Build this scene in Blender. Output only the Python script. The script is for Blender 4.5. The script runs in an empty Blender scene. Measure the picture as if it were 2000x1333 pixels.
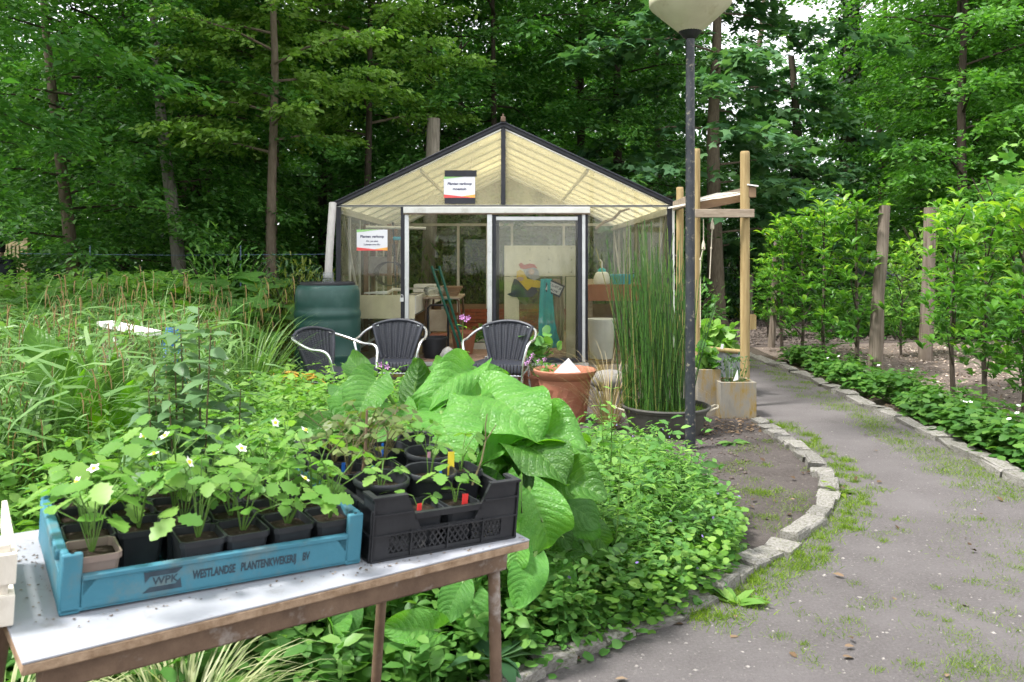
import bpy, math, random
import numpy as np
from mathutils import Vector, Matrix
random.seed(7); rng = np.random.default_rng(7)
SC = bpy.context.scene; COL = SC.collection
PI = math.pi

# ---------------------------------------------------------------- camera
F, CZ, HY = 1600.0, 1.48, 508.0            # focal length (photo pixels), eye height, horizon row
cam_d = bpy.data.cameras.new('camera'); cam = bpy.data.objects.new('camera', cam_d); COL.objects.link(cam)
cam.location = (0, 0, CZ); cam.rotation_euler = (PI/2, 0, 0)
cam_d.sensor_width = 36; cam_d.lens = 36*F/2000; cam_d.shift_y = -(666.5-HY)/2000
cam_d.clip_start = 0.05; cam_d.clip_end = 1000
cam_d.dof.use_dof = True; cam_d.dof.focus_distance = 8.5; cam_d.dof.aperture_fstop = 9.0
SC.camera = cam

# ---------------------------------------------------------------- sky and sun: bright high cloud
SUN_EL, SUN_AZ = math.radians(60), math.radians(-112)      # azimuth measured from +Y (straight ahead) towards +X
W = bpy.data.worlds.new('World'); SC.world = W; W.use_nodes = True
nt = W.node_tree; nt.nodes.clear()
sky = nt.nodes.new('ShaderNodeTexSky'); sky.sky_type = 'NISHITA'; sky.sun_disc = False
sky.sun_elevation = SUN_EL; sky.sun_rotation = SUN_AZ; sky.dust_density = 3.0; sky.ozone_density = 1.0
cl = nt.nodes.new('ShaderNodeTexNoise'); cl.inputs['Scale'].default_value = 1.6; cl.inputs['Detail'].default_value = 6
cr = nt.nodes.new('ShaderNodeMapRange'); cr.inputs[1].default_value = 0.3; cr.inputs[2].default_value = 0.7; cr.inputs[3].default_value = 0.72; cr.inputs[4].default_value = 0.97
mx = nt.nodes.new('ShaderNodeMix'); mx.data_type = 'RGBA'; mx.inputs[7].default_value = (12.0, 12.2, 12.6, 1)
bg = nt.nodes.new('ShaderNodeBackground'); bg.inputs[1].default_value = 0.108
wo = nt.nodes.new('ShaderNodeOutputWorld')
nt.links.new(cl.outputs[0], cr.inputs[0]); nt.links.new(cr.outputs[0], mx.inputs[0]); nt.links.new(sky.outputs[0], mx.inputs[6])
nt.links.new(mx.outputs[2], bg.inputs[0]); nt.links.new(bg.outputs[0], wo.inputs[0])
sl = bpy.data.lights.new('sun', 'SUN'); sl.energy = 4.3; sl.angle = math.radians(10); sl.color = (1, 0.975, 0.93)
so = bpy.data.objects.new('sun', sl); COL.objects.link(so)
sd = Vector((math.sin(SUN_AZ)*math.cos(SUN_EL), math.cos(SUN_AZ)*math.cos(SUN_EL), math.sin(SUN_EL)))
so.rotation_euler = sd.to_track_quat('Z', 'Y').to_euler(); so.location = (0, 0, 30)
SC.view_settings.view_transform = 'Standard'; SC.view_settings.look = 'None'; SC.view_settings.gamma = 1
SC.view_settings.use_curve_mapping = False; SC.view_settings.exposure = 0.8
SC.render.engine = 'CYCLES'
cy = SC.cycles; cy.max_bounces = 6; cy.transparent_max_bounces = 14; cy.diffuse_bounces = 3; cy.glossy_bounces = 3
cy.transmission_bounces = 6; cy.use_denoising = True; cy.caustics_reflective = False; cy.caustics_refractive = False
cy.sample_clamp_indirect = 6; cy.use_adaptive_sampling = True; cy.adaptive_threshold = 0.04

# ---------------------------------------------------------------- placing helpers
def at(px, py, Y): return Vector(((px-1000)/F*Y, Y, CZ+(HY-py)/F*Y))      # photo pixel at a known distance
def gnd(px, py, z=0.0):
    Y = (CZ-z)*F/(py-HY); return Vector(((px-1000)/F*Y, Y, z))
def norm(a): return a/np.maximum(np.linalg.norm(a, axis=-1, keepdims=True), 1e-9)
def rot2(a): return Matrix.Rotation(a, 3, 'Z')
def sm(t): return t*t*(3-2*t)

ORG = {}
def tag(o, label=None, cat=None, group=None, kind=None):
    if label: o['label'] = label
    if cat: o['category'] = cat
    if group: o['group'] = group
    if kind: o['kind'] = kind
    return o
def thing(name, label, cat, loc=(0, 0, 0), rotz=0, group=None, local=False):
    o = bpy.data.objects.new(name, None); COL.objects.link(o); o.empty_display_size = 0.1
    o.location = loc; o.rotation_euler = (0, 0, rotz)
    ORG[o] = Vector((0, 0, 0)) if local else Vector(loc)
    return tag(o, label, cat, group)
def mobj(name, me, parent=None):
    o = bpy.data.objects.new(name, me); COL.objects.link(o)
    if parent: o.parent = parent; ORG[o] = ORG.get(parent, Vector((0, 0, 0)))
    else: ORG[o] = Vector((0, 0, 0))
    return o
def copy_tree(o, parent=None):
    c = o.copy(); COL.objects.link(c); c.parent = parent
    for ch in o.children: copy_tree(ch, c)
    return c

class MB:
    """collects shapes, build() links them as one mesh object"""
    def __init__(s): s.v = []; s.f = []
    def add(s, vs, fs):
        o = len(s.v); s.v += [tuple(v) for v in vs]; s.f += [tuple(i+o for i in f) for f in fs]; return s
    def box(s, c, d, M=None):
        c = Vector(c); x, y, z = d[0]/2, d[1]/2, d[2]/2
        vs = [Vector(p) for p in ((-x,-y,-z),(x,-y,-z),(x,y,-z),(-x,y,-z),(-x,-y,z),(x,-y,z),(x,y,z),(-x,y,z))]
        if M is not None: vs = [M @ p for p in vs]
        return s.add([c+p for p in vs], [(0,3,2,1),(4,5,6,7),(0,1,5,4),(1,2,6,5),(2,3,7,6),(3,0,4,7)])
    def bx(s, x0, x1, y0, y1, z0, z1): return s.box(((x0+x1)/2,(y0+y1)/2,(z0+z1)/2),(abs(x1-x0),abs(y1-y0),abs(z1-z0)))
    def beam(s, p, q, w, h, up=(0, 0, 1)):
        p, q = Vector(p), Vector(q); d = q-p; L = d.length; d.normalize(); up = Vector(up)
        if abs(d.dot(up)) > .98: up = Vector((0, 1, 0))
        y = up.cross(d).normalized(); z = d.cross(y)
        M = Matrix((d, y, z)).transposed(); return s.box((p+q)/2, (L, w, h), M)
    def tube(s, pts, r, n=8, cap=True):
        pts = [Vector(p) for p in pts]; k = len(pts); rs = r if isinstance(r, (list, tuple)) else [r]*k
        vs, fs = [], []; prev = None
        for i, p in enumerate(pts):
            t = (pts[min(i+1, k-1)]-pts[max(i-1, 0)]).normalized()
            if prev is None:
                a = Vector((1, 0, 0)) if abs(t.x) < .8 else Vector((0, 1, 0)); u = t.cross(a).normalized()
            else: u = (prev-t*prev.dot(t)).normalized()
            prev = u; w = t.cross(u)
            vs += [p+(u*math.cos(2*PI*j/n)+w*math.sin(2*PI*j/n))*rs[i] for j in range(n)]
        for i in range(k-1):
            for j in range(n): fs.append((i*n+j, i*n+(j+1) % n, (i+1)*n+(j+1) % n, (i+1)*n+j))
        if cap: fs += [tuple(range(n))[::-1], tuple(range((k-1)*n, k*n))]
        return s.add(vs, fs)
    def lathe(s, prof, n=28, c=(0, 0, 0), capb=True, capt=False):
        c = Vector(c); vs = []; fs = []; k = len(prof)
        for r, z in prof: vs += [c+Vector((r*math.cos(2*PI*j/n), r*math.sin(2*PI*j/n), z)) for j in range(n)]
        for i in range(k-1):
            for j in range(n): fs.append((i*n+j, i*n+(j+1) % n, (i+1)*n+(j+1) % n, (i+1)*n+j))
        if capb: fs.append(tuple(range(n))[::-1])
        if capt: fs.append(tuple(range((k-1)*n, k*n)))
        return s.add(vs, fs)
    def slab(s, poly, nvec):
        """a flat polygon given thickness nvec"""
        k = len(poly); nv = Vector(nvec); P = [Vector(p) for p in poly]
        fs = [tuple(range(k))[::-1], tuple(range(k, 2*k))]+[(i, (i+1) % k, k+(i+1) % k, k+i) for i in range(k)]
        return s.add(P+[p+nv for p in P], fs)
    def grid(s, fn, nu, nv, closed_v=False):
        vs = [fn(i/nu, j/nv) for i in range(nu+1) for j in range(nv+(0 if closed_v else 1))]; m = nv+(0 if closed_v else 1)
        fs = []
        for i in range(nu):
            for j in range(nv):
                j2 = (j+1) % m; fs.append((i*m+j, i*m+j2, (i+1)*m+j2, (i+1)*m+j))
        return s.add(vs, fs)
    def mesh(s, name, mat, smooth=True, ang=0.7, off=Vector((0, 0, 0))):
        me = bpy.data.meshes.new(name)
        me.from_pydata([(a-off.x, b-off.y, c-off.z) for a, b, c in s.v], [], s.f); me.update()
        if mat: me.materials.append(mat)
        if smooth: me.shade_smooth(); me.set_sharp_from_angle(angle=ang)
        return me
    def build(s, name, mat, parent=None, smooth=True, ang=0.7, bevel=0, seg=2):
        off = ORG.get(parent, Vector((0, 0, 0))) if parent else Vector((0, 0, 0))
        o = mobj(name, s.mesh(name, mat, smooth, ang, off), parent)
        if bevel:
            b = o.modifiers.new('bevel', 'BEVEL'); b.width = bevel; b.segments = seg; b.limit_method = 'ANGLE'; b.angle_limit = 0.6
        return o

def np_mesh(name, V, T, mat, rnd=None, smooth=False, uv=None):
    """V (n,3), T (m,3) triangles, rnd per-vertex value"""
    me = bpy.data.meshes.new(name); n, m = len(V), len(T)
    me.vertices.add(n); me.loops.add(m*3); me.polygons.add(m)
    me.vertices.foreach_set('co', np.ascontiguousarray(V, dtype=np.float32).ravel())
    me.loops.foreach_set('vertex_index', np.ascontiguousarray(T, dtype=np.int32).ravel())
    me.polygons.foreach_set('loop_start', np.arange(0, m*3, 3, dtype=np.int32))
    if smooth: me.polygons.foreach_set('use_smooth', np.ones(m, dtype=bool))
    me.update(calc_edges=True)
    if rnd is not None:
        a = me.attributes.new('rnd', 'FLOAT', 'POINT'); a.data.foreach_set('value', np.ascontiguousarray(rnd, dtype=np.float32))
    if mat: me.materials.append(mat)
    return me
def T_(vs, fs): return np.array(vs, float), np.array(fs, int)
# leaf templates: x along the leaf, y across, z out of its face
DIAMOND = T_([(0,0,0),(.42,.27,.06),(1,0,-.08),(.42,-.27,.06)], [(0,2,1),(0,3,2)])
OVAL = T_([(0,0,0),(.25,.2,.03),(.62,.24,.03),(1,0,-.14),(.62,-.24,.03),(.25,-.2,.03),(.3,0,.0),(.65,0,-.02)],
          [(0,6,1),(1,6,2),(6,7,2),(7,3,2),(0,5,6),(5,4,6),(6,4,7),(7,4,3)])
LANCE = T_([(0,0,0),(.3,.1,.02),(.65,.08,-.03),(1,0,-.22),(.65,-.08,-.03),(.3,-.1,.02),(.3,0,.0),(.65,0,-.06)],
           [(0,6,1),(1,6,2),(6,7,2),(7,3,2),(0,5,6),(5,4,6),(6,4,7),(7,4,3)])
APPLE = T_([(0,0,0),(.12,0,.02),(.35,.17,.10),(.7,.17,.07),(1.02,0,-.16),(.7,-.17,.07),(.35,-.17,.10),(.38,0,.05),(.72,0,.01)],
           [(0,1,2),(1,7,2),(2,7,3),(7,8,3),(8,4,3),(0,6,1),(1,6,7),(6,5,7),(7,5,8),(8,5,4)])
MAPLE = T_([(0,0,0),(.05,.33,-.02),(.28,.22,.02),(.5,.55,-.05),(.62,.2,.02),(1,0,-.1),(.62,-.2,.02),(.5,-.55,-.05),(.28,-.22,.02),(.05,-.33,-.02),(.35,0,.02)],
           [(0,2,1),(0,10,2),(2,10,4),(2,4,3),(10,5,4),(10,6,5),(6,10,8),(8,7,6),(0,8,10),(0,9,8)])
BLADE = T_([(0,-.5,0),(0,.5,0),(.4,-.42,.0),(.4,.42,0),(.75,-.26,-.07),(.75,.26,-.07),(1,0,-.2)], [(0,2,1),(1,2,3),(2,4,3),(3,4,5),(4,6,5)])
ROUND = T_([(0,0,0),(-.05,.3,.03),(.3,.5,.05),(.75,.42,.02),(1,0,-.05),(.75,-.42,.02),(.3,-.5,.05),(-.05,-.3,.03),(.4,0,-.02)],
           [(0,8,1),(1,8,2),(2,8,3),(3,8,4),(4,8,5),(5,8,6),(6,8,7),(7,8,0)])
def leaf_mesh(name, P, X, N, S, tmpl, mat, rnd=None, width=1.0):
    tv, tf = tmpl; n, k = len(P), len(tv)
    P = np.asarray(P, float); X = norm(np.asarray(X, float)); N = np.asarray(N, float)
    N = N-(N*X).sum(1, keepdims=True)*X; bad = np.linalg.norm(N, axis=1) < 1e-3; N[bad] += (0.3, 0.5, 0.1); N = norm(N)
    Y = np.cross(N, X); S = np.broadcast_to(np.asarray(S, float), (n,)); Wd = np.broadcast_to(np.asarray(width, float), (n,))
    V = P[:, None]+S[:, None, None]*(tv[None, :, 0:1]*X[:, None]+tv[None, :, 1:2]*Wd[:, None, None]*Y[:, None]+tv[None, :, 2:3]*N[:, None])
    T = tf[None]+(np.arange(n)*k)[:, None, None]
    if rnd is None: rnd = rng.random(n)
    return np_mesh(name, V.reshape(-1, 3), T.reshape(-1, 3), mat, np.repeat(rnd, k))
def rv(n, s=1.0): return rng.normal(0, s, (n, 3))
UPV = np.array((0, 0, 1.0))
def in_poly(poly, n):
    """n random points inside a ground polygon"""
    P = np.array(poly, float); lo, hi = P.min(0), P.max(0); out = np.zeros((0, 2))
    while len(out) < n:
        q = lo+(hi-lo)*rng.random((n*2, 2)); c = np.zeros(len(q), bool); j = len(P)-1
        for i in range(len(P)):
            xi, yi, xj, yj = P[i, 0], P[i, 1], P[j, 0], P[j, 1]
            hit = ((yi > q[:, 1]) != (yj > q[:, 1])) & (q[:, 0] < (xj-xi)*(q[:, 1]-yi)/(yj-yi+1e-12)+xi); c ^= hit; j = i
        out = np.vstack((out, q[c]))
    return out[:n]
def text(name, body, size, M, mat, parent, bold=0.0, shear=0.0, align='LEFT', extrude=0.0004, sx=1.0):
    cu = bpy.data.curves.new(name, 'FONT'); cu.body = body; cu.size = size; cu.extrude = extrude; cu.offset = bold; cu.shear = shear
    cu.align_x = align; cu.resolution_u = 3; tmp = bpy.data.objects.new(name, cu); COL.objects.link(tmp); bpy.context.view_layer.update()
    me = bpy.data.meshes.new_from_object(tmp.evaluated_get(bpy.context.evaluated_depsgraph_get())); bpy.data.objects.remove(tmp); me.materials.clear(); me.materials.append(mat); o = bpy.data.objects.new(name, me); COL.objects.link(o); o.parent = parent
    o.matrix_local = M @ Matrix.Diagonal((sx, 1, 1, 1)); return o
# ---------------------------------------------------------------- materials
def nodes(name):
    m = bpy.data.materials.new(name); m.use_nodes = True; t = m.node_tree; t.nodes.clear()
    o = t.nodes.new('ShaderNodeOutputMaterial'); return m, t, o
def N_(t, typ, **kw):
    n = t.nodes.new(typ)
    for k, v in kw.items(): setattr(n, k, v)
    return n
def noise(t, co, scale, detail=4, rough=.6):
    n = N_(t, 'ShaderNodeTexNoise'); n.inputs['Scale'].default_value = scale; n.inputs['Detail'].default_value = detail; n.inputs['Roughness'].default_value = rough
    t.links.new(co, n.inputs['Vector']); return n.outputs[0]
def ramp(t, fac, stops):
    r = N_(t, 'ShaderNodeValToRGB'); e = r.color_ramp.elements
    while len(e) < len(stops): e.new(.5)
    for i, (p, c) in enumerate(stops): e[i].position = p; e[i].color = (*c, 1) if len(c) == 3 else c
    t.links.new(fac, r.inputs[0]); return r.outputs[0]
def mixc(t, fac, a, b, mode='MIX'):
    m = N_(t, 'ShaderNodeMix', data_type='RGBA', blend_type=mode)
    for i, x in ((0, fac), (6, a), (7, b)):
        if isinstance(x, (int, float)): m.inputs[i].default_value = x
        elif isinstance(x, tuple): m.inputs[i].default_value = (*x, 1)
        else: t.links.new(x, m.inputs[i])
    return m.outputs[2]
def mth(t, op, a, b=0.0):
    m = N_(t, 'ShaderNodeMath', operation=op)
    for i, x in ((0, a), (1, b)):
        if isinstance(x, (int, float)): m.inputs[i].default_value = x
        else: t.links.new(x, m.inputs[i])
    return m.outputs[0]
def mp(t, co, scale):
    m = N_(t, 'ShaderNodeMapping'); m.inputs['Scale'].default_value = scale; t.links.new(co, m.inputs[0]); return m.outputs[0]
def bump(t, h, strength, dist=.01):
    b = N_(t, 'ShaderNodeBump'); b.inputs['Strength'].default_value = strength; b.inputs['Distance'].default_value = dist
    t.links.new(h, b.inputs['Height']); return b.outputs[0]
def mk(name, c1, c2=None, scale=8, rough=.6, bmp=.3, bscale=None, metal=0, stretch=(1, 1, 1), dirt=None, dscale=3, dthr=(.5, .7), spec=.4, rand=0.0):
    """noise-mottled surface: c1..c2 by a fine noise, patches of dirt by a coarse one"""
    m, t, o = nodes(name); p = N_(t, 'ShaderNodeBsdfPrincipled'); tc = N_(t, 'ShaderNodeTexCoord'); co = mp(t, tc.outputs['Object'], stretch)
    f = noise(t, co, scale); c2 = c2 or tuple(min(1, x*1.35) for x in c1)
    col = ramp(t, f, [(.3, c1), (.7, c2)])
    if dirt: col = mixc(t, ramp(t, noise(t, co, dscale, 6, .7), [(dthr[0], (0, 0, 0)), (dthr[1], (1, 1, 1))]), col, dirt)
    if rand:
        oi = N_(t, 'ShaderNodeObjectInfo'); mr = N_(t, 'ShaderNodeMapRange'); mr.inputs[3].default_value = 1-rand; mr.inputs[4].default_value = 1+rand
        t.links.new(oi.outputs['Random'], mr.inputs[0]); vm = N_(t, 'ShaderNodeVectorMath', operation='SCALE'); t.links.new(col, vm.inputs[0]); t.links.new(mr.outputs[0], vm.inputs['Scale']); col = vm.outputs[0]
    t.links.new(col, p.inputs['Base Color']); p.inputs['Roughness'].default_value = rough; p.inputs['Metallic'].default_value = metal
    p.inputs['Specular IOR Level'].default_value = spec
    if bmp: t.links.new(bump(t, noise(t, co, bscale or scale*3, 5), bmp, .006), p.inputs['Normal'])
    t.links.new(p.outputs[0], o.inputs[0]); return m
def leafmat(name, dark, mid, lite, trans=.35, rough=.45, spec=.35, objrand=.12, tcol=None):
    m, t, o = nodes(name); at_ = N_(t, 'ShaderNodeAttribute', attribute_name='rnd'); oi = N_(t, 'ShaderNodeObjectInfo')
    col = ramp(t, at_.outputs['Fac'], [(0, dark), (.5, mid), (1, lite)])
    hs = N_(t, 'ShaderNodeHueSaturation'); t.links.new(col, hs.inputs['Color'])
    mr = N_(t, 'ShaderNodeMapRange'); mr.inputs[3].default_value = 1-objrand; mr.inputs[4].default_value = 1+objrand; t.links.new(oi.outputs['Random'], mr.inputs[0]); t.links.new(mr.outputs[0], hs.inputs['Value'])
    col = hs.outputs[0]
    p = N_(t, 'ShaderNodeBsdfPrincipled'); t.links.new(col, p.inputs['Base Color']); p.inputs['Roughness'].default_value = rough; p.inputs['Specular IOR Level'].default_value = spec
    tr = N_(t, 'ShaderNodeBsdfTranslucent'); tc = mixc(t, 1.0, col, tcol or (1.3, 1.45, .6), 'MULTIPLY'); t.links.new(tc, tr.inputs[0])
    mx_ = N_(t, 'ShaderNodeMixShader'); mx_.inputs[0].default_value = trans; t.links.new(p.outputs[0], mx_.inputs[1]); t.links.new(tr.outputs[0], mx_.inputs[2])
    t.links.new(mx_.outputs[0], o.inputs[0]); return m
def veinleaf(name, c, lite, vein, trans=.35, nv=9.0, rough=.38, spec=.45, pucker=.9):
    """large leaf: uv = (along, across -1..1); side veins, puckered blade"""
    m, t, o = nodes(name); uv = N_(t, 'ShaderNodeUVMap'); sp = N_(t, 'ShaderNodeSeparateXYZ'); t.links.new(uv.outputs[0], sp.inputs[0])
    oi = N_(t, 'ShaderNodeObjectInfo'); tc = N_(t, 'ShaderNodeTexCoord')
    av = mth(t, 'ABSOLUTE', mth(t, 'SUBTRACT', mth(t, 'MULTIPLY', sp.outputs[1], 2.0), 1.0))
    ph = mth(t, 'SUBTRACT', mth(t, 'MULTIPLY', sp.outputs[0], nv), mth(t, 'MULTIPLY', mth(t, 'POWER', av, 1.3), 2.6))
    ph = mth(t, 'ADD', ph, mth(t, 'MULTIPLY', noise(t, tc.outputs['Object'], 9, 2), .5))
    tri = mth(t, 'ABSOLUTE', mth(t, 'SUBTRACT', mth(t, 'FRACT', ph), .5))            # 0 on a vein
    side = ramp(t, tri, [(.0, (1, 1, 1)), (.07, (0, 0, 0))]); mid = ramp(t, av, [(.0, (1, 1, 1)), (.035, (0, 0, 0))])
    vm = mth(t, 'MAXIMUM', side, mid)
    vor = N_(t, 'ShaderNodeTexVoronoi'); vor.feature = 'DISTANCE_TO_EDGE'; vor.inputs['Scale'].default_value = 26; t.links.new(tc.outputs['Object'], vor.inputs['Vector'])
    col = ramp(t, noise(t, tc.outputs['Object'], 7, 4), [(.3, c), (.72, lite)])
    vb = N_(t, 'ShaderNodeMapRange'); vb.inputs[3].default_value = .5; vb.inputs[4].default_value = 1.3; t.links.new(oi.outputs['Random'], vb.inputs[0])
    hs = N_(t, 'ShaderNodeHueSaturation'); t.links.new(col, hs.inputs['Color']); t.links.new(vb.outputs[0], hs.inputs['Value']); col = hs.outputs[0]
    col = mixc(t, mth(t, 'MULTIPLY', vm, .38), col, vein)
    h = mth(t, 'ADD', mth(t, 'MULTIPLY', mth(t, 'POWER', tri, .6), 1.0), mth(t, 'MULTIPLY', vor.outputs['Distance'], .9))
    b = bump(t, h, pucker, .012)
    p = N_(t, 'ShaderNodeBsdfPrincipled'); t.links.new(col, p.inputs['Base Color']); p.inputs['Roughness'].default_value = rough; p.inputs['Specular IOR Level'].default_value = spec; t.links.new(b, p.inputs['Normal'])
    tr = N_(t, 'ShaderNodeBsdfTranslucent'); t.links.new(mixc(t, 1.0, col, (1.75, 1.7, .35), 'MULTIPLY'), tr.inputs[0])
    mx_ = N_(t, 'ShaderNodeMixShader'); mx_.inputs[0].default_value = trans; t.links.new(p.outputs[0], mx_.inputs[1]); t.links.new(tr.outputs[0], mx_.inputs[2])
    t.links.new(mx_.outputs[0], o.inputs[0]); return m
def glassmat(name, tint=(.97, .99, .96), dirt=(.45, .43, .27), d0=.04, d1=.3, scale=5, tl_=.55):
    """pane: see-through, a thin reflection, and a film of grime"""
    m, t, o = nodes(name); tc = N_(t, 'ShaderNodeTexCoord'); tr = N_(t, 'ShaderNodeBsdfTransparent'); tr.inputs[0].default_value = (*tint, 1)
    gl = N_(t, 'ShaderNodeBsdfGlossy'); gl.inputs['Roughness'].default_value = .03; fr = N_(t, 'ShaderNodeFresnel'); fr.inputs[0].default_value = 1.45
    m1 = N_(t, 'ShaderNodeMixShader'); t.links.new(fr.outputs[0], m1.inputs[0]); t.links.new(tr.outputs[0], m1.inputs[1]); t.links.new(gl.outputs[0], m1.inputs[2])
    df = N_(t, 'ShaderNodeBsdfDiffuse'); df.inputs[0].default_value = (*dirt, 1); tl = N_(t, 'ShaderNodeBsdfTranslucent'); tl.inputs[0].default_value = (*dirt, 1)
    md = N_(t, 'ShaderNodeMixShader'); md.inputs[0].default_value = tl_; t.links.new(df.outputs[0], md.inputs[1]); t.links.new(tl.outputs[0], md.inputs[2])
    f = ramp(t, noise(t, mp(t, tc.outputs['Object'], (1, 1, .35)), scale, 4, .6), [(.3, (d0,)*3), (.75, (d1,)*3)])
    m2 = N_(t, 'ShaderNodeMixShader'); t.links.new(f, m2.inputs[0]); t.links.new(m1.outputs[0], m2.inputs[1]); t.links.new(md.outputs[0], m2.inputs[2])
    t.links.new(m2.outputs[0], o.inputs[0]); return m
def groundmat(name, a, b, c, s1=2.5, s2=40, bmp=.6, chips=None, chipscale=60, dist=.02):
    m, t, o = nodes(name); p = N_(t, 'ShaderNodeBsdfPrincipled'); tc = N_(t, 'ShaderNodeTexCoord'); co = tc.outputs['Object']
    col = mixc(t, ramp(t, noise(t, co, s1, 6, .65), [(.35, (0, 0, 0)), (.65, (1, 1, 1))]), a, b)
    fine = noise(t, co, s2, 6, .7); col = mixc(t, ramp(t, fine, [(.4, (0, 0, 0)), (.75, (.8, .8, .8))]), col, c)
    if chips:
        v = N_(t, 'ShaderNodeTexVoronoi'); v.inputs['Scale'].default_value = chipscale; t.links.new(co, v.inputs['Vector'])
        col = mixc(t, ramp(t, v.outputs['Color'], [(.86, (0, 0, 0)), (.96, (.6, .6, .6))]), col, chips)
    t.links.new(col, p.inputs['Base Color']); p.inputs['Roughness'].default_value = .93; p.inputs['Specular IOR Level'].default_value = .15
    h = mth(t, 'ADD', fine, mth(t, 'MULTIPLY', noise(t, co, s2*5, 4), .5)); t.links.new(bump(t, h, bmp, dist), p.inputs['Normal'])
    t.links.new(p.outputs[0], o.inputs[0]); return m
def stemmat(name):
    """horsetail stem: green with dark joints at even spacing up the stem"""
    m, t, o = nodes(name); p = N_(t, 'ShaderNodeBsdfPrincipled'); tc = N_(t, 'ShaderNodeTexCoord'); sp = N_(t, 'ShaderNodeSeparateXYZ'); t.links.new(tc.outputs['Object'], sp.inputs[0])
    a = N_(t, 'ShaderNodeAttribute', attribute_name='rnd')
    fr = mth(t, 'FRACT', mth(t, 'ADD', mth(t, 'MULTIPLY', sp.outputs[2], 9.0), mth(t, 'MULTIPLY', a.outputs['Fac'], 7.0)))
    col = ramp(t, a.outputs['Fac'], [(0, (.028, .09, .012)), (.8, (.06, .16, .02)), (.9, (.13, .2, .03)), (1, (.22, .19, .06))])
    col = mixc(t, ramp(t, fr, [(.0, (1, 1, 1)), (.07, (1, 1, 1)), (.09, (0, 0, 0))]), col, (.018, .02, .01))
    t.links.new(col, p.inputs['Base Color']); p.inputs['Roughness'].default_value = .5; t.links.new(p.outputs[0], o.inputs[0]); return m
def barkmat(name, a, b, moss=(.05, .08, .02), mthr=(.58, .78), sc=30):
    return mk(name, a, b, scale=sc, rough=.9, bmp=1.0, bscale=40, stretch=(1, 1, .2), dirt=moss, dscale=2.2, dthr=mthr, spec=.15)
M = {}
M['forest_floor'] = groundmat('forest_floor', (.035, .028, .018), (.05, .05, .022), (.075, .055, .035), 1.2, 25)
M['garden_soil'] = groundmat('garden_soil', (.075, .06, .048), (.055, .044, .034), (.12, .1, .08), 3, 45, .8, (.2, .17, .13), 70)
M['path'] = groundmat('path', (.158, .144, .143), (.108, .097, .095), (.19, .176, .174), 1.7, 75, .9, (.27, .25, .23), 120, .012)
M['yard'] = groundmat('yard', (.088, .076, .072), (.052, .044, .04), (.125, .108, .1), 2.2, 50, .7, (.24, .21, .18), 80, .012)
M['woodchip'] = groundmat('woodchip', (.19, .15, .125), (.13, .1, .083), (.32, .265, .23), 4, 55, .9, (.52, .43, .37), 60)
M['tilled'] = groundmat('tilled', (.1, .08, .072), (.07, .055, .05), (.15, .125, .112), 4, 30, .9, (.28, .25, .22), 50)
M['paving'] = mk('paving', (.23, .14, .1), (.33, .22, .17), 12, .9, .4, rand=.15)
M['kerb'] = mk('kerb', (.17, .16, .148), (.29, .275, .255), 9, .92, .7, 30, dirt=(.085, .09, .045), dscale=8, dthr=(.48, .68), spec=.2, rand=.16)
M['pebble'] = mk('pebble', (.17, .155, .145), (.36, .335, .31), 30, .8, 0)
M['laminate'] = mk('laminate', (.27, .28, .31), (.37, .38, .41), 7, .5, .05, dirt=(.2, .185, .17), dscale=14, dthr=(.54, .8), spec=.4)
M['chipboard'] = mk('chipboard', (.2, .125, .07), (.42, .3, .2), 28, .8, .5, 80, dirt=(.5, .46, .42), dscale=7, dthr=(.6, .75))
M['brown_steel'] = mk('brown_steel', (.1, .062, .04), (.19, .125, .082), 14, .55, .25, 60, dirt=(.34, .31, .28), dscale=10, dthr=(.58, .74))
M['blue_plastic'] = mk('blue_plastic', (.04, .16, .22), (.058, .2, .265), 6, .6, .2, 60, dirt=(.13, .17, .17), dscale=9, dthr=(.5, .74), spec=.3)
M['black_plastic'] = mk('black_plastic', (.012, .013, .016), (.03, .031, .034), 9, .42, .15, 60, dirt=(.1, .095, .085), dscale=12, dthr=(.6, .85))
M['grey_pot'] = mk('grey_pot', (.016, .018, .021), (.032, .035, .04), 12, .4, .1)
M['brown_pot'] = mk('brown_pot', (.2, .15, .125), (.27, .21, .18), 9, .5, .1)
M['print'] = mk('print', (.02, .035, .05), (.035, .06, .08), 40, .6, 0)
M['ink'] = mk('ink', (.03, .03, .09), (.05, .05, .12), 30, .7, 0)
M['compost'] = groundmat('compost', (.05, .035, .025), (.035, .026, .02), (.1, .075, .055), 20, 90, 1.0, (.26, .22, .18), 160)
M['alu'] = mk('alu', (.56, .57, .57), (.7, .71, .7), 6, .38, .1, 40, metal=.75, dirt=(.3, .3, .27), dscale=5, dthr=(.55, .9))
M['chair_alu'] = mk('chair_alu', (.7, .71, .73), (.8, .81, .82), 10, .26, .05, 60, metal=.9)
M['black_frame'] = mk('black_frame', (.012, .013, .019), (.028, .03, .04), 6, .4, .08, 40)
M['white_frame'] = mk('white_frame', (.56, .56, .52), (.7, .7, .66), 5, .5, .1, 30, dirt=(.34, .32, .25), dscale=6, dthr=(.55, .85))
M['glass'] = glassmat('glass', (.985, .99, .975), (.42, .42, .28), .0, .05, 4)
M['grimy_glass'] = glassmat('grimy_glass', (.985, .99, .965), (.5, .49, .33), .01, .1, 4)
M['back_glass'] = glassmat('back_glass', (.97, .98, .93), (.5, .5, .33), .05, .28, 3)
M['yellowed_sheet'] = glassmat('yellowed_sheet', (.98, .96, .86), (.88, .82, .6), .16, .34, 4)
M['roof_sheet'] = glassmat('roof_sheet', (.98, .96, .86), (.96, .9, .7), .5, .72, 2, .85)
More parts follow.
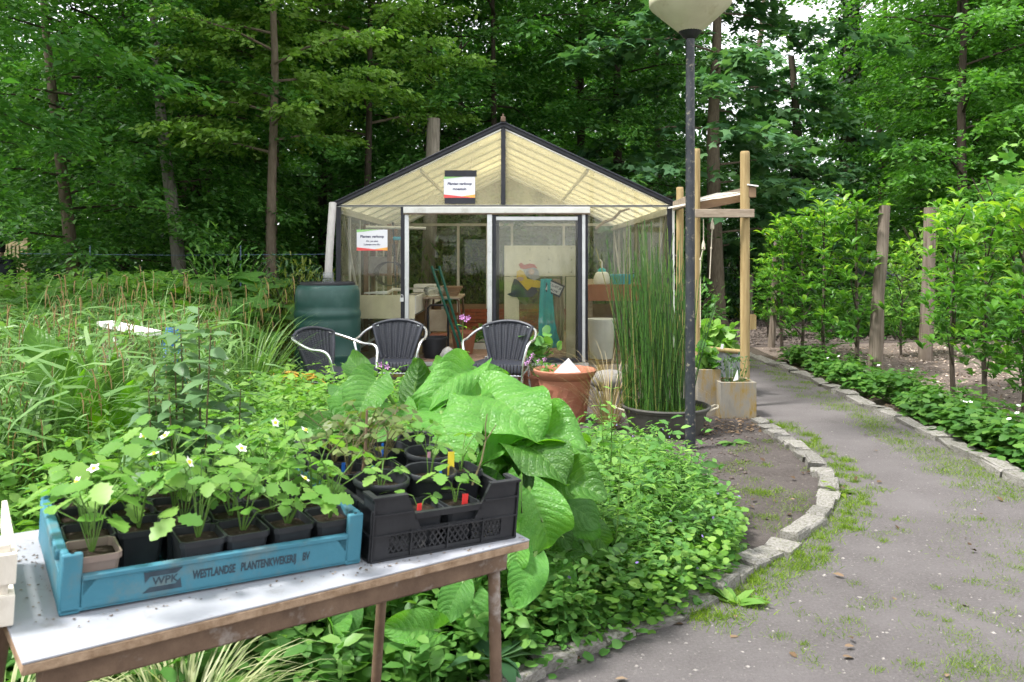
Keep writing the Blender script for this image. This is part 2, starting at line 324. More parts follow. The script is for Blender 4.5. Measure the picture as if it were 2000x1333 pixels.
M['canopy_sheet'] = glassmat('canopy_sheet', (.98, .97, .9), (.92, .9, .8), .6, .85, 5)
M['barrel'] = mk('barrel', (.013, .058, .047), (.021, .08, .065), 5, .42, .06, 50, dirt=(.06, .12, .1), dscale=5, dthr=(.55, .9), spec=.5)
M['dark_plastic'] = mk('dark_plastic', (.014, .015, .018), (.025, .026, .03), 8, .5, .1)
M['pipe'] = mk('pipe', (.42, .4, .38), (.55, .53, .5), 14, .6, .25, 50, stretch=(1, 1, .3), dirt=(.28, .27, .24), dscale=6, dthr=(.5, .8))
M['clear_plastic'] = glassmat('clear_plastic', (.95, .97, .97), (.8, .84, .84), .1, .3, 20)
M['wicker'] = mk('wicker', (.016, .018, .026), (.03, .033, .045), 40, .42, .1, 120, spec=.5)
M['terracotta'] = mk('terracotta', (.33, .12, .07), (.42, .175, .11), 7, .75, .25, 60, dirt=(.3, .13, .08), dscale=5, dthr=(.5, .8))
M['concrete'] = mk('concrete', (.2, .185, .155), (.3, .28, .24), 14, .92, .5, 60, stretch=(1, 1, .35), dirt=(.25, .165, .04), dscale=7, dthr=(.44, .6), spec=.2)
M['zinc'] = mk('zinc', (.2, .22, .23), (.36, .38, .39), 6, .5, .15, 30, metal=.5)
M['tub'] = mk('tub', (.05, .048, .042), (.085, .08, .072), 7, .6, .15, 40, dirt=(.13, .125, .1), dscale=5, dthr=(.55, .85))
M['beige_rope'] = mk('beige_rope', (.5, .44, .33), (.62, .56, .44), 40, .8, .4, 200)
M['pine_post'] = mk('pine_post', (.25, .175, .075), (.42, .315, .155), 34, .75, .35, 30, stretch=(1, 1, .1), dirt=(.2, .19, .08), dscale=3, dthr=(.5, .8), spec=.25)
M['plank'] = mk('plank', (.24, .185, .13), (.43, .36, .28), 30, .8, .35, 40, stretch=(.2, 1, 1), dirt=(.2, .15, .11), dscale=3, dthr=(.5, .8), spec=.2)
M['dark_plank'] = mk('dark_plank', (.17, .105, .06), (.26, .17, .1), 6, .8, .35, 40, stretch=(.2, 1, 1))
M['weathered_post'] = mk('weathered_post', (.1, .078, .06), (.28, .235, .19), 36, .9, .9, 70, stretch=(1, 1, .06), dirt=(.11, .085, .065), dscale=9, dthr=(.5, .75), spec=.15)
M['grey_post'] = mk('grey_post', (.2, .17, .135), (.38, .34, .285), 28, .9, .8, 50, stretch=(1, 1, .1), dirt=(.18, .15, .11), dscale=4, dthr=(.55, .75), spec=.15)
M['gate_wood'] = mk('gate_wood', (.33, .26, .14), (.46, .38, .23), 6, .8, .2, 30, stretch=(1, 1, .2))
M['pale_wood'] = mk('pale_wood', (.6, .54, .45), (.74, .69, .6), 8, .8, .5, 40, stretch=(1, 1, .4), dirt=(.4, .34, .27), dscale=8, dthr=(.55, .8))
M['plywood'] = mk('plywood', (.74, .68, .45), (.82, .76, .54), 3, .7, .1, 30, dirt=(.56, .5, .32), dscale=2, dthr=(.5, .8))
M['lamp_shade'] = mk('lamp_shade', (.5, .47, .33), (.62, .59, .44), 4, .45, .08, 20, dirt=(.33, .28, .16), dscale=5, dthr=(.56, .82))
M['lamp_pole'] = mk('lamp_pole', (.018, .021, .027), (.038, .042, .05), 14, .45, .3, 50, dirt=(.19, .175, .135), dscale=24, dthr=(.57, .66))
M['paper'] = mk('paper', (.78, .78, .82), (.84, .84, .87), 3, .7, 0)
M['sign_green'] = mk('sign_green', (.3, .6, .2), (.36, .66, .26), 3, .7, 0)
M['sign_red'] = mk('sign_red', (.75, .08, .09), (.8, .14, .12), 3, .7, 0)
M['sign_orange'] = mk('sign_orange', (.85, .4, .08), (.9, .46, .12), 3, .7, 0)
M['white_paint'] = mk('white_paint', (.68, .66, .62), (.78, .76, .72), 8, .6, .15, 40, dirt=(.42, .38, .32), dscale=9, dthr=(.6, .8))
M['blue_bag'] = mk('blue_bag', (.03, .13, .5), (.08, .25, .68), 10, .5, .5, 25, dirt=(.4, .5, .7), dscale=9, dthr=(.55, .7))
M['cyan_plastic'] = mk('cyan_plastic', (.03, .38, .6), (.05, .45, .66), 8, .5, .1)
M['hose'] = mk('hose', (.6, .34, .03), (.72, .46, .06), 12, .45, .1, dirt=(.35, .2, .05), dscale=9, dthr=(.5, .8))
M['red_brick'] = mk('red_brick', (.2, .055, .03), (.3, .095, .055), 14, .9, .4, rand=.2)
M['green_metal'] = mk('green_metal', (.01, .09, .06), (.015, .12, .08), 8, .4, .1)
M['turquoise'] = mk('turquoise', (.02, .42, .46), (.05, .56, .58), 6, .8, .4, 20)
M['fabric_brown'] = mk('fabric_brown', (.3, .24, .16), (.4, .33, .23), 8, .9, .4, 20)
M['paint_red'] = mk('paint_red', (.5, .09, .04), (.58, .14, .07), 8, .6, .1)
M['paint_yellow'] = mk('paint_yellow', (.7, .46, .02), (.78, .55, .04), 8, .6, .1)
M['paint_navy'] = mk('paint_navy', (.02, .03, .055), (.03, .045, .075), 8, .6, .1)
M['paint_grey'] = mk('paint_grey', (.3, .29, .27), (.5, .49, .46), 18, .7, .1)
M['paint_skin'] = mk('paint_skin', (.55, .36, .24), (.62, .43, .3), 8, .7, .1)
M['paint_olive'] = mk('paint_olive', (.08, .1, .03), (.12, .15, .05), 8, .7, .1)
M['tag_red'] = mk('tag_red', (.72, .04, .04), (.78, .06, .05), 8, .4, 0)
M['tag_yellow'] = mk('tag_yellow', (.78, .6, .03), (.82, .66, .06), 8, .4, 0)
M['tag_blue'] = mk('tag_blue', (.02, .14, .6), (.03, .18, .66), 8, .4, 0)
M['tag_pink'] = mk('tag_pink', (.75, .35, .5), (.8, .42, .56), 8, .4, 0)
M['petal_white'] = mk('petal_white', (.8, .8, .76), (.86, .86, .82), 8, .6, 0)
M['petal_yellow'] = mk('petal_yellow', (.8, .6, .02), (.85, .68, .04), 8, .6, 0)
M['petal_pink'] = mk('petal_pink', (.55, .22, .55), (.68, .34, .66), 30, .6, 0)
M['petal_violet'] = mk('petal_violet', (.3, .2, .6), (.4, .3, .7), 30, .6, 0)
M['jacket'] = mk('jacket', (.02, .024, .034), (.03, .036, .05), 8, .8, .3, 30)
M['trousers'] = mk('trousers', (.02, .02, .025), (.03, .03, .035), 8, .9, .3, 30)
M['skin'] = mk('skin', (.5, .3, .22), (.56, .36, .27), 8, .5, 0)
M['hair'] = mk('hair', (.012, .01, .01), (.025, .02, .018), 30, .6, .5, 60)
M['wire'] = mk('wire', (.22, .24, .26), (.3, .32, .34), 8, .5, 0, metal=.6)
M['blue_wire'] = mk('blue_wire', (.08, .13, .2), (.12, .18, .26), 8, .5, 0)
M['straw'] = leafmat('straw', (.2, .14, .07), (.34, .25, .12), (.46, .38, .22), .2)
M['litter'] = leafmat('litter', (.06, .04, .025), (.13, .085, .05), (.3, .22, .15), .05, .8, .1)
M['chips'] = leafmat('chips', (.2, .14, .1), (.36, .28, .22), (.56, .48, .4), .0, .8, .1)
M['clods'] = mk('clods', (.085, .066, .056), (.15, .125, .11), 18, .95, .6, 60, spec=.1)
# bark
M['bark_tan'] = barkmat('bark_tan', (.105, .082, .058), (.175, .142, .105)); M['bark_grey'] = barkmat('bark_grey', (.15, .135, .115), (.28, .26, .225), (.09, .1, .06))
M['bark_dark'] = barkmat('bark_dark', (.04, .032, .024), (.075, .06, .045)); M['bark_apple'] = barkmat('bark_apple', (.07, .055, .042), (.13, .11, .09), (.1, .11, .08), (.6, .8), 30)
# leaves
M['beech'] = leafmat('beech', (.034, .118, .026), (.066, .185, .035), (.135, .29, .055), .4)
M['beech_dark'] = leafmat('beech_dark', (.022, .08, .02), (.042, .13, .028), (.08, .19, .04), .38)
M['alder'] = leafmat('alder', (.085, .19, .03), (.16, .3, .05), (.28, .43, .1), .44)
M['maple'] = leafmat('maple', (.05, .14, .06), (.085, .2, .085), (.15, .28, .11), .36, .5)
M['ash'] = leafmat('ash', (.05, .155, .026), (.09, .24, .036), (.16, .34, .055), .44)
M['samara'] = leafmat('samara', (.16, .2, .05), (.22, .25, .08), (.28, .28, .1), .3)
M['ivy'] = leafmat('ivy', (.008, .028, .01), (.016, .045, .014), (.035, .075, .02), .1, .35, .5)
M['understory'] = leafmat('understory', (.015, .052, .02), (.032, .095, .03), (.07, .165, .042), .32)
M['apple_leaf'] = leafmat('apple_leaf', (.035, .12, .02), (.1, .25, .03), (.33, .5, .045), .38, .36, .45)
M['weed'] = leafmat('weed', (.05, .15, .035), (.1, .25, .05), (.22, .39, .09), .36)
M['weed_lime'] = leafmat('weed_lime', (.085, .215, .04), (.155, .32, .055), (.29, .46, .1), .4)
M['weed_dark'] = leafmat('weed_dark', (.025, .075, .035), (.055, .13, .055), (.13, .23, .1), .3, .4, .4)
M['strawberry'] = leafmat('strawberry', (.06, .17, .03), (.12, .28, .045), (.25, .42, .09), .42, .42, .4)
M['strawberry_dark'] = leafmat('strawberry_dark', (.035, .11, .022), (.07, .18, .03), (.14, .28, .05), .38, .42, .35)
M['rose_leaf'] = leafmat('rose_leaf', (.07, .08, .03), (.11, .16, .045), (.17, .22, .06), .35)
M['grass'] = leafmat('grass', (.08, .15, .015), (.14, .24, .02), (.24, .33, .035), .4)
M['sedge'] = leafmat('sedge', (.07, .16, .045), (.125, .245, .07), (.22, .34, .12), .3, .42, .4)
M['variegated'] = leafmat('variegated', (.1, .17, .04), (.25, .3, .13), (.5, .5, .3), .3)
M['catkin'] = leafmat('catkin', (.17, .115, .05), (.27, .19, .085), (.4, .27, .15), .1, .8, .1)
M['fern'] = leafmat('fern', (.13, .2, .03), (.22, .28, .055), (.34, .36, .1), .4)
M['stem_green'] = mk('stem_green', (.07, .15, .025), (.12, .22, .04), 20, .55, 0); M['stem_brown'] = mk('stem_brown', (.09, .075, .035), (.14, .12, .05), 20, .6, 0)
M['horsetail'] = stemmat('horsetail')
M['big_leaf'] = veinleaf('big_leaf', (.075, .235, .035), (.125, .315, .05), (.24, .43, .11), .4, 9, .42, .42, .5)
M['big_leaf_dark'] = veinleaf('big_leaf_dark', (.05, .17, .025), (.08, .23, .035), (.15, .31, .08), .35, 9, .5, .32, .35)
M['butterbur'] = veinleaf('butterbur', (.07, .2, .03), (.12, .28, .05), (.2, .36, .1), .35, 7, .5, .35, .5)
M['horseradish'] = veinleaf('horseradish', (.085, .24, .015), (.12, .3, .02), (.2, .4, .05), .45, 14, .4, .4, .3)
# ---------------------------------------------------------------- ground sheets
def sheet(name, poly, z, mat, kind='structure'):
    b = MB(); b.add([(x, y, z) for x, y in poly], [tuple(range(len(poly)))]); o = b.build(name, mat, None, False); return tag(o, None, None, None, kind)
tag(MB().add([(-300, -60, 0), (300, -60, 0), (300, 400, 0), (-300, 400, 0)], [(0, 1, 2, 3)]).build('ground', M['forest_floor'], None, False), kind='structure')
def smooth_line(pts, n=10):
    P = [Vector((*p, 0)) if len(p) == 2 else Vector(p) for p in pts]; out = []
    for i in range(len(P)-1):
        p0, p1, p2, p3 = P[max(i-1, 0)], P[i], P[i+1], P[min(i+2, len(P)-1)]
        for k in range(n):
            t = k/n; out.append(.5*((2*p1)+(p2-p0)*t+(2*p0-5*p1+4*p2-p3)*t*t+(3*p1-p0-3*p2+p3)*t**3))
    out.append(P[-1]); return out
LK = [gnd(*p) for p in ((905, 1400), (1020, 1322), (1160, 1262), (1290, 1215), (1385, 1165), (1450, 1120), (1520, 1080), (1580, 1035), (1612, 995), (1618, 955), (1590, 912), (1545, 872), (1505, 845), (1478, 828))]
LKs = smooth_line(LK, 12)
RK = [gnd(*p) for p in ((2120, 1000), (2000, 948), (1930, 912), (1850, 868), (1770, 832), (1690, 796), (1600, 752), (1530, 722), (1470, 702), (1420, 690))]
RKs = smooth_line(RK, 12)
path_poly = [(-1.2, -1.0)]+[(-.9, 1.6)]+[(p.x, p.y) for p in LKs]+[(gnd(1440, 770).x, gnd(1440, 770).y), (gnd(1400, 715).x, gnd(1400, 715).y)]+[(p.x, p.y) for p in RKs[::-1]]+[(4.6, 3.4), (4.9, -1.0)]
sheet('garden_soil', [(-12, -2), (-12, 16), (12, 16.5), (14, -2)], .003, M['garden_soil'])
sheet('yard', [(p.x-.02, p.y) for p in LKs[56:]]+[(3.0, 9.0), (3.0, 14), (-3.4, 14), (-3.2, 7.6), (-.6, 6.6), (.6, 6.4), (.9, 5.2)], .008, M['yard'])
sheet('woodchip_bed', [(p.x+.35, p.y) for p in RKs[:-14]]+[(4.1, 14.6), (12, 15), (12, 4)], .007, M['woodchip'])
sheet('tilled_soil', [(2.2, 13.2), (2.0, 20.5), (11, 21), (9.5, 15.2), (5.2, 14.2)], .013, M['tilled'])
sheet('path', path_poly, .014, M['path'])

def kerb(line, start, name, side, step=(.13, .27), w=.125, h=.07):
    root = bpy.data.objects.new('kerb', None); COL.objects.link(root); tag(root, name, None, None, 'structure'); ORG[root] = Vector((0, 0, 0))
    d = start; L = [0]
    for i in range(1, len(line)): L.append(L[-1]+(line[i]-line[i-1]).length)
    def P(s):
        for i in range(1, len(L)):
            if L[i] >= s: t = (s-L[i-1])/(L[i]-L[i-1]); return line[i-1].lerp(line[i], t)
        return line[-1]
    shapes = []
    for k in range(9):
        r = random.Random(k); b = MB(); j = lambda a, r=r: a+r.uniform(-.07, .07)
        lo = [(-.5, -.5), (.5, -.5), (.5, .5), (-.5, .5)]
        v = [(j(x), j(y), -.6) for x, y in lo]+[(j(x), j(y), .35) for x, y in lo]+[(j(x*.9), j(y*.84), .5+r.uniform(-.16, .1)) for x, y in lo]
        b.add(v, [(0,3,2,1)]+[(i, (i+1) % 4, 4+(i+1) % 4, 4+i) for i in range(4)]+[(4+i, 4+(i+1) % 4, 8+(i+1) % 4, 8+i) for i in range(4)]+[(8,9,10,11)])
        shapes.append(b.mesh('kerb_stone', M['kerb'], False))
    while d < L[-1]-.12:
        ln = random.uniform(*step); a, c = P(d), P(d+ln); t = c-a
        o = mobj('kerb_stone', random.choice(shapes), root); o.location = (a+c)/2+Vector((0, 0, h*.3+random.uniform(-.016, .014)))
        o.rotation_euler = (random.uniform(-.1, .1), random.uniform(-.09, .09), math.atan2(t.y, t.x)+random.uniform(-.14, .14)); o.scale = (ln*.95, w*random.uniform(.75, 1.25), h)
        d += ln+random.uniform(.004, .02)
kerb(LKs, 0, 'grey stone edging along the planted side of the path', -1)
kerb(RKs, 0, 'grey stone edging below the apple trees', 1, (.28, .5), .14, .09)

# ---------------------------------------------------------------- trees
def crown_mesh(name, seed, H, zb, R, nb, tw, lf, size, mat, tmpl=DIAMOND, droop=.22, rise=.25, flat=.55, top=.55, thin=1.0, extra=None):
    """limbs rise from the stem and carry flat sprays of leaves"""
    g = np.random.default_rng(seed); z = zb+(H-zb)*np.linspace(0, 1, nb)**1.1; az = np.arange(nb)*2.39996+g.normal(0, .35, nb)
    s = (z-zb)/(H-zb); L = R*np.where(s < .35, .72+.28*np.sin(s/.35*PI/2), 1-(1-top)*((s-.35)/.65)**1.5)*(.65+.5*g.random(nb))
    L *= np.where(s > .85, .75, 1)
    n = nb*tw; bi = np.repeat(np.arange(nb), tw); t = np.tile(np.linspace(.18, 1, tw), nb)+g.normal(0, .02, n)
    h = np.stack((np.cos(az), np.sin(az)), 1)[bi]; r = L[bi]*t
    zz = z[bi]+rise*r-droop*r*t*1.3
    O = np.stack((h[:, 0]*r, h[:, 1]*r, zz), 1)
    side = np.where(np.tile(np.arange(tw) % 2, nb) == 0, 1, -1); a2 = az[bi]+side*(.9-.55*t)+g.normal(0, .25, n)
    tl = (.28+.42*(1-t)*L[bi]/R+.12*g.random(n))*R*.42
    D = np.stack((np.cos(a2), np.sin(a2), g.normal(-.12, .16, n)), 1)
    li = np.repeat(np.arange(n), lf); u = g.random(n*lf)
    P = O[li]+D[li]*(tl[li]*u)[:, None]; P[:, 2] -= .35*droop*tl[li]*u*u
    P += g.normal(0, 1, (n*lf, 3))*np.array((.07, .07, .05))*R/3.4*(1.0/flat)**.5
    sd = np.where(g.random(n*lf) < .5, 1, -1); a3 = a2[li]+sd*(.75+g.normal(0, .4, n*lf))
    X = np.stack((np.cos(a3), np.sin(a3), g.normal(-.25, .3, n*lf)), 1)
    Nn = np.stack((g.normal(0, flat, n*lf), g.normal(0, flat, n*lf), np.ones(n*lf)), 1)
    S = size*(.65+.6*g.random(n*lf)); br = np.repeat(g.random(n)*.5, lf); rn = np.clip(br+.5*g.random(n*lf)+.25*(u-.5), 0, 1)
    k = g.random(n*lf) < thin
    me = leaf_mesh(name, P[k], X[k], Nn[k], S[k], tmpl, mat, rn[k])
    return me, (z, az, L, rise, droop)
def limb_mesh(name, info, mat, k=1, r0=.03):
    z, az, L, rise, droop = info; b = MB()
    for i in range(0, len(z), k):
        pts = []
        for t in (0, .35, .7, 1.0):
            r = L[i]*t; pts.append((math.cos(az[i])*r, math.sin(az[i])*r, z[i]+rise*r-droop*r*t*1.3-.03))
        b.tube(pts, [r0, r0*.7, r0*.4, r0*.12], 5, False)
    return b.mesh(name, mat)
KIND = {}
def kind(key, leafm, bark, **kw):
    me, info = crown_mesh('crown', mat=M[leafm], **kw); KIND[key] = (me, limb_mesh('limbs', info, M[bark], 2), bark)
kind('beech', 'beech', 'bark_dark', seed=1, H=13, zb=1.5, R=3.7, nb=68, tw=26, lf=19, size=.135, droop=.30, rise=.26, flat=.5)
kind('beech_b', 'beech', 'bark_dark', seed=2, H=14, zb=1.8, R=4.0, nb=66, tw=26, lf=19, size=.14, droop=.34, rise=.3, flat=.55)
kind('alder', 'alder', 'bark_tan', seed=3, H=13, zb=3.6, R=2.6, nb=60, tw=22, lf=18, size=.12, droop=.2, rise=.35, flat=1.1, tmpl=OVAL)
kind('maple', 'maple', 'bark_tan', seed=4, H=11, zb=1.8, R=3.4, nb=44, tw=17, lf=10, size=.26, droop=.3, rise=.25, flat=.5, tmpl=MAPLE)
kind('ash', 'ash', 'bark_dark', seed=5, H=14, zb=1.6, R=3.8, nb=66, tw=24, lf=19, size=.15, droop=.3, rise=.45, flat=.9)
kind('tall', 'ash', 'bark_tan', seed=6, H=19, zb=5.0, R=2.6, nb=52, tw=18, lf=14, size=.14, droop=.15, rise=.7, flat=1.0, thin=.8)
kind('dark', 'beech_dark', 'bark_dark', seed=8, H=12, zb=.5, R=3.9, nb=64, tw=22, lf=14, size=.17, droop=.3, rise=.2, flat=.6)
NAMES = dict(beech='beech_tree', beech_b='beech_tree', alder='alder_tree', maple='maple_tree', ash='ash_tree', tall='slender_tree', dark='dark_tree')
def tree(key, X, Y, label, trunk=None, r=.14, s=1.0, rz=None, group=None, bark=None, H=11, ivy=False, drop=0, limbs=True):
    me, lm, bk = KIND[key]; t = thing(NAMES[key], label, 'tree', (X, Y, 0), 0, group, local=True)
    pts = trunk or [(random.uniform(-.05, .05), 0, -.1), (random.uniform(-.12, .12), 0, H*.2), (random.uniform(-.2, .2), .1, H*.45), (random.uniform(-.3, .3), .1, H)]
    pl = smooth_line(pts, 5); n = len(pl); b = MB()
    b.tube(pl, [r*(1.25 if i == 0 else 1)*(1-.75*(p.z/max(H, 3)) if p.z > 0 else 1.25) if p.z < H else .02 for i, p in enumerate(pl)], 10)
    b.build('trunk', M[bark or bk], t)
    rz = random.uniform(0, 6.28) if rz is None else rz
    for nm, m_ in (('crown', me),)+((('limbs', lm),) if limbs else ()):
        o = mobj(nm, m_, t); o.rotation_euler = (0, 0, rz); o.scale = (s, s, s); o.location = (pts[1][0] if trunk else 0, 0, -drop)
    if ivy:
        k = 1500; z = rng.random(k)**.8*ivy; a = rng.random(k)*6.28; rr = r*(1.2-.05*z)+.1*rng.random(k)
        P = np.stack((np.cos(a)*rr, np.sin(a)*rr, z), 1); Nn = np.stack((np.cos(a), np.sin(a), .4+0*a), 1)
        ax = np.array([(pl[min(int(q/H*(n-1)), n-1)].x) for q in z]); P[:, 0] += ax
        mobj('ivy', leaf_mesh('ivy', P, np.stack((rng.normal(0, .6, k), rng.normal(0, .6, k), -np.ones(k)), 1), Nn+rv(k, .3), .14, ROUND, M['ivy']), t)
    return t
def px_trunk(pts, Y):
    """trunk path through photo pixels at distance Y, returned relative to its foot"""
    q = [at(x, y, Y) for x, y in pts]; f = q[0]; return f.x, [(p.x-f.x, 0, p.z if i else -.1) for i, p in enumerate(q)]
def named(key, pts, Y, label, r, s=1, rz=None, bark=None, H=11, **kw):
    x, tr = px_trunk(pts, Y); return tree(key, x, Y, label, tr, r, s, rz, None, bark, H, **kw)
named('beech', [(152, 640), (140, 500), (112, 260), (88, 40), (70, -260)], 15.5, 'dark brown leaning trunk behind the sedges near the wooden gate', .135, .95, .4, 'bark_tan', 9)
named('beech_b', [(358, 640), (345, 470), (318, 260), (300, 40), (285, -260)], 16.0, 'pale grey ringed trunk leaning to one side behind the garden', .15, .9, 1.3, 'bark_grey', 9)
named('alder', [(529, 640), (530, 400), (537, 150), (534, 0), (540, -300)], 14.6, 'straight bare tan trunk standing beside the greenhouse roof', .1, .95, 2.2, 'bark_tan', 10)
named('dark', [(388, 650), (385, 450), (372, 250), (380, 0), (380, -200)], 21, 'thick blackish trunk in shade behind the pale ringed trunk', .24, 1, 3.3, 'bark_dark', 10)
named('beech', [(965, 640), (966, 400), (964, 160), (962, -60), (960, -300)], 20, 'dark straight trunk rising behind the greenhouse ridge', .11, 1.08, 4.4, 'bark_dark', 10)
named('maple', [(1402, 620), (1396, 470), (1393, 250), (1400, 80), (1405, -200)], 18.5, 'broad maple behind the post and beam frame with a smooth grey trunk', .2, 1.0, 1.0, 'bark_tan', 10)
named('maple', [(1585, 620), (1570, 430), (1562, 330), (1552, 180), (1545, 110)], 24, 'ivy clad forked maple hung with pale seed bunches', .2, .66, 2.6, 'bark_dark', 10, ivy=4.6)
named('tall', [(1652, 620), (1655, 350), (1660, 120), (1660, 0), (1660, -300)], 27, 'tall trunk sleeved in dark ivy in front of bright sky', .3, 1.0, .2, 'bark_dark', 17, ivy=10.5)
named('tall', [(1725, 640), (1722, 330), (1712, 120), (1730, 0), (1740, -350)], 29, 'slim bare tan trunk beyond the espalier posts', .15, .9, 2.8, 'bark_tan', 17)
named('tall', [(1800, 640), (1795, 330), (1785, 120), (1792, 0), (1800, -350)], 31, 'slim tan trunk second beyond the espalier posts', .17, .9, 4.8, 'bark_tan', 17)
named('tall', [(1475, 640), (1478, 330), (1480, 120), (1492, 0), (1500, -350)], 30, 'slender tan trunk just beside the lamp head gap', .16, .5, 5.5, 'bark_tan', 17)
named('ash', [(1885, 640), (1880, 400), (1878, 200), (1885, 0), (1890, -300)], 19.5, 'leafy ash tree behind the apple row', .14, 1.0, .6, 'bark_dark', 11)
tree('beech', -7.6, 9.6, 'bright beech whose long bough reaches in from beyond the frame', [(0, 0, -.1), (0, 0, 3), (.1, 0, 6), (.1, 0, 10)], .16, 1.05, 5.05, None, 'bark_dark', 10, drop=-.9)
tree('alder', -3.15, 17.6, 'fresh green alder hanging above the greenhouse corner', [(0, 0, -.1), (.05, 0, 3), (.1, 0, 6), (.1, 0, 11)], .1, 1.12, 1.6, None, 'bark_dark', 10, drop=-.15)
FAR = 'shady tree in the wood behind the garden'; GRP = 'trees of the wood behind the garden'
row2 = [('beech_b', -14.5, 19), ('dark', -11.2, 23.5), ('ash', -8.2, 20.5), ('beech', -5.2, 23), ('beech_b', -2.2, 21), ('ash', 1.9, 22.5), ('beech', 2.9, 21.2), ('ash', 12.4, 22.5), ('beech_b', 14.3, 20), ('ash', 14.5, 25.5), ('alder', -5.4, 18.2), ('dark', 7.4, 26.5), ('dark', 10.6, 34), ('dark', 9.2, 30)]
row3 = [('dark', x+random.uniform(-.8, .8), 29+random.uniform(-2, 2)) for x in (-20, -15.5, -11, -6.8, -2.5, 2, 5.0, 15.0, 18, 22)]
row4 = [(('beech_b', 'dark', 'ash')[i % 3], x+random.uniform(-1, 1), 37+random.uniform(-2, 2)) for i, x in enumerate((-27, -21, -15.5, -10, -4.5, 1, 6, 18, 22.5, 27))]
row5 = [('dark', x+random.uniform(-1, 1), 46+random.uniform(-2, 2)) for i, x in enumerate(range(-34, 38, 6)) if not 12 < x < 18]
for k_, x_, y_ in row2+row3+row4+row5:
    tree(k_, x_, y_, FAR, None, .16 if y_ < 30 else .2, random.uniform(.95, 1.12)*(.5 if (x_, y_) in ((7.4, 26.5), (9.2, 30)) else .6 if (x_, y_) == (10.6, 34) else 1), None, GRP, None, 5 if (x_, y_) in ((7.4, 26.5), (9.2, 30), (10.6, 34)) else 11, limbs=y_ < 34)

# shade-loving thicket under the trees, and the wood closing off the distance
def thicket(name, label, boxes, n, size, mat, tmpl=OVAL):
    P = []
    for (x, y, z0, z1, rx, ry) in boxes:
        q = rng.normal(0, 1, (n, 3)); q = norm(q)*(rng.random((n, 1))**.45); q[:, 2] = np.abs(q[:, 2])
        P.append(np.stack((x+q[:, 0]*rx, y+q[:, 1]*ry, z0+q[:, 2]*(z1-z0)), 1))
    P = np.vstack(P); k = len(P); X = rv(k); X[:, 2] -= .4; Nn = rv(k, .6)+UPV
    o = mobj(name, leaf_mesh(name, P, X, Nn, size*(.6+.7*rng.random(k)), tmpl, M[mat])); return tag(o, label, 'undergrowth', None, 'stuff')
thicket('undergrowth', 'dark thicket of low shrubs under the trees of the wood', [(x, y+random.uniform(-1, 1), 0, random.uniform(1.0, 2.2), 1.9, 1.3) for y in (19.5, 24, 30) for x in np.arange(-18 if y < 22 else -26, 20 if y < 22 else 28, 2.6)], 900, .15, 'understory')
thicket('far_forest', 'distant mass of leaves closing off the wood', [(x, 55+random.uniform(-2, 2), z0, z0+random.uniform(6, 8), 4.8, 2) for z0 in (0, 5, 11) for x in np.arange(-48, 50, 4.2) if not (14 < x < 22 and z0 > 4)], 1500, .62, 'beech_dark')
# ---------------------------------------------------------------- greenhouse
GY0, GY1 = 10.32, 16.3; GX0, GX1, GXR = -2.212, 2.032, -.11; ZB, ZE, ZR = .16, 2.157, 3.176
GS = F/GY0                                                        # photo pixels per metre on its front
def fx(px): return (px-1000)/GS
def fz(py): return CZ+(HY-py)/GS
G = thing('greenhouse', 'glazed greenhouse with yellowed gable, black edges and sliding doors', 'greenhouse', (GXR, GY0, 0))
b = MB().bx(GX0-.03, GX1+.03, GY0-.04, GY1+.05, .0, ZB); b.build('plinth', M['concrete'], G)
def post(x0, x1, z0, z1, m, y=GY0, d=.05, name='post'): return MB().bx(x0, x1, y-d/2, y+d/2, z0, z1).build(name, M[m], G, bevel=.004)
# front: black corner posts, black jambs, eave rail
post(fx(657), fx(666), ZB, ZE, 'black_frame'); post(fx(1303), fx(1312), ZB, ZE, 'black_frame'); post(fx(1312), fx(1317), ZB, ZE, 'white_frame', d=.04)
post(fx(783), fx(791), ZB, ZE, 'black_frame'); post(fx(1140), fx(1148), ZB, ZE, 'black_frame')
MB().bx(GX0, GX1, GY0-.04, GY0+.03, ZE-.012, ZE+.012).build('eave_rail', M['white_frame'], G)
MB().bx(GX0, GX1, GY0-.046, GY0-.041, ZE-.004, ZE+.008).build('eave_gasket', M['black_frame'], G)
MB().bx(fx(790), fx(1151), GY0-.12, GY0-.05, fz(418), fz(406)).build('door_header', M['white_frame'], G, bevel=.006)
MB().bx(fx(790), fx(1151), GY0-.125, GY0-.05, fz(420), fz(418.4)).build('door_track', M['brown_steel'], G)
# gable: black verge bars, ridge cap, mullion
for sx, xe in ((-1, GX0), (1, GX1)):
    p, q = Vector((xe+sx*.04, GY0-.03, ZE-.0)), Vector((GXR, GY0-.03, ZR))
    MB().beam(p, q, .08, .055).build('verge_bar', M['black_frame'], G, bevel=.008)
    MB().beam(p+Vector((0, -.046, .03)), q+Vector((0, -.046, .03)), .03, .02).build('verge_strip', M['black_frame'], G, bevel=.004)
    MB().beam((xe, GY1, ZE), (GXR, GY1, ZR), .05, .05).build('verge_bar', M['white_frame'], G)
MB().bx(GXR-.028, GXR+.028, GY0-.05, GY0+.02, ZE+.02, ZR-.03).build('gable_mullion', M['black_frame'], G, bevel=.005)
MB().beam((GXR, GY0-.1, ZR+.025), (GXR, GY1+.05, ZR+.025), .07, .04).build('ridge_cap', M['black_frame'], G, bevel=.006)
MB().box((GXR, GY0-.1, ZR+.06), (.06, .03, .06)).box((GXR, GY0-.1, ZR+.1), (.02, .02, .05)).build('ridge_finial', M['brown_steel'], G, bevel=.006)
def tri_pane(pts, m, y=GY0, name='pane'): return MB().slab([(x, y, z) for x, z in pts], (0, .006, 0)).build(name, M[m], G, False)
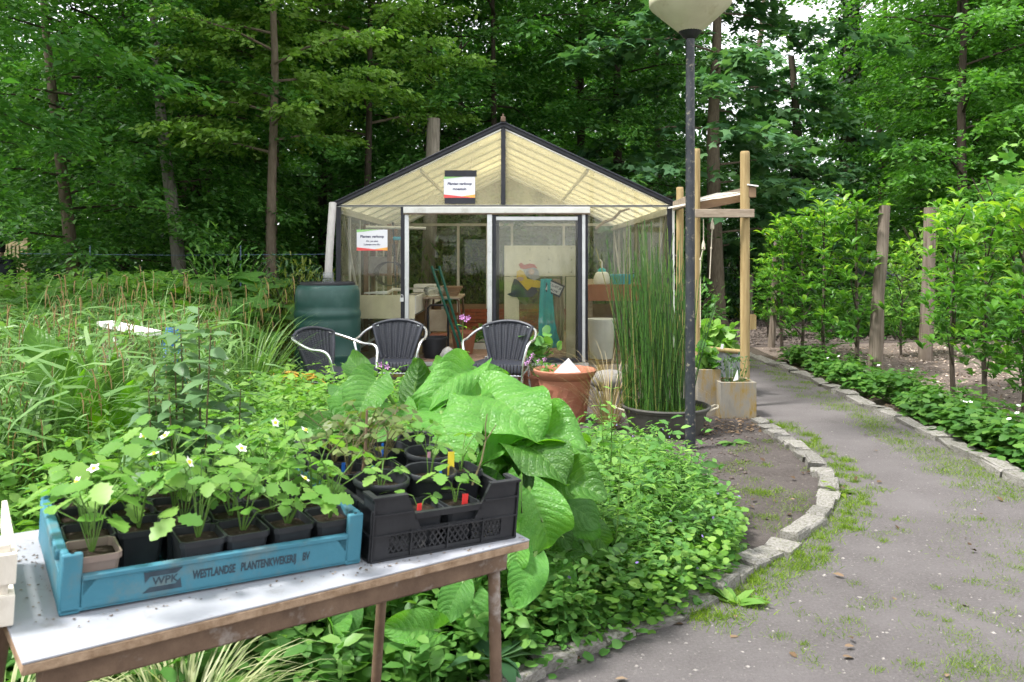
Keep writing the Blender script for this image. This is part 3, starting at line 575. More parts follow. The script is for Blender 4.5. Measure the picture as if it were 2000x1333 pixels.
tri_pane([(GX0+.05, ZE+.013), (GXR-.028, ZE+.013), (GXR-.028, ZR-.06)], 'yellowed_sheet', name='gable_panel')
tri_pane([(GXR+.028, ZE+.013), (GX1-.05, ZE+.013), (GXR+.028, ZR-.06)], 'yellowed_sheet', name='gable_panel')
tri_pane([(GX0+.03, ZE), (GX1-.03, ZE), (GXR, ZR-.04)], 'back_glass', GY1, 'gable_panel')
def pane(x0, x1, z0, z1, m, y=GY0): return MB().bx(x0, x1, y-.003, y+.003, z0, z1).build('pane', M[m], G, False)
pane(fx(666), fx(783), ZB, ZE-.013, 'grimy_glass'); pane(fx(1148), fx(1303), ZB, ZE-.013, 'grimy_glass')
# right sliding door (closed) with the left one pushed behind it
def door(x0, x1, y, m):
    z0, z1 = fz(706), fz(421);
    f = MB(); w = .05
    f.bx(x0, x0+.045, y-.02, y+.02, z0, z1).bx(x1-.05, x1, y-.02, y+.02, z0, z1)
    o = f.build('sliding_door', M['black_frame'], G, bevel=.004)
    MB().bx(x0+.045, x1-.05, y-.018, y+.018, z1-.07, z1-.02).build('door_rail', M['alu'], o, bevel=.004); MB().bx(x0+.045, x1-.05, y-.018, y+.018, z0+.0, z0+.045).build('door_rail', M['black_frame'], o)
    MB().bx(x0+.045, x1-.05, y-.003, y+.003, z0+.045, z1-.07).build('pane', M[m], o, False); return o
door(fx(962), fx(1135), GY0-.08, 'grimy_glass'); door(fx(968), fx(1132), GY0+.0, 'glass')
post(fx(792), fx(800), fz(706), fz(420), 'alu', GY0-.06, .05, 'door_stile'); post(fx(952), fx(961.5), fz(706), fz(420), 'alu', GY0-.09, .05, 'door_stile'); post(fx(1135.5), fx(1142), fz(706), fz(420), 'alu', GY0-.07, .05, 'door_stile')
MB().bx(fx(783), fx(1148), GY0-.12, GY0+.06, ZB, ZB+.03).build('sill', M['alu'], G)
# a thin stick of the interior: bays along the side walls and roof
NB = 8; ys = [GY0+.1+(GY1-GY0-.15)*i/NB for i in range(NB+1)]
for sx, xw in ((-1, GX0), (1, GX1)):
    MB().bx(xw-.02, xw+.02, GY0, GY1, ZE-.05, ZE+.0).build('wall_plate', M['white_frame'], G)
    MB().bx(xw-.07*(sx > 0)-.0, xw+.07*(sx < 0), GY0+.05, GY1, ZE-.1, ZE-.05).build('gutter_board', M['white_frame'], G)
    for i, y in enumerate(ys):
        MB().bx(xw-.018, xw+.018, y-.02, y+.02, ZB, ZE-.1).build('wall_rib', M['white_frame'], G)
        MB().beam((xw, y, ZE+.0), (GXR, y, ZR-.03), .018, .026).build('rafter', M['petal_white'], G)
        if i < NB:
            y2 = ys[i+1]; MB().bx(xw-.003, xw+.003, y+.022, y2-.022, ZB, ZE-.1).build('pane', M['back_glass'], G, False)
            a, c = Vector((xw, 0, ZE+.02)), Vector((GXR, 0, ZR)); a2 = a+(a-c).normalized()*.05
            MB().slab([(a2.x, y+.001, a2.z), (a2.x, y2-.001, a2.z), (c.x, y2-.001, c.z), (c.x, y+.001, c.z)], (0, 0, .008)).build('roof_pane', M['roof_sheet'], G, False)
    MB().beam(((xw+GXR)/2, GY0+.1, (ZE+ZR)/2-.05), ((xw+GXR)/2, GY1, (ZE+ZR)/2-.05), .03, .045).build('purlin', M['white_frame'], G)
    MB().beam((xw-sx*.03, GY0+.25, ZE-.1), (xw-sx*.03, GY0+1.7, ZB+.35), .03, .02).build('wind_brace', M['white_frame'], G)
    MB().beam((xw-sx*.03, GY1-.2, ZE-.1), (xw-sx*.03, GY1-1.7, ZB+.4), .03, .02).build('wind_brace', M['white_frame'], G)
# back wall with its own bars
BS = F/GY1
def bxx(px): return (px-1000)/BS
def bz(py): return CZ+(HY-py)/BS
MB().bx(GX0, GX1, GY1-.03, GY1+.02, bz(442), bz(437)).build('eave_rail', M['white_frame'], G)
for px in (784, 895, 952, 1000, 1101, 1200): MB().bx(bxx(px)-.025, bxx(px)+.025, GY1-.026, GY1+.026, ZB, bz(441)).build('post', M['white_frame'], G)
MB().bx(bxx(784), bxx(895), GY1-.02, GY1+.02, bz(566), bz(562)).build('glazing_bar', M['white_frame'], G)
for p0, p1 in ((784, 895), (895, 952), (952, 1000), (1000, 1101), (1101, 1200)): pane(bxx(p0)+.03, bxx(p1)-.03, bz(594), bz(442), 'back_glass', GY1)
MB().bx(GX0, GX1, GY1-.015, GY1+.03, ZB, bz(594)).build('base_panel', M['dark_plank'], G)
# brick floor inside and before the doors
fl = bpy.data.objects.new('floor', None); COL.objects.link(fl); tag(fl, 'red brown brick floor of the greenhouse', None, None, 'structure'); ORG[fl] = Vector((0, 0, 0))
bm_ = MB().box((0, 0, 0), (.2, .095, .05)).mesh('brick', M['paving'], False)
for i in range(9):
    for j in range(30):
        o = mobj('brick', bm_, fl); o.location = (-1.1+i*.207+(.1 if j % 2 else 0), GY0+.12+j*.101, ZB+.012+random.uniform(-.003, .003)); o.rotation_euler = (0, 0, random.uniform(-.02, .02))
# padlock on the left jamb
b = MB().box((fx(787), GY0-.1, fz(585)), (.045, .025, .05)); b.tube([(fx(787)-.014, GY0-.1, fz(581)), (fx(787)-.014, GY0-.1, fz(577)), (fx(787), GY0-.1, fz(575)), (fx(787)+.014, GY0-.1, fz(577)), (fx(787)+.014, GY0-.1, fz(581))], .005, 6)
tag(b.build('padlock', M['alu'], None, bevel=.003), 'small steel padlock on the black door jamb', 'padlock')

# paper signs taped on the glass
def sign(name, label, px0, px1, py0, py1, y, lines, tape):
    x0, x1, z0, z1 = fx(px0), fx(px1), fz(py1), fz(py0); w, h = x1-x0, z1-z0
    t = thing(name, label, 'sign', ((x0+x1)/2, y, z0))
    MB().bx(x0, x1, y-.002, y, z0, z1).build('sheet', M['paper'], t, False)
    e = y-.0035
    def strip(pts, m, nm): MB().slab([(x0+u*w, e, z0+v*h) for u, v in pts], (0, .001, 0)).build(nm, M[m], t, False)
    strip([(0, 1), (0, .87), (.75, 1)], 'sign_green', 'corner_band'); strip([(0, 0), (1, 0), (.55, .07), (0, .16)], 'sign_red', 'base_band'); strip([(.58, .07), (1, .0), (1, .16)], 'sign_orange', 'base_band')
    for body, u, v, sz, sh in lines:
        text('lettering', body, sz*h, Matrix.Translation((u*w, y-.003-t.location.y, v*h)) @ Matrix.Rotation(PI/2, 4, 'X'), M['ink'], t, .0012*sz/.15, sh, 'CENTER')
    if tape:
        MB().bx(x0+.01, x1+.02, y-.0055, y-.0045, z1-.005, z1+.075).build('tape', M['black_frame'], t, False); MB().bx(x0+.01, x1-.0, y-.0055, y-.0045, z0-.075, z0+.0).build('tape', M['black_frame'], t, False)
sign('paper_sign', 'white paper plant sale sign held by black tape on the gable', 867, 928, 345, 387, GY0-.012, [('Planten verkoop', 0, .6, .17, .25), ('moestuin', 0, .36, .17, .1)], True)
sign('paper_sign', 'white paper price sign stuck on the side pane by the barrel', 697, 757, 449, 490, GY0-.006, [('Planten verkoop', 0, .62, .17, 0), ('€3,- per plant', 0, .42, .1, 0), ('2 plantjes voor €5,-', 0, .26, .1, 0)], False)

# ---------------------------------------------------------------- inside the greenhouse
def zt(py, Y): return at(0, py, Y).z
def xt(px, Y): return at(px, 0, Y).x
# left: tall shelf rack
t = thing('shelf_rack', 'dark wooden shelf rack cluttered behind the price sign pane', 'shelf', (-1.75, 12.2, ZB))
for x in (-2.12, -1.78):
    for y in (11.9, 12.5): MB().bx(x-.03, x+.03, y-.03, y+.03, ZB, 2.0).build('post', M['dark_plank'], t)
for z in (.55, 1.25, 1.72): MB().bx(-2.15, -1.74, 11.86, 12.54, z, z+.03).build('shelf', M['dark_plank'], t)
for (x, y, w, d, h, m, lab) in ((-2.03, 12.0, .18, .25, .16, 'paint_grey', 'grey storage box on the top shelf of the rack'), (-1.85, 12.05, .16, .3, .12, 'dark_plank', 'brown box on the top shelf of the rack')):
    q = MB().bx(x-w/2, x+w/2, y-d/2, y+d/2, 1.752, 1.752+h).bx(x-w/2-.01, x+w/2+.01, y-d/2-.01, y+d/2+.01, 1.752+h, 1.772+h); tag(q.build('storage_box', M[m], None, bevel=.006), lab, 'box')
q = MB().bx(-2.1, -1.8, 12.0, 12.4, 1.282, 1.5).bx(-2.11, -1.79, 11.99, 12.41, 1.5, 1.53); tag(q.build('storage_box', M['paint_grey'], None, bevel=.006), 'pale box on the middle shelf of the rack', 'box')
b = MB()
for k in range(4): b.tube([(-1.78+.2*math.cos(a)+.02*k, 11.75, 1.28+.17*math.sin(a)) for a in np.linspace(0, 6.2, 20)], .006, 5, False)
tag(b.build('cable_coil', M['dark_plastic'], None), 'loops of black cable hanging behind the price sign', 'cable')
tag(MB().tube([(-2.0, 11.2, 1.93), (-1.2, 11.4, 1.92)], .02, 10).build('fluorescent_tube', M['petal_white'], None), 'white tube light under the eave of the greenhouse', 'tube light')
t = thing('broom', 'long handled broom with a blue head behind the side pane', 'broom', (-1.32, 11.3, ZB)); MB().tube([(-1.6, 11.3, ZB+.9), (-1.65, 11.35, 2.0)], .014, 8).build('handle', M['dark_plastic'], t); MB().bx(-1.64, -1.42, 11.27, 11.33, 1.75, 1.8).build('head', M['cyan_plastic'], t, bevel=.015)
# long potting bench against the left wall
t = thing('potting_bench', 'long pale potting bench tray against the side wall', 'bench', (-1.75, 11.6, ZB))
z0, z1 = zt(605, 10.9), zt(575, 10.9)
MB().bx(-2.17, -1.26, 10.62, 15.6, z0, z0+.02).build('tray_floor', M['white_frame'], t); MB().bx(-2.17, -1.26, 10.6, 10.62, z0-.1, z1).build('tray_side', M['plywood'], t); MB().bx(-1.28, -1.25, 10.62, 15.6, z0-.04, z1-.02).build('tray_side', M['white_frame'], t)
for y in (10.75, 12.9, 15.3):
    MB().bx(-1.32, -1.28, y, y+.04, ZB, z0-.04).build('leg', M['alu'], t); MB().beam((-1.3, y+.1, z0-.06), (-2.1, y+.1, z0-.55), .03, .03).build('brace', M['alu'], t)
for (x, y, w, d, h, m, lab) in ((-1.5, 12.4, .36, .5, .05, 'pale_wood', 'stack of pale seed tray lids on the potting bench'), (-1.5, 13.4, .34, .5, .1, 'paint_grey', 'grey seed trays stacked on the potting bench'), (-1.55, 14.6, .4, .4, .22, 'paper', 'white carton on the far end of the potting bench'), (-1.45, 11.4, .3, .36, .07, 'terracotta', 'reddish tray on the near part of the potting bench')):
    q = MB()
    for k in range(3): q.bx(x-w/2+.01*k, x+w/2-.006*k, y-d/2, y+d/2, z0+.022+h*k/3, z0+.02+h*(k+.85)/3)
    tag(q.build('seed_tray', M[m], None, bevel=.004), lab, 'tray')
t = thing('handsaw', 'curved wooden handled saw lying on the potting bench', 'saw', (-1.8, 10.8, z1)); MB().slab([(-1.95, 10.8, z1+.01), (-1.62, 10.8, z1+.005), (-1.62, 10.8, z1+.05), (-1.95, 10.8, z1+.03)], (0, .004, 0)).build('blade', M['alu'], t); MB().tube([(-1.64, 10.8, z1+.02), (-1.56, 10.8, z1+.07), (-1.46, 10.8, z1+.06), (-1.38, 10.8, z1)], .022, 8).build('handle', M['pale_wood'], t)
# old school table with brown tube legs
t = thing('work_table', 'old brown tube legged table inside the open door', 'table', (-1.0, 11.9, ZB))
MB().bx(-1.24, -.72, 11.4, 12.6, .93, .96).build('tabletop', M['plank'], t, bevel=.004)
for (x, y, dx, dy) in ((-1.18, 11.5, -.06, -.06), (-.78, 11.5, .1, -.08), (-1.18, 12.5, -.06, .06), (-.78, 12.5, .08, .06)): MB().tube([(x, y, .93), (x+dx*.3, y+dy*.3, .9), (x+dx, y+dy, ZB+.02)], .017, 8).build('leg', M['brown_steel'], t)
q = MB()
for k in range(4): q.bx(-1.05, -.78+.02*k, 11.7, 12.0, .964+k*.035, .995+k*.035)
tag(q.build('wood_offcuts', M['dark_plank'], None), 'stack of brown wood offcuts on the tube legged table', 'wood stack')
tag(MB().lathe([(.05, 0), (.12, .02), (.15, .08), (.13, .13), (.08, .15), (0.001, .15)], 12, (-1.1, 11.55, .964)).build('plastic_bag', M['clear_plastic'], None), 'crumpled clear plastic bag on the tube legged table', 'bag')
# green folded frame leaning against the bench
t = thing('green_frame', 'dark green folded metal frame leaning in the doorway', 'frame', (-.9, 11.3, ZB))
for dx in (0, .1): MB().tube([(xt(843, 11.0)+dx, 11.0, zt(520, 11.0)), (xt(893, 10.9)+dx*.6, 10.9, zt(668, 10.9)), (xt(900, 10.9)+dx*.6, 10.9, ZB+.03)], .018, 8).build('pole', M['green_metal'], t)
for f_ in (.05, .45, .8): MB().tube([(xt(843, 11)+f_*.42, 11-.05*f_, zt(520, 11)-f_*1.0), (xt(843, 11)+.1+f_*.39, 11-.05*f_, zt(520, 11)-f_*1.0)], .012, 8).build('crossbar', M['green_metal'], t)
# things on the floor
def tubpot(name, label, cat, c, r0, r1, h, m, soil=True):
    t = thing(name, label, cat, c); MB().lathe([(r0, 0), (r1, h), (r1*1.07, h), (r1*1.07, h+.03), (r1*.94, h+.03), (r1*.9, h-.04), (0.001, h-.04)], 24, c).build('pot', M[m], t)
    return t
tubpot('plant_pot', 'red brown pot on the brick floor by the green frame', 'pot', (-.66, 11.2, ZB+.04), .12, .17, .28, 'terracotta'); tubpot('bucket', 'black bucket behind the middle wicker chair', 'bucket', (-1.02, 10.75, ZB+.04), .13, .17, .24, 'dark_plastic')
tag(MB().lathe([(.06, 0), (.1, .03), (.11, .1), (.07, .17), (.03, .2), (.001, .21)], 14, (-.82, 10.5, ZB+.0)).build('compost_bag', M['paint_grey'], None), 'small white and purple sack on the doorway floor', 'sack')
t = thing('folding_chair', 'black framed folding chair stowed beneath the tube legged table', 'chair', (-1.0, 11.15, ZB)); MB().tube([(-1.15, 11.15, ZB+.03), (-1.15, 11.2, .82), (-1.12, 11.2, .86), (-.9, 11.2, .86), (-.87, 11.2, .82), (-.87, 11.15, ZB+.03)], .014, 8).build('frame', M['black_frame'], t); MB().bx(-1.13, -.89, 11.17, 11.19, .5, .8).build('backrest', M['fabric_brown'], t, bevel=.01); MB().bx(-1.13, -.89, 11.2, 11.5, .43, .46).build('seat', M['terracotta'], t, bevel=.01)
# brick planter at the back with seedlings
t = thing('brick_planter', 'low red brick planter wall across the back of the greenhouse', 'planter', (-.5, 15.2, ZB)); bb = MB().box((0, 0, 0), (.205, .1, .055)).mesh('brick', M['red_brick'], False)
for j in range(6):
    for i in range(10): o = mobj('brick', bb, t); o.location = (-1.0+i*.215+(.1 if j % 2 else 0)-t.location.x, 0, .06+j*.064)
for k, (x, y) in enumerate(((-.42, 11.9), (-.42, 12.4), (-.35, 13.0))):
    t = thing('seedling_tray', ('nearest', 'middle', 'farthest')[k]+' white seedling tray on the greenhouse floor by the door', 'tray', (x, y, ZB+.04))
    MB().bx(x-.24, x+.24, y-.16, y-.15, ZB+.04, ZB+.13).bx(x-.24, x+.24, y+.15, y+.16, ZB+.04, ZB+.13).bx(x-.24, x-.23, y-.15, y+.15, ZB+.04, ZB+.13).bx(x+.23, x+.24, y-.15, y+.15, ZB+.04, ZB+.13).build('tray', M['white_frame'], t, False); MB().bx(x-.23, x+.23, y-.15, y+.15, ZB+.045, ZB+.11).build('compost', M['compost'], t)
    n = 90; P = np.stack((rng.uniform(-.2, .2, n), rng.uniform(-.13, .13, n), .08+rng.random(n)*.16), 1); o = mobj('leaves', leaf_mesh('leaves', P, rv(n), rv(n, .4)+UPV, .07, OVAL, M['weed']), t)
# plywood board with the painted figure, apron and plaque
yb = 10.72; t = thing('plywood_board', 'pale plywood back board behind the glass door', 'board', (0, yb, ZB)); zz = lambda py: zt(py, yb); xx = lambda px: xt(px, yb)
MB().bx(xx(985), xx(1125), yb, yb+.012, zz(540), zz(480)).build('panel', M['plywood'], t); MB().bx(xx(985), xx(1014), yb, yb+.012, ZB+.05, zz(541)).build('panel', M['plywood'], t); MB().bx(xx(1106), xx(1125), yb, yb+.012, ZB+.05, zz(541)).build('panel', M['plywood'], t); MB().bx(xx(1014), xx(1106), yb+.02, yb+.03, ZB+.05, zz(541)).build('glazed_panel', M['grimy_glass'], t)
for px, py in ((1035, 487), (1072, 485), (1116, 485), (1035, 509), (1072, 507), (1116, 508), (1072, 532), (1116, 532)): MB().box((xx(px), yb-.002, zz(py)), (.012, .004, .012)).build('screw', M['dark_plastic'], t)
yg = yb-.03; xg = lambda px: xt(px, yg); zg = lambda py: zt(py, yg)
t = thing('garden_gnome', 'painted cut out gnome in red cap and yellow jersey on the board', 'gnome', (xg(1035), yg, zg(590)))
def cut(nm, pts, m, k): MB().slab([(xg(x), yg-.003*k, zg(y)) for x, y in pts], (0, .006, 0)).build(nm, M[m], t, False)
def blob(cx, cy, rx, ry, n=14, a0=0): return [(cx+rx*math.cos(a0+2*PI*i/n), cy+ry*math.sin(a0+2*PI*i/n)) for i in range(n)]
cut('trousers', [(1004, 545), (999, 560), (998, 572), (990, 575), (1000, 580), (1022, 582), (1040, 580), (1049, 572), (1048, 562), (1036, 560), (1020, 548)], 'paint_navy', 1)
cut('shoes', [(1010, 581), (1024, 581), (1031, 594), (1026, 597), (1014, 588)], 'paint_olive', 2)
cut('jersey', [(1009, 531), (1016, 527), (1024, 532), (1030, 545), (1050, 548), (1064, 551), (1062, 562), (1048, 562), (1038, 561), (1030, 568), (1016, 552), (1009, 545)], 'paint_yellow', 3)
cut('beard', [(1022, 527), (1032, 522), (1044, 522), (1052, 530), (1054, 543), (1044, 548), (1034, 544), (1026, 538)], 'paint_grey', 4)
cut('face', blob(1038, 531, 6, 6), 'paint_skin', 5)
cut('cap', [(1013, 517), (1018, 513), (1024, 518), (1034, 515), (1044, 517), (1050, 525), (1042, 523), (1030, 525), (1022, 526), (1016, 524)], 'paint_red', 6); cut('hand', blob(1016, 545, 7, 4), 'paint_skin', 6)
t = thing('plaque', 'small tilted white plaque in a dark frame below the gnome', 'plaque', (xg(1082), yg-.03, zg(563)), 0, None, True); t.rotation_euler = (0, math.radians(24), 0)
MB().bx(-.12, .12, -.008, .008, -.085, .085).build('frame', M['paint_navy'], t, bevel=.004); MB().bx(-.098, .098, -.0105, -.0085, -.062, .062).build('face', M['paper'], t, False)
for s_, z_ in (('IK LUST JE', .012), ('RAUW', -.045)): text('lettering', s_, .042, Matrix.Translation((0, -.0125, z_)) @ Matrix.Rotation(PI/2, 4, 'X'), M['print'], t, .001, 0, 'CENTER')
def cloth(nm, label, pts, y, m, folds=5, amp=.02):
    def fn(u, v):
        l, r = pts[0], pts[1]; k = u*(len(l)-1); i = min(int(k), len(l)-2); f_ = k-i
        a = Vector((xt(l[i][0]+(l[i+1][0]-l[i][0])*f_, y), 0, zt(l[i][1]+(l[i+1][1]-l[i][1])*f_, y))); c = Vector((xt(r[i][0]+(r[i+1][0]-r[i][0])*f_, y), 0, zt(r[i][1]+(r[i+1][1]-r[i][1])*f_, y)))
        p = a.lerp(c, v); return (p.x, y+amp*math.sin(v*folds*3+u*2)*(.4+u), p.z)
    o = MB().grid(fn, 20, 16).build(nm, M[m], None); so_ = o.modifiers.new('thick', 'SOLIDIFY'); so_.thickness = .004; tag(o, label, 'cloth')
cloth('apron', 'turquoise plastic apron hanging on the board', ([(1056, 545), (1054, 580), (1052, 622), (1052, 650), (1048, 676)], [(1078, 545), (1080, 580), (1083, 622), (1088, 650), (1098, 682)]), yb-.07, 'turquoise')
cloth('work_coat', 'brown work coat hanging beside the turquoise apron', ([(1080, 545), (1084, 570), (1082, 612), (1086, 660)], [(1094, 545), (1100, 575), (1103, 620), (1100, 668)]), yb-.045, 'fabric_brown')
# right side bench, sprayer, pails
t = thing('side_bench', 'pinkish wooden bench box behind the horsetail pane', 'bench', (1.5, 12.2, ZB)); z0, z1 = zt(588, 11.6), zt(556, 11.6)
MB().bx(1.08, 1.98, 11.6, 11.64, z0, z1).build('front_board', M['terracotta'], t); MB().bx(1.08, 1.98, 11.64, 15.5, z1-.04, z1-.01).build('top', M['plank'], t)
for x, y in ((1.12, 11.7), (1.94, 11.7), (1.12, 15.3), (1.94, 15.3)): MB().bx(x-.03, x+.03, y-.03, y+.03, ZB, z1-.04).build('leg', M['plank'], t)
c = Vector((1.3, 11.85, z1-.01)); t = thing('sprayer', 'white pressure sprayer with a teal cap on the side bench', 'sprayer', c); MB().lathe([(.1, 0), (.12, .03), (.12, .1), (.09, .17), (.05, .19), (.001, .19)], 20, c).build('bottle', M['petal_white'], t); MB().lathe([(.06, .185), (.055, .22), (.02, .24), (.001, .24)], 16, c).build('cap', M['turquoise'], t); MB().tube([c+Vector((0, 0, .23)), c+Vector((0, 0, .33)), c+Vector((-.03, 0, .36))], .012, 8).build('pump', M['petal_white'], t)
c = (1.2, 11.0, ZB); t = thing('white_bucket', 'tall cream bucket standing beneath the side bench', 'bucket', c); MB().lathe([(.15, 0), (.19, .5), (.2, .5), (.2, .53), (.18, .53), (.17, .46), (.001, .46)], 24, c).build('pail', M['petal_white'], t); MB().tube([(1.2+.2*math.cos(a), 10.98, ZB+.5-.2*math.sin(a)) for a in np.linspace(.1, 3.04, 12)], .005, 6).build('handle', M['alu'], t)
c = (1.6, 11.9, z1-.01); t = tubpot('water_tub', 'blue green tub at the back of the side bench', 'tub', c, .14, .17, .12, 'cyan_plastic')
tag(MB().tube([(xt(1163, 11.2), 11.2, zt(447, 11.2)), (xt(1180, 11.2), 11.2, zt(434, 11.2)), (xt(1198, 11.2), 11.2, zt(428, 11.2)), (xt(1212, 11.2), 11.2, zt(413, 11.2)), (xt(1230, 11.2), 11.2, zt(408, 11.2))], [.018, .022, .02, .018, .012], 8).build('branch', M['plank'], None), 'bare branch hung under the greenhouse eave', 'branch')
# clutter and greens showing through the back glass
n = 3200; P = np.stack((rng.uniform(-2.8, 2.6, n), rng.uniform(16.6, 17.8, n), rng.random(n)**.9*1.75*(.8+.35*np.sin(np.arange(n)))), 1); o = mobj('willow_shoots', leaf_mesh('willow_shoots', P, rv(n, .5)+np.array((0, 0, .8)), rv(n, .8)+UPV*.4, .2, LANCE, M['weed_lime'])); tag(o, 'pale green willow shoots behind the greenhouse', 'shrub', None, 'stuff')

# ---------------------------------------------------------------- water barrel with its rain pipe
BY = 9.85; bc = Vector((xt(640, BY), BY, 0)); bs = F/BY; R_ = 64/bs
t = thing('rain_barrel', 'dark green ribbed rain barrel on a black stand', 'barrel', bc)
zl = lambda py: zt(py, BY)
prof = [(.86, 742), (.93, 738), (.97, 720), (.985, 704), (.985, 697), (1.0, 694), (1.0, 689), (.975, 686), (.985, 660), (.985, 640), (.99, 625), (.975, 622), (1.0, 617), (1.005, 612), (.985, 606), (.96, 604), (.975, 596), (.97, 580), (.95, 566), (.9, 559), (.82, 556.5), (.001, 556)]
MB().lathe([(R_*a, zl(y)) for a, y in prof], 48, bc).build('shell', M['barrel'], t, ang=.9)
MB().lathe([(R_*.83, zl(560)), (R_*.83, zl(553)), (R_*.8, zl(551)), (R_*.76, zl(552)), (.001, zl(552))], 40, bc).build('lid', M['dark_plastic'], t)
MB().lathe([(R_*1.0, 0), (R_*.9, zl(741))], 28, bc, True, True).build('stand', M['dark_plastic'], t)
t = thing('downpipe', 'pale weathered rain pipe from the gutter into the barrel', 'pipe', (xt(640, BY), BY, zl(552)))
MB().tube([at(641, 543, BY), at(643, 500, BY), at(650, 397, BY+.15)], .046, 16).build('pipe', M['pipe'], t)
MB().lathe([(.05, zl(553)), (.066, zl(552)), (.066, zl(546)), (.058, zl(545)), (.066, zl(542)), (.066, zl(536)), (.06, zl(533)), (.047, zl(532))], 20, (xt(641, BY), BY, 0)).build('coupling', M['clear_plastic'], t)
tag(MB().tube([at(836, 560, 17.2), at(845, 300, 17.2), at(847, 232, 17.2)], [.15, .145, .135], 14).build('tree_stump', M['grey_post'], None), 'cut off grey tree stem sticking up behind the greenhouse roof', 'stump')
# ---------------------------------------------------------------- wicker bistro chairs
def chair_proto(name):
    t = thing(name, 'x', 'chair', (0, 0, 0), 0, 'wicker chairs on the terrace', True)
    sw, sd_, sh = .25, .24, .45
    # woven seat: strands running both ways over a sagging pad
    def seat(u, v): x = (u-.5)*2*sw; y = (v-.5)*2*sd_; return (x*(1-.12*v), y, sh-.025*math.sin(u*PI)*math.sin(v*PI)+.006*math.cos(u*PI*24)*math.copysign(1, math.cos(v*PI*30))*.6)
    MB().grid(seat, 48, 44).build('seat', M['wicker'], t, ang=3); b = MB()
    for i in range(16):
        x = -sw+.016+i*(2*sw-.03)/15; b.tube([(x, -sd_-.005, sh+.004), (x, -sd_-.022, sh-.012), (x, -sd_-.022, sh-.055), (x, -sd_-.004, sh-.07)], .0155, 7)
    b.build('seat_roll', M['wicker'], t)
    # fan shaped woven back
    def bk(u, v):
        z = sh+.0+.36*v-.05*v*(2*u-1)**2; w = .145+.095*v; x = (u-.5)*2*w; y = .2+.12*v-.055*(2*u-1)**2*1.3*(.4+.6*v)+.004*math.cos(u*PI*28)*1.3; y += .0035*math.copysign(1, math.cos(v*PI*40))*math.copysign(1, math.cos(u*PI*14)); return (x, y, z)
    MB().grid(bk, 84, 60).build('backrest', M['wicker'], t, ang=3)
    b = MB(); rim = [bk(0, v) for v in np.linspace(0, 1, 8)]+[bk(u, 1) for u in np.linspace(.06, .94, 12)]+[bk(1, v) for v in np.linspace(1, 0, 8)]
    b.tube(rim, .017, 10); b.build('back_rim', M['wicker'], t)
    for s in (-1, 1):
        tl = Vector(bk(0 if s < 0 else 1, 1)); P = [tl+Vector((-.05*s, .015, .0)), tl+Vector((.02*s, -.01, -.02)), Vector((s*.3, .13, sh+.255)), Vector((s*.315, -.02, sh+.215)), Vector((s*.31, -.16, sh+.205)), Vector((s*.295, -.215, sh+.16)), Vector((s*.27, -.23, sh+.05)), Vector((s*.255, -.235, sh-.05))]
        MB().tube(smooth_line([tuple(p) for p in P], 6), .0125, 10).build('armrest', M['chair_alu'], t)
        MB().tube([(s*.255, -.235, sh-.05), (s*.26, -.245, 0)], .0125, 10).build('leg', M['chair_alu'], t)
        MB().tube([(s*.2, .21, sh+.02), (s*.235, .27, 0)], .0125, 10).build('leg', M['chair_alu'], t)
        MB().tube([(s*.258, -.24, sh-.08), (s*.205, .22, sh-.08)], .01, 8).build('side_rail', M['chair_alu'], t)
    MB().tube([(-.255, -.236, sh-.09), (.255, -.236, sh-.09)], .01, 8).build('front_rail', M['chair_alu'], t)
    return t
ch = chair_proto('wicker_chair')
def put(o, loc, rz, label): o.location = loc; o.rotation_euler = (0, 0, rz); o['label'] = label
CS = 1.0
c1 = copy_tree(ch); c2 = copy_tree(ch)
put(ch, (xt(766, 8.1), 8.1, 0.02), math.radians(-4), 'black wicker chair standing between the barrel and the open door')
put(c1, (xt(978, 7.95), 7.95, 0.02), math.radians(-14), 'black wicker chair in front of the closed glass door')
put(c2, (xt(655, 7.5), 7.5, 0.0), math.radians(58), 'black wicker chair turned sideways in front of the green barrel')
for c_ in (ch, c1, c2): c_.scale = (1.06, 1.06, 1.04)

# ---------------------------------------------------------------- terracotta pot and its neighbours
PY = 7.45; c = Vector((xt(1103, PY), PY, 0)); ps = F/PY; rr = 61/ps; zr = zt(722, PY)
t = thing('terracotta_pot', 'large terracotta pot with slanting grooves and a paper pyramid inside', 'pot', c)
MB().lathe([(rr*.62, 0), (rr*.66, .03), (rr*.82, zr-.12), (rr*.84, zr-.08), (rr*.92, zr-.06), (rr*1.0, zr-.02), (rr*1.01, zr), (rr*.97, zr+.008), (rr*.9, zr-.01), (rr*.86, zr-.05), (.001, zr-.07)], 48, c).build('pot', M['terracotta'], t)
MB().lathe([(rr*.85, zr-.06), (.001, zr-.045)], 32, c, False).build('compost', M['compost'], t); b = MB()
for k in range(16):
    a0 = k*2*PI/16
    for q in range(4):
        pts = []
        for s_ in np.linspace(0, 1, 7):
            a = a0+q*.045+.5*s_; z = .08+s_*(zr-.24); r = rr*(.66+.16*(z-.03)/(zr-.15))+.001; pts.append(c+Vector((r*math.cos(a), r*math.sin(a), z)))
        b.tube(pts, .003, 5, False)
b.build('grooves', M['terracotta'], t)
q = c+Vector((.0, -.06, zr-.05)); b = MB(); s_ = .17; ap = q+Vector((.03, 0, .16)); base = [q+Vector((-.8*s_, -.03, 0)), q+Vector((.02, -.14, 0)), q+Vector((1.0*s_, .02, 0)), q+Vector((.03, .14, 0))]
b.add(base+[ap], [(0, 1, 4), (1, 2, 4), (2, 3, 4), (3, 0, 4), (3, 2, 1, 0)]); tag(b.build('paper_pyramid', M['paper'], None, False), 'white folded paper pyramid standing in the terracotta pot', 'paper')
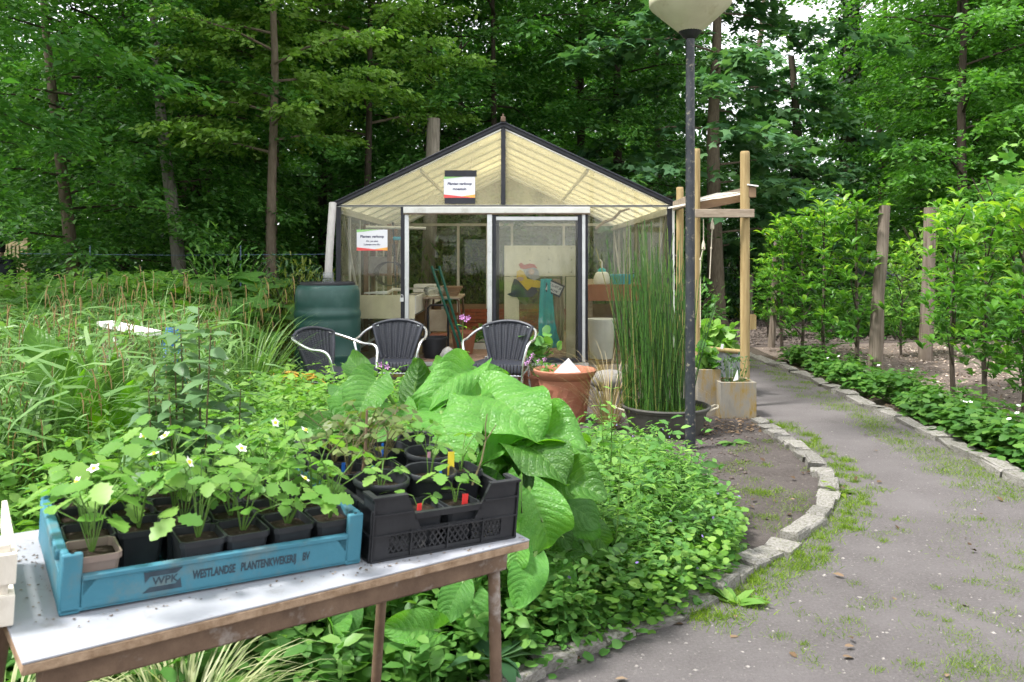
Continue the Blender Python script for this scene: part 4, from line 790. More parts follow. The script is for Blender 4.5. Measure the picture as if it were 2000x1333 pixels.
n = 40; P = np.stack((rng.normal(-.17, .05, n), rng.normal(-.02, .06, n), rng.random(n)*.12), 1)+np.array(c)+np.array((0, 0, zr-.05)); t2 = thing('violet_flower', 'small plant with violet flowers in the terracotta pot', 'plant', c+Vector((-.17, 0, zr-.05)))
o = mobj('leaves', leaf_mesh('leaves', P-np.array(t2.location), rv(n), rv(n, .5)+UPV, .05, OVAL, M['weed']), t2); b = MB()
for k in range(6):
    p = Vector((random.gauss(-.05, .06), random.gauss(0, .03), .1+.09*random.random())); b.tube([(0, 0, 0), p], .002, 4)
    f = MB()
    for a in range(5): f.add([p, p+Vector((.02*math.cos(a*1.257), .008, .02*math.sin(a*1.257))), p+Vector((.022*math.cos(a*1.257+.5), .004, .022*math.sin(a*1.257+.5)))], [(0, 1, 2)])
    fo = mobj('blossom', f.mesh('blossom', M['petal_pink'], False), t2)
mobj('stems', b.mesh('stems', M['stem_green']), t2)
c = Vector((xt(1046, 8.3), 8.3, 0)); t = tubpot('small_pot', 'small terracotta pot with leafy geranium beside the glass door chair', 'pot', c, .13, .18, .3, 'terracotta'); n = 80
P = norm(rv(n))*.22*rng.random((n, 1))+np.array((0.02, 0, .58)); mobj('leaves', leaf_mesh('leaves', P, rv(n), rv(n, .4)+UPV, .1, ROUND, M['weed']), t); b = MB()
for k in range(7): b.tube([(0, 0, .28), (random.gauss(0, .1), random.gauss(0, .08), .58)], .004, 4)
mobj('stems', b.mesh('stems', M['stem_green']), t)
for k, (px, py, Y, s) in enumerate(((1190, 722, 8.3, .2), (1215, 735, 8.4, .16))):
    b = MB(); r = random.Random(k+3)
    def fn(u, v, r=r, s=s): a = v*2*PI; ph = u*PI; q = 1+.08*math.sin(3*a+k)*math.sin(ph); return (s*math.cos(a)*math.sin(ph)*q, s*.7*math.sin(a)*math.sin(ph)*q, s*.55*math.cos(ph))
    b.grid(fn, 8, 14, True); o = b.build('boulder', M['kerb'], None); o.location = at(px, py, Y); o.location.z = .26-.09*k; tag(o, ('rounded pale boulder behind the terracotta pot', 'smaller boulder next to the horsetail tub')[k], 'boulder')
tag(MB().bx(xt(1165, 8.4), xt(1240, 8.4), 8.2, 8.6, 0, .16).build('stone_step', M['kerb'], None, bevel=.02), 'low stone step carrying the boulders before the greenhouse', 'stone')

# ---------------------------------------------------------------- tub of horsetail
TY = 7.0; c = Vector((xt(1300, TY), TY, 0)); ts = F/TY; tr = 77/ps; zr = zt(806, TY-.3)
t = thing('horsetail_tub', 'dark round tub with rope handles full of tall horsetail', 'tub', c)
MB().lathe([(tr*.78, 0), (tr*.84, .03), (tr*.97, zr-.03), (tr*1.02, zr-.02), (tr*1.03, zr), (tr*.98, zr+.005), (tr*.95, zr-.03), (.001, zr-.05)], 44, c).build('tub', M['tub'], t); MB().lathe([(tr*.95, zr-.03), (.001, zr-.02)], 30, c, False).build('moss', M['grass'], t)
MB().tube([c+Vector((tr*1.03*math.cos(a), tr*1.03*math.sin(a), zr+.004)) for a in np.linspace(0, 2*PI, 40)], .012, 8, False).build('rim', M['tub'], t)
for s in (-1, 1): MB().tube([c+Vector((s*tr*1.0, -.06, zr-.03)), c+Vector((s*(tr+.075), -.055, zr-.005)), c+Vector((s*(tr+.09), 0, zr)), c+Vector((s*(tr+.075), .055, zr-.005)), c+Vector((s*tr*1.0, .06, zr-.03))], .009, 8).build('handle', M['beige_rope'], t)
V, T, Rn = [], [], []; ns = 250
for i in range(ns):
    a, q = rng.random()*6.28, math.sqrt(rng.random())*tr*.86; x, y = q*math.cos(a)-.07, q*math.sin(a); h = rng.uniform(.75, 1.32) if rng.random() < .8 else rng.uniform(1.3, 1.62)
    sg = .05 if rng.random() < .8 else .16; tx, ty = rng.normal(0, sg)+x*.15, rng.normal(0, sg)+y*.15; bend = rng.normal(0, .03); r = rng.uniform(.0036, .006); o0 = len(V)
    for k in range(5):
        f_ = k/4; cx, cy_, cz = x+tx*f_+bend*f_*f_, y+ty*f_, zr-.03+h*f_
        for j in range(5): V.append((cx+r*(1-.35*f_)*math.cos(j*1.2566), cy_+r*(1-.35*f_)*math.sin(j*1.2566), cz)); Rn.append(0)
    rn = rng.random(); Rn[o0:] = [rn]*25
    for k in range(4):
        for j in range(5):
            p0, p1, p2, p3 = o0+k*5+j, o0+k*5+(j+1) % 5, o0+(k+1)*5+(j+1) % 5, o0+(k+1)*5+j; T += [(p0, p1, p2), (p0, p2, p3)]
o = mobj('stems', np_mesh('stems', np.array(V), np.array(T), M['horsetail'], np.array(Rn), True), t); o['kind'] = 'stuff'
n = 260; a = rng.random(n)*6.28; q = np.sqrt(rng.random(n))*tr*.9; P = np.stack((q*np.cos(a), q*np.sin(a), np.full(n, zr-.03)), 1)
mobj('moss_blades', leaf_mesh('moss_blades', P, rv(n, .5)+UPV, rv(n), .05, BLADE, M['grass'], width=.12), t)['kind'] = 'stuff'
# dry grass tuft between pot and tub
def blades(name, n, L, wd, spread, mat, seed, seg=6, arch=.9, base_r=.06, lift=1.0):
    """arching strap leaves from one root"""
    g = np.random.default_rng(seed); az = g.random(n)*6.283; el = np.clip(g.normal(1.15, .22, n), .35, 1.5)*lift; ln = L*(.55+.5*g.random(n)); V = np.zeros((n, (seg+1)*2, 3))
    p = np.stack((np.cos(az)*base_r*g.random(n), np.sin(az)*base_r*g.random(n), np.zeros(n)), 1); hd = np.stack((np.cos(az), np.sin(az)), 1); sd2 = np.stack((-np.sin(az), np.cos(az), np.zeros(n)), 1); ar = arch*(.6+.8*g.random(n))
    for k in range(seg+1):
        f_ = k/seg; w = wd*(1-f_**2.2)*.5*(.7+.6*g.random(n) if k == 0 else 1); V[:, 2*k] = p-sd2*np.reshape(w, (-1, 1) if np.ndim(w) else (1, 1)); V[:, 2*k+1] = p+sd2*np.reshape(w, (-1, 1) if np.ndim(w) else (1, 1))
        e = el-ar*f_*f_*2; st = ln/seg; p = p+np.stack((hd[:, 0]*np.cos(e)*st*spread, hd[:, 1]*np.cos(e)*st*spread, np.sin(e)*st), 1)
    V[:, :, 2] = np.maximum(V[:, :, 2], .01)
    tf = np.array([(2*k, 2*k+2, 2*k+1) for k in range(seg)]+[(2*k+1, 2*k+2, 2*k+3) for k in range(seg)]); Tt = tf[None]+(np.arange(n)*(seg+1)*2)[:, None, None]
    return np_mesh(name, V.reshape(-1, 3), Tt.reshape(-1, 3), mat, np.repeat(g.random(n), (seg+1)*2), True)
t = thing('dry_grass_tuft', 'straw coloured arching grass between terracotta pot and horsetail tub', 'grass tuft', (xt(1190, 7.1), 7.1, 0), 0, None, True); o = mobj('blades', blades('blades', 150, 1.05, .006, 1.1, M['straw'], 31), t); o['kind'] = 'stuff'

# ---------------------------------------------------------------- lamp post
LY = 6.37; c = Vector((xt(1348, LY), LY, 0)); ls = F/LY
t = thing('lamp_post', 'tall dark lamp post with chipped paint and cream cone head', 'lamp post', c); zl = lambda py: zt(py, LY)
MB().tube([c+Vector((0, 0, -.05)), c+Vector((0, 0, zl(600))), c+Vector((0, 0, zl(70)))], [.041, .037, .034], 18).build('pole', M['lamp_pole'], t)
MB().lathe([(.035, zl(77)), (.06, zl(72)), (.092, zl(62)), (.09, zl(60))], 26, c).build('collar', M['dark_plastic'], t)
MB().lathe([(.088, zl(63)), (.2, zl(38)), (.305, zl(14)), (.316, zl(9)), (.316, zl(-8)), (.3, zl(-14)), (.2, zl(-40)), (.06, zl(-52)), (.001, zl(-53))], 40, c).build('shade', M['lamp_shade'], t)

# ---------------------------------------------------------------- timber frame with translucent canopy
FY = 8.2
t = thing('timber_frame', 'round post timber frame with a clear corrugated lean to roof', 'frame', (xt(1455, FY), FY, 0))
def rpost(px, pt, Y, r, nm='post'):
    x = xt(px, Y); zt_ = zt(pt, Y); MB().tube([(x, Y, -.05), (x, Y, zt_-.03)], r, 16).build(nm, M['pine_post'], t); MB().lathe([(r, zt_-.03), (r*.97, zt_-.01), (r*.85, zt_), (.001, zt_)], 16, (x, Y, 0), False).build('post_top', M['pine_post'], t)
rpost(1455, 296, FY, .047); rpost(1361, 291, FY+.1, .034); rpost(1328, 366, 10.0, .045); rpost(1455, 366, 11.2, .045)
MB().bx(xt(1353, FY), xt(1468, FY), FY-.1, FY-.055, zt(426, FY), zt(410, FY)).build('crossbeam', M['plank'], t, bevel=.004)
p, q = at(1314, 406, 9.6), at(1449, 380, 8.35); MB().beam(at(1362, 402, FY+.15), at(1449, 385, FY+.15), .045, .1).build('rafter', M['dark_plank'], t, bevel=.004); MB().beam(at(1318, 403, 10.1), at(1350, 391, 8.6), .05, .11).build('rafter', M['plank'], t, bevel=.004); MB().beam(at(1365, 395, 11.1), at(1462, 372, 11.1), .05, .1).build('rafter', M['plank'], t)
A, B_, C_, D_ = at(1308, 392, 10.2), at(1470, 370, 8.1), at(1462, 360, 11.4), at(1330, 377, 12.6)
A, B_, D_, C_ = Vector((2.06, 8.2, 2.06)), Vector((2.42, 8.1, 2.17)), Vector((2.06, 12.2, 2.2)), Vector((3.0, 12.0, 2.45))
A = Vector((1.84, 8.32, 2.06)); B_ = Vector((2.36, 8.2, 2.155))
def corr(u, v):
    p = (A*(1-u)+B_*u)*(1-v)+(D_*(1-u)+C_*u)*v; p = p.copy(); p.z += .012*math.sin(v*PI*2*38); return p
MB().grid(corr, 4, 228).build('corrugated_sheet', M['canopy_sheet'], t, ang=3)
t2 = thing('nest_box', 'small wooden nest box fixed beside the tallest round post', 'nest box', at(1465, 380, FY)); p = at(1467, 375, FY); MB().bx(p.x-.035, p.x+.04, FY-.04, FY+.04, p.z-.06, p.z+.045).build('box', M['dark_plank'], t2, bevel=.006); MB().box((p.x+.002, FY, p.z+.06), (.11, .12, .015), Matrix.Rotation(.15, 3, 'Y')).build('lid', M['white_paint'], t2)
for k, (px, y0, y1, lab) in enumerate(((1374, 428, 640, 'frayed rope hanging from the crossbeam beside the lamp post'), (1392, 426, 545, 'knotted thin rope hanging at the middle of the crossbeam'))):
    pts = [at(px+(k*-1)*(y-y0)*.05-6*(y > y0+60)*(1-k), y, FY-.03) for y in np.linspace(y0, y1, 9)]; b = MB().tube(pts, .005, 6)
    b.lathe([(.003, -.05), (.02, -.03), (.016, .02), (.004, .06)], 8, pts[2-k]); b.lathe([(.003, -.02), (.011, 0), (.003, .02)], 8, pts[3+k]); tag(b.build('rope', M['beige_rope'], None), lab, 'rope')

# ---------------------------------------------------------------- square planters
def planter(name, label, px0, px1, pt, Y, h, d, m, leaf, n, size, hgt, tmpl=ROUND):
    x0, x1 = xt(px0, Y), xt(px1, Y); t = thing(name, label, 'planter', ((x0+x1)/2, Y, 0)); z = h; w = .03
    b = MB().bx(x0, x1, Y, Y+w, 0, z).bx(x0, x1, Y+d-w, Y+d, 0, z).bx(x0, x0+w, Y+w, Y+d-w, 0, z-.001).bx(x1-w, x1, Y+w, Y+d-w, 0, z-.001); b.build('box', M[m], t, bevel=.006); MB().bx(x0+w, x1-w, Y+w, Y+d-w, .02, z-.04).build('compost', M['compost'], t)
    P = np.stack((rng.uniform(x0+.04, x1-.04, n)-t.location.x, rng.uniform(.03, d-.03, n), z-.03+rng.random(n)*hgt), 1); mobj('leaves', leaf_mesh('leaves', P, rv(n), rv(n, .5)+UPV, size*(.6+.6*rng.random(n)), tmpl, M[leaf]), t); b = MB()
    for k in range(0, n, max(1, n//24)): b.tube([(P[k][0]*.6, P[k][1]*.7+.08, z-.05), tuple(P[k])], .003, 4)
    mobj('stems', b.mesh('stems', M['stem_green']), t); return t
planter('concrete_planter', 'tall grey concrete planter with leafy strawberry plants', 1362, 1408, 722, 7.72, zt(722, 7.72), .3, 'concrete', 'strawberry', 90, .085, .26)
planter('concrete_planter', 'low square lichen stained concrete planter with sparse dark shrub', 1406, 1478, 747, 7.6, zt(747, 7.6), .32, 'concrete', 'weed_dark', 130, .035, .26, OVAL)
planter('zinc_trough', 'zinc trough with a wooden rail and leafy salad behind the planters', 1366, 1452, 690, 8.75, zt(686, 8.75), .5, 'zinc', 'weed_lime', 170, .12, .28)
tag(MB().tube([at(1366, 680, 8.7), at(1449, 688, 8.7)], .026, 10).build('wooden_rail', M['pine_post'], None), 'round wooden rail lying along the zinc trough', 'rail')
tag(MB().slab([at(1432, 745, 7.62), at(1442, 742, 7.62), at(1441, 722, 7.62)], (0, .004, 0)).build('slate_label', M['paper'], None, False), 'pale pointed plant label in the low concrete planter', 'label')
tag(MB().slab([at(1407, 683, 8.68), at(1412, 683, 8.68), at(1414, 673, 8.68), at(1409, 672, 8.68)], (0, .004, 0)).build('plant_label', M['paper'], None, False), 'small white plant label on the zinc trough rail', 'label')
# ---------------------------------------------------------------- table, crates and potted plants (one slightly sloping table frame)
e1 = Vector((.8206, .5708, -.045)).normalized(); e2 = Vector((-.5708, .8206, .075)); e2 = (e2-e1*e2.dot(e1)).normalized(); e3 = e1.cross(e2)
T0 = Vector((-.3218, 1.852, .794)); TM = Matrix((e1, e2, e3)).transposed().to_4x4(); TM.translation = T0
def tthing(name, label, cat, a, b, c=0.0, rz=0.0, group=None):
    t = thing(name, label, cat, (0, 0, 0), 0, group, True); t.matrix_world = TM @ Matrix.Translation((a, b, c)) @ Matrix.Rotation(rz, 4, 'Z'); return t
ta = math.radians(5.4); TL, TW = 1.12, .6
t = tthing('school_table', 'worn white topped school table with brown steel frame', 'table', .43, -.0255, 0, ta)
# local: x runs from -TL (far end out of sight) to 0 along the front edge, y backwards, top surface at z = 0
MB().bx(-TL, 0, 0, TW, -.006, -.001).build('tabletop', M['laminate'], t, bevel=.0015)
MB().bx(-TL, 0, .0, TW, -.026, -.0062).build('core_board', M['chipboard'], t, bevel=.003)
MB().bx(-TL+.03, -.05, .02, .05, -.078, -.0265).build('frame_rail', M['brown_steel'], t, bevel=.006); MB().bx(-TL+.06, -.07, TW-.08, TW-.05, -.072, -.0265).build('frame_rail', M['brown_steel'], t, bevel=.006)
MB().bx(-.1, -.07, .08, TW-.08, -.07, -.0265).build('frame_rail', M['brown_steel'], t, bevel=.006); MB().bx(-TL+.06, -TL+.09, .08, TW-.08, -.07, -.0265).build('frame_rail', M['brown_steel'], t, bevel=.006)
for (x, y, dx, dy) in ((-.075, .05, .05, -.05), (-.085, TW-.065, .05, .07), (-TL+.065, .05, -.05, -.05), (-TL+.075, TW-.065, -.05, .07)):
    MB().tube([(x, y, -.03), (x+dx*.12, y+dy*.12, -.12), (x+dx*1.1, y+dy*1.1, -.83)], .0155, 12).build('leg', M['brown_steel'], t)

t2 = copy_tree(t); t2.matrix_world = TM @ Matrix.Translation((.43, -.0255, 0)) @ Matrix.Rotation(ta, 4, 'Z') @ Matrix.Translation((-TL-.03, .14, .0)); t2['label'] = 'second school table mostly out of frame under the wooden crate'; t2['group'] = t['group'] = 'school tables'
# blue nursery crate
BL, BW = .6, .40
t = tthing('blue_crate', 'scuffed blue nursery crate with black lettering full of strawberry pots', 'crate', -.619, .008); wh, ph_, th = .07, .115, .009
MB().bx(.0, BL, 0, BW, .004, .012).build('base', M['blue_plastic'], t, bevel=.002)
for y in (0, BW-th): MB().bx(.036, BL-.036, y, y+th, .006, wh).build('side_wall', M['blue_plastic'], t, bevel=.002); MB().bx(.036, BL-.036, y-.004, y+th+.004, wh-.008, wh+.002).build('side_rim', M['blue_plastic'], t, bevel=.002)
for x in (0, BL-th): MB().bx(x, x+th, .036, BW-.036, .006, wh).build('end_wall', M['blue_plastic'], t, bevel=.002); MB().bx(x-.006, x+th+.006, .05, BW-.05, ph_-.028, ph_-.006).build('end_rail', M['blue_plastic'], t, bevel=.004)
for x0 in (0, BL-.036):
    for y0 in (0, BW-.036):
        p = MB(); s = .036; k = .012; xs = 1 if x0 else -1; ys_ = 1 if y0 else -1
        p.bx(x0, x0+s, (0 if not y0 else BW-.014), (.014 if not y0 else BW), 0, ph_).bx((0 if not x0 else BL-.014), (.014 if not x0 else BL), (.0142 if not y0 else y0), (s if not y0 else BW-.0142), 0, ph_)
        o = p.build('corner_post', M['blue_plastic'], t, bevel=.004)
        MB().lathe([(.004, ph_+.0005), (.001, ph_+.0005)], 8, (x0+s/2, .007 if not y0 else BW-.007, 0), True, True).build('corner_hole', M['dark_plastic'], o)
        MB().add([(x0+(s if not x0 else 0), (0 if not y0 else BW), wh), (x0+(s+.03 if not x0 else -.03), (0 if not y0 else BW), wh), (x0+(s if not x0 else 0), (0 if not y0 else BW), .03), (x0+(s if not x0 else 0), (.01 if not y0 else BW-.01), wh)], [(0, 1, 2), (0, 2, 3), (0, 3, 1), (1, 3, 2)]).build('gusset', M['blue_plastic'], o, False)
def front(x, z): return Matrix.Translation((x, -.0006, z)) @ Matrix.Rotation(PI/2, 4, 'X')
text('lettering', 'WESTLANDSE', .024, front(.235, .03), M['print'], t, .0009, 0, 'LEFT', .0002, .56); text('lettering', 'PLANTENKWEKERIJ', .024, front(.33, .03), M['print'], t, .0009, 0, 'LEFT', .0002, .56); text('lettering', 'BV', .024, front(.462, .03), M['print'], t, .0009, 0, 'LEFT', .0002, .56)
lg = [(0, .034), (.0, .024), (.004, .03), (.006, .034), (.07, .034), (.063, .038), (.0, .038)]
MB().slab([(.143+x, -.0012, .018+z) for x, z in ((0, .041), (.072, .041), (.06, .031), (.012, .031), (.003, .02))], (0, .001, 0)).build('logo', M['print'], t, False); MB().slab([(.143+x, -.0012, .018+z) for x, z in ((0, .0), (.072, .0), (.068, .02), (.06, .0095), (.012, .0095))], (0, .001, 0)).build('logo', M['print'], t, False)
text('logo_lettering', 'WPK', .0215, front(.1595, .0315), M['print'], t, .0004, 0, 'LEFT', .0002, 1.0)

# black lattice crate
KL, KW, KH = .40, .5, .147
t = tthing('black_crate', 'dusty black plastic lattice crate of potted cuttings on the table corner', 'crate', 0, 0); th = .008; bp = M['black_plastic']
MB().bx(.002, KL-.002, .002, KW-.002, .003, .011).build('base', bp, t)
def wallpan(L, M_, cutout):
    """one crate wall in x 0..L, z 0..KH, thickness inwards"""
    def pl(pts, nm, d=th): o = MB().slab([M_ @ Vector((x, 0, z)) for x, z in pts], M_.to_3x3() @ Vector((0, d, 0))).build(nm, bp, t, False); return o
    pl([(0, 0), (L, 0), (L, .014), (0, .014)], 'bottom_band'); pl([(.045, .056), (L-.045, .056), (L-.045, .064), (.045, .064)], 'mid_band')
    for s in (0, 1):
        f_ = lambda x: x if not s else L-x
        if cutout: pl([(f_(0), .064), (f_(.125*L/.4), .064), (f_(.108*L/.4), .1), (f_(.084*L/.4), KH), (f_(0), KH)], 'corner_panel'); pl([(f_(0), .014), (f_(.045), .014), (f_(.045), .064), (f_(0), .064)], 'corner_panel')
        else: pl([(f_(0), .014), (f_(.045), .014), (f_(.045), KH-.03), (f_(0), KH-.03)], 'corner_panel')
    if cutout: pl([(.108*L/.4, .086), (L-.108*L/.4, .086), (L-.108*L/.4, .1), (.108*L/.4, .1)], 'handle_rim', th*1.5)
    else: pl([(0, KH-.045), (L, KH-.045), (L, KH-.03), (0, KH-.03)], 'top_band', th*1.4); pl([(.045, .064), (L-.045, .064), (L-.045, .1), (.045, .1)], 'side_panel')
    # ribs standing proud
    b = MB(); n = 5 if cutout else 7
    for i in range(n):
        x = .002+(L-.004)*i/(n-1); hi = KH if (not cutout or i in (0, n-1)) else .064
        if not cutout: hi = KH-.03
        b.slab([M_ @ Vector((x-.002, -.004, 0)), M_ @ Vector((x+.002, -.004, 0)), M_ @ Vector((x+.002, -.004, hi)), M_ @ Vector((x-.002, -.004, hi))], M_.to_3x3() @ Vector((0, .0045, 0)))
    for z in (.0, .057, .105) if cutout else (.0, .057):
        for a0, a1 in ((0, .1*L/.4), (L-.1*L/.4, L)) if z > .1 else ((0, L),): b.slab([M_ @ Vector((a0, -.005, z)), M_ @ Vector((a1, -.005, z)), M_ @ Vector((a1, -.005, z+.004)), M_ @ Vector((a0, -.005, z+.004))], M_.to_3x3() @ Vector((0, .0055, 0)))
    b.build('ribs', bp, t, False)
    # diamond lattice in the lower bays
    bays = [(.045, .145*L/.4), (.153*L/.4, .262*L/.4), (.27*L/.4, L-.045)] if cutout else [(.045+(L-.09)*i/4+.004, .045+(L-.09)*(i+1)/4-.004) for i in range(4)]
    for x0, x1 in bays:
        b = MB(); n = 7; dx = (x1-x0)/n; sl = 2.0*dx; ux = M_.to_3x3() @ Vector((0, 1, 0))
        for i in range(-2, n+1):
            for sg in (1, -1):
                xa = x0+i*dx if sg > 0 else x0+(i+2)*dx; p0, p1 = [xa, .014], [xa+sg*sl, .056]
                for q in ((x0, 0), (x1, 1)):
                    lo, hi = (p0, p1) if p0[0] < p1[0] else (p1, p0)
                    if q[1] == 0 and lo[0] < q[0] < hi[0]: f_ = (q[0]-lo[0])/(hi[0]-lo[0]); lo[1] += (hi[1]-lo[1])*f_; lo[0] = q[0]
                    if q[1] == 1 and hi[0] > q[0] > lo[0]: f_ = (q[0]-lo[0])/(hi[0]-lo[0]); hi[1] = lo[1]+(hi[1]-lo[1])*f_; hi[0] = q[0]
                if max(p0[0], p1[0]) > x1+1e-6 or min(p0[0], p1[0]) < x0-1e-6 or abs(p0[0]-p1[0]) < 1e-4: continue
                b.beam(M_ @ Vector((p0[0], .004+.0004*sg, p0[1])), M_ @ Vector((p1[0], .004+.0004*sg, p1[1])), .004, .0026, ux)
        b.build('lattice', bp, t, False)['kind'] = 'stuff'
R4 = lambda a: Matrix.Rotation(a, 4, 'Z')
wallpan(KL, Matrix.Identity(4), True); wallpan(KL, Matrix.Translation((KL, KW, 0)) @ R4(PI), True); wallpan(KW, Matrix.Translation((0, KW, 0)) @ R4(-PI/2), False); wallpan(KW, Matrix.Translation((KL, 0, 0)) @ R4(PI/2), False)
for x, y in ((0, 0), (KL, 0), (0, KW), (KL, KW)):
    sx, sy = (1 if x == 0 else -1), (1 if y == 0 else -1); MB().slab([(x, y, 0), (x, y+sy*.07, 0), (x, y+sy*.05, KH), (x, y, KH)], (sx*th, 0, 0)).build('corner_panel', bp, t, False); MB().slab([(x-sx*.004, y-sy*.004, KH-.004), (x+sx*.085, y-sy*.004, KH-.004), (x+sx*.085, y+sy*.012, KH-.004), (x+sx*.012, y+sy*.012, KH-.004), (x+sx*.012, y+sy*.055, KH-.004), (x-sx*.004, y+sy*.055, KH-.004)], (0, 0, .006)).build('corner_lip', bp, t, False)

# wooden crate cut by the frame edge
t = tthing('wooden_crate', 'pale rough wooden crate at the very edge of the table', 'crate', -.81, -.0)
for z in (.0, .075): MB().bx(0, .12, 0, .01, z+.004, z+.06).build('slat', M['pale_wood'], t, bevel=.002); MB().bx(.11, .12, .01, .3, z+.004, z+.06).build('slat', M['pale_wood'], t, bevel=.002)
MB().bx(.088, .11, .0105, .0325, .0, .15).build('corner_block', M['pale_wood'], t, bevel=.003); MB().bx(0, .11, .0105, .3, .002, .01).build('slat', M['pale_wood'], t)

# pots
def square_pot(s, h):
    b = MB(); k = .78
    def ring(q, z): r = q*.5; c_ = r*.82; return [(-c_, -r, z), (c_, -r, z), (r, -c_, z), (r, c_, z), (c_, r, z), (-c_, r, z), (-r, c_, z), (-r, -c_, z)]
    rs = [ring(s*k, 0), ring(s*.93, h-.012), ring(s, h-.012), ring(s, h), ring(s*.93, h), ring(s*.88, h-.03)]
    for r_ in rs: b.v += r_
    b.f.append(tuple(range(8))[::-1])
    for i in range(5):
        for j in range(8): b.f.append((i*8+j, i*8+(j+1) % 8, (i+1)*8+(j+1) % 8, (i+1)*8+j))
    s_ = MB(); s_.v = ring(s*.9, h-.016)+[(0, 0, h-.008)]; s_.f = [(j, (j+1) % 8, 8) for j in range(8)]
    return b, s_
pb, ps_ = square_pot(.092, .088); POT = {m: pb.mesh('pot', M[m], True, .5) for m in ('grey_pot', 'brown_pot')}; SOIL = ps_.mesh('compost', M['compost'])
rb = MB().lathe([(.05, 0), (.062, .115), (.068, .115), (.07, .118), (.07, .128), (.068, .131), (.063, .13), (.06, .1)], 36); RPOT = rb.mesh('pot', M['grey_pot']); RSOIL = MB().lathe([(.061, .102), (.001, .107)], 24, (0, 0, 0), False).mesh('compost', M['compost'])
# strawberry leaf of three toothed leaflets: finer than the weeds
def leaflet(sd):
    g = np.random.default_rng(sd); n = 9; V, Tt = [(0, 0, 0)], []
    for i in range(n+1):
        f_ = i/n; w = .37*math.sin(PI*min(1, f_*.92+.06))**.8*(1+.17*(-1)**i); z = .1*w-.12*f_*f_; V += [(f_, w, z), (f_, 0, -.12*f_*f_-.0), (f_, -w, z)]
    for i in range(n):
        a = 1+i*3; Tt += [(a, a+1, a+3), (a+1, a+4, a+3), (a+1, a+2, a+4), (a+2, a+5, a+4)]
    return np.array(V), np.array(Tt)
def trifoliate(sd, mat, size=.045):
    g = np.random.default_rng(sd); tv, tf = leaflet(sd); A = np.array([0, 1.75, -1.75]); P = np.zeros((3, 3)); P[:, 0] = np.cos(A)*.006; P[:, 1] = np.sin(A)*.006
    X = np.stack((np.cos(A), np.sin(A), g.normal(-.12, .12, 3)), 1); Nn = np.stack((g.normal(0, .15, 3), g.normal(0, .15, 3), np.ones(3)), 1)
    return leaf_mesh('leaf', P, X, Nn, size*np.array((1.1, 1, 1))*g.uniform(.85, 1.15), (tv, tf), mat, .25+.7*g.random(3))
TRI = [trifoliate(k, M['strawberry'], .039) for k in range(5)]; TRIR = [trifoliate(k+9, M['rose_leaf'], .03) for k in range(3)]
fl_ = MB()
for a in range(5): c_, s_ = math.cos(a*1.2566), math.sin(a*1.2566); fl_.add([(0, 0, 0), (.006*c_-.006*s_, .006*s_+.006*c_, .002), (.014*c_, .014*s_, .003), (.006*c_+.006*s_, .006*s_-.006*c_, .002)], [(0, 1, 2, 3)])
FLOW = fl_.mesh('petals', M['petal_white'], False); EYE = MB().lathe([(.0045, 0), (.004, .003), (.001, .005)], 8, (0, 0, .001)).mesh('flower_eye', M['petal_yellow'])
def potted(a, b, c, m, seed, hs, nl, label, rz=0, leaves=TRI, soilz=.088, flower=0, base=(POT, SOIL), spread=.07, name='potted_strawberry', group='strawberry pots in the blue crate', stemm='stem_green'):
    r = random.Random(seed); t = tthing(name, label, 'potted plant', a, b, c, rz, group)
    ks = 1.34 if soilz == .118 else 1.0
    for nm_, me_ in (('pot', base[0][m] if isinstance(base[0], dict) else base[0]), ('compost', base[1])): o = mobj(nm_, me_, t); o.scale = (1, 1, ks)
    st = MB()
    for i in range(nl):
        az = i*2.4+r.uniform(-.5, .5); h = hs*r.uniform(.25, 1.1); d = spread*r.uniform(.35, 1.25); p = Vector((math.cos(az)*d, math.sin(az)*d, soilz+h)); q = Vector((math.cos(az)*d*.3, math.sin(az)*d*.3, soilz+h*.6)); st.tube([(0, 0, soilz-.02), q, p], .0014, 5, False)
        o = mobj('leaf', r.choice(leaves), t); o.location = p; o.rotation_euler = (r.uniform(-.35, .35), r.uniform(.0, .5), az+r.uniform(-.4, .4)); s = r.uniform(.55, 1.3); o.scale = (s, s, s)
    for i in range(flower):
        az = r.uniform(0, 6.28); p = Vector((math.cos(az)*.04, math.sin(az)*.04, soilz+hs*r.uniform(.8, 1.2))); st.tube([(0, 0, soilz-.02), p*.6+Vector((0, 0, .04)), p], .001, 5, False)
        o = mobj('flower', FLOW, t); o.location = p; o.rotation_euler = (r.uniform(.2, 1.0), 0, r.uniform(0, 6)); e = mobj('flower_eye', EYE, o)
    mobj('stems', st.mesh('stems', M[stemm]), t); return t
ordn = ['first', 'second', 'third', 'fourth', 'fifth', 'sixth']; rown = ['in the lettered front row', 'in the second row', 'in the third row', 'in the back row']
for j in range(4):
    for i in range(6):
        if (i, j) == (1, 0): continue
        a = -.619+.06+i*.0965+random.uniform(-.004, .004); b = .008+.058+j*.0945+random.uniform(-.004, .004)
        if (i, j) == (0, 0): lab, m = 'strawberry in a brownish pot, nearest corner of the blue crate', 'brown_pot'
        else: lab, m = f'strawberry pot {ordn[i]} from the wooden crate end, {rown[j]}', 'grey_pot'
        potted(a, b, .014, m, i*7+j, random.uniform(.08, .15)+(.03 if j < 2 else .02), random.choice((6, 7, 8)) if (i, j) != (0, 0) else 6, lab, random.uniform(-.08, .08), flower=(1 if (i+j) % 2 == 0 else 0))
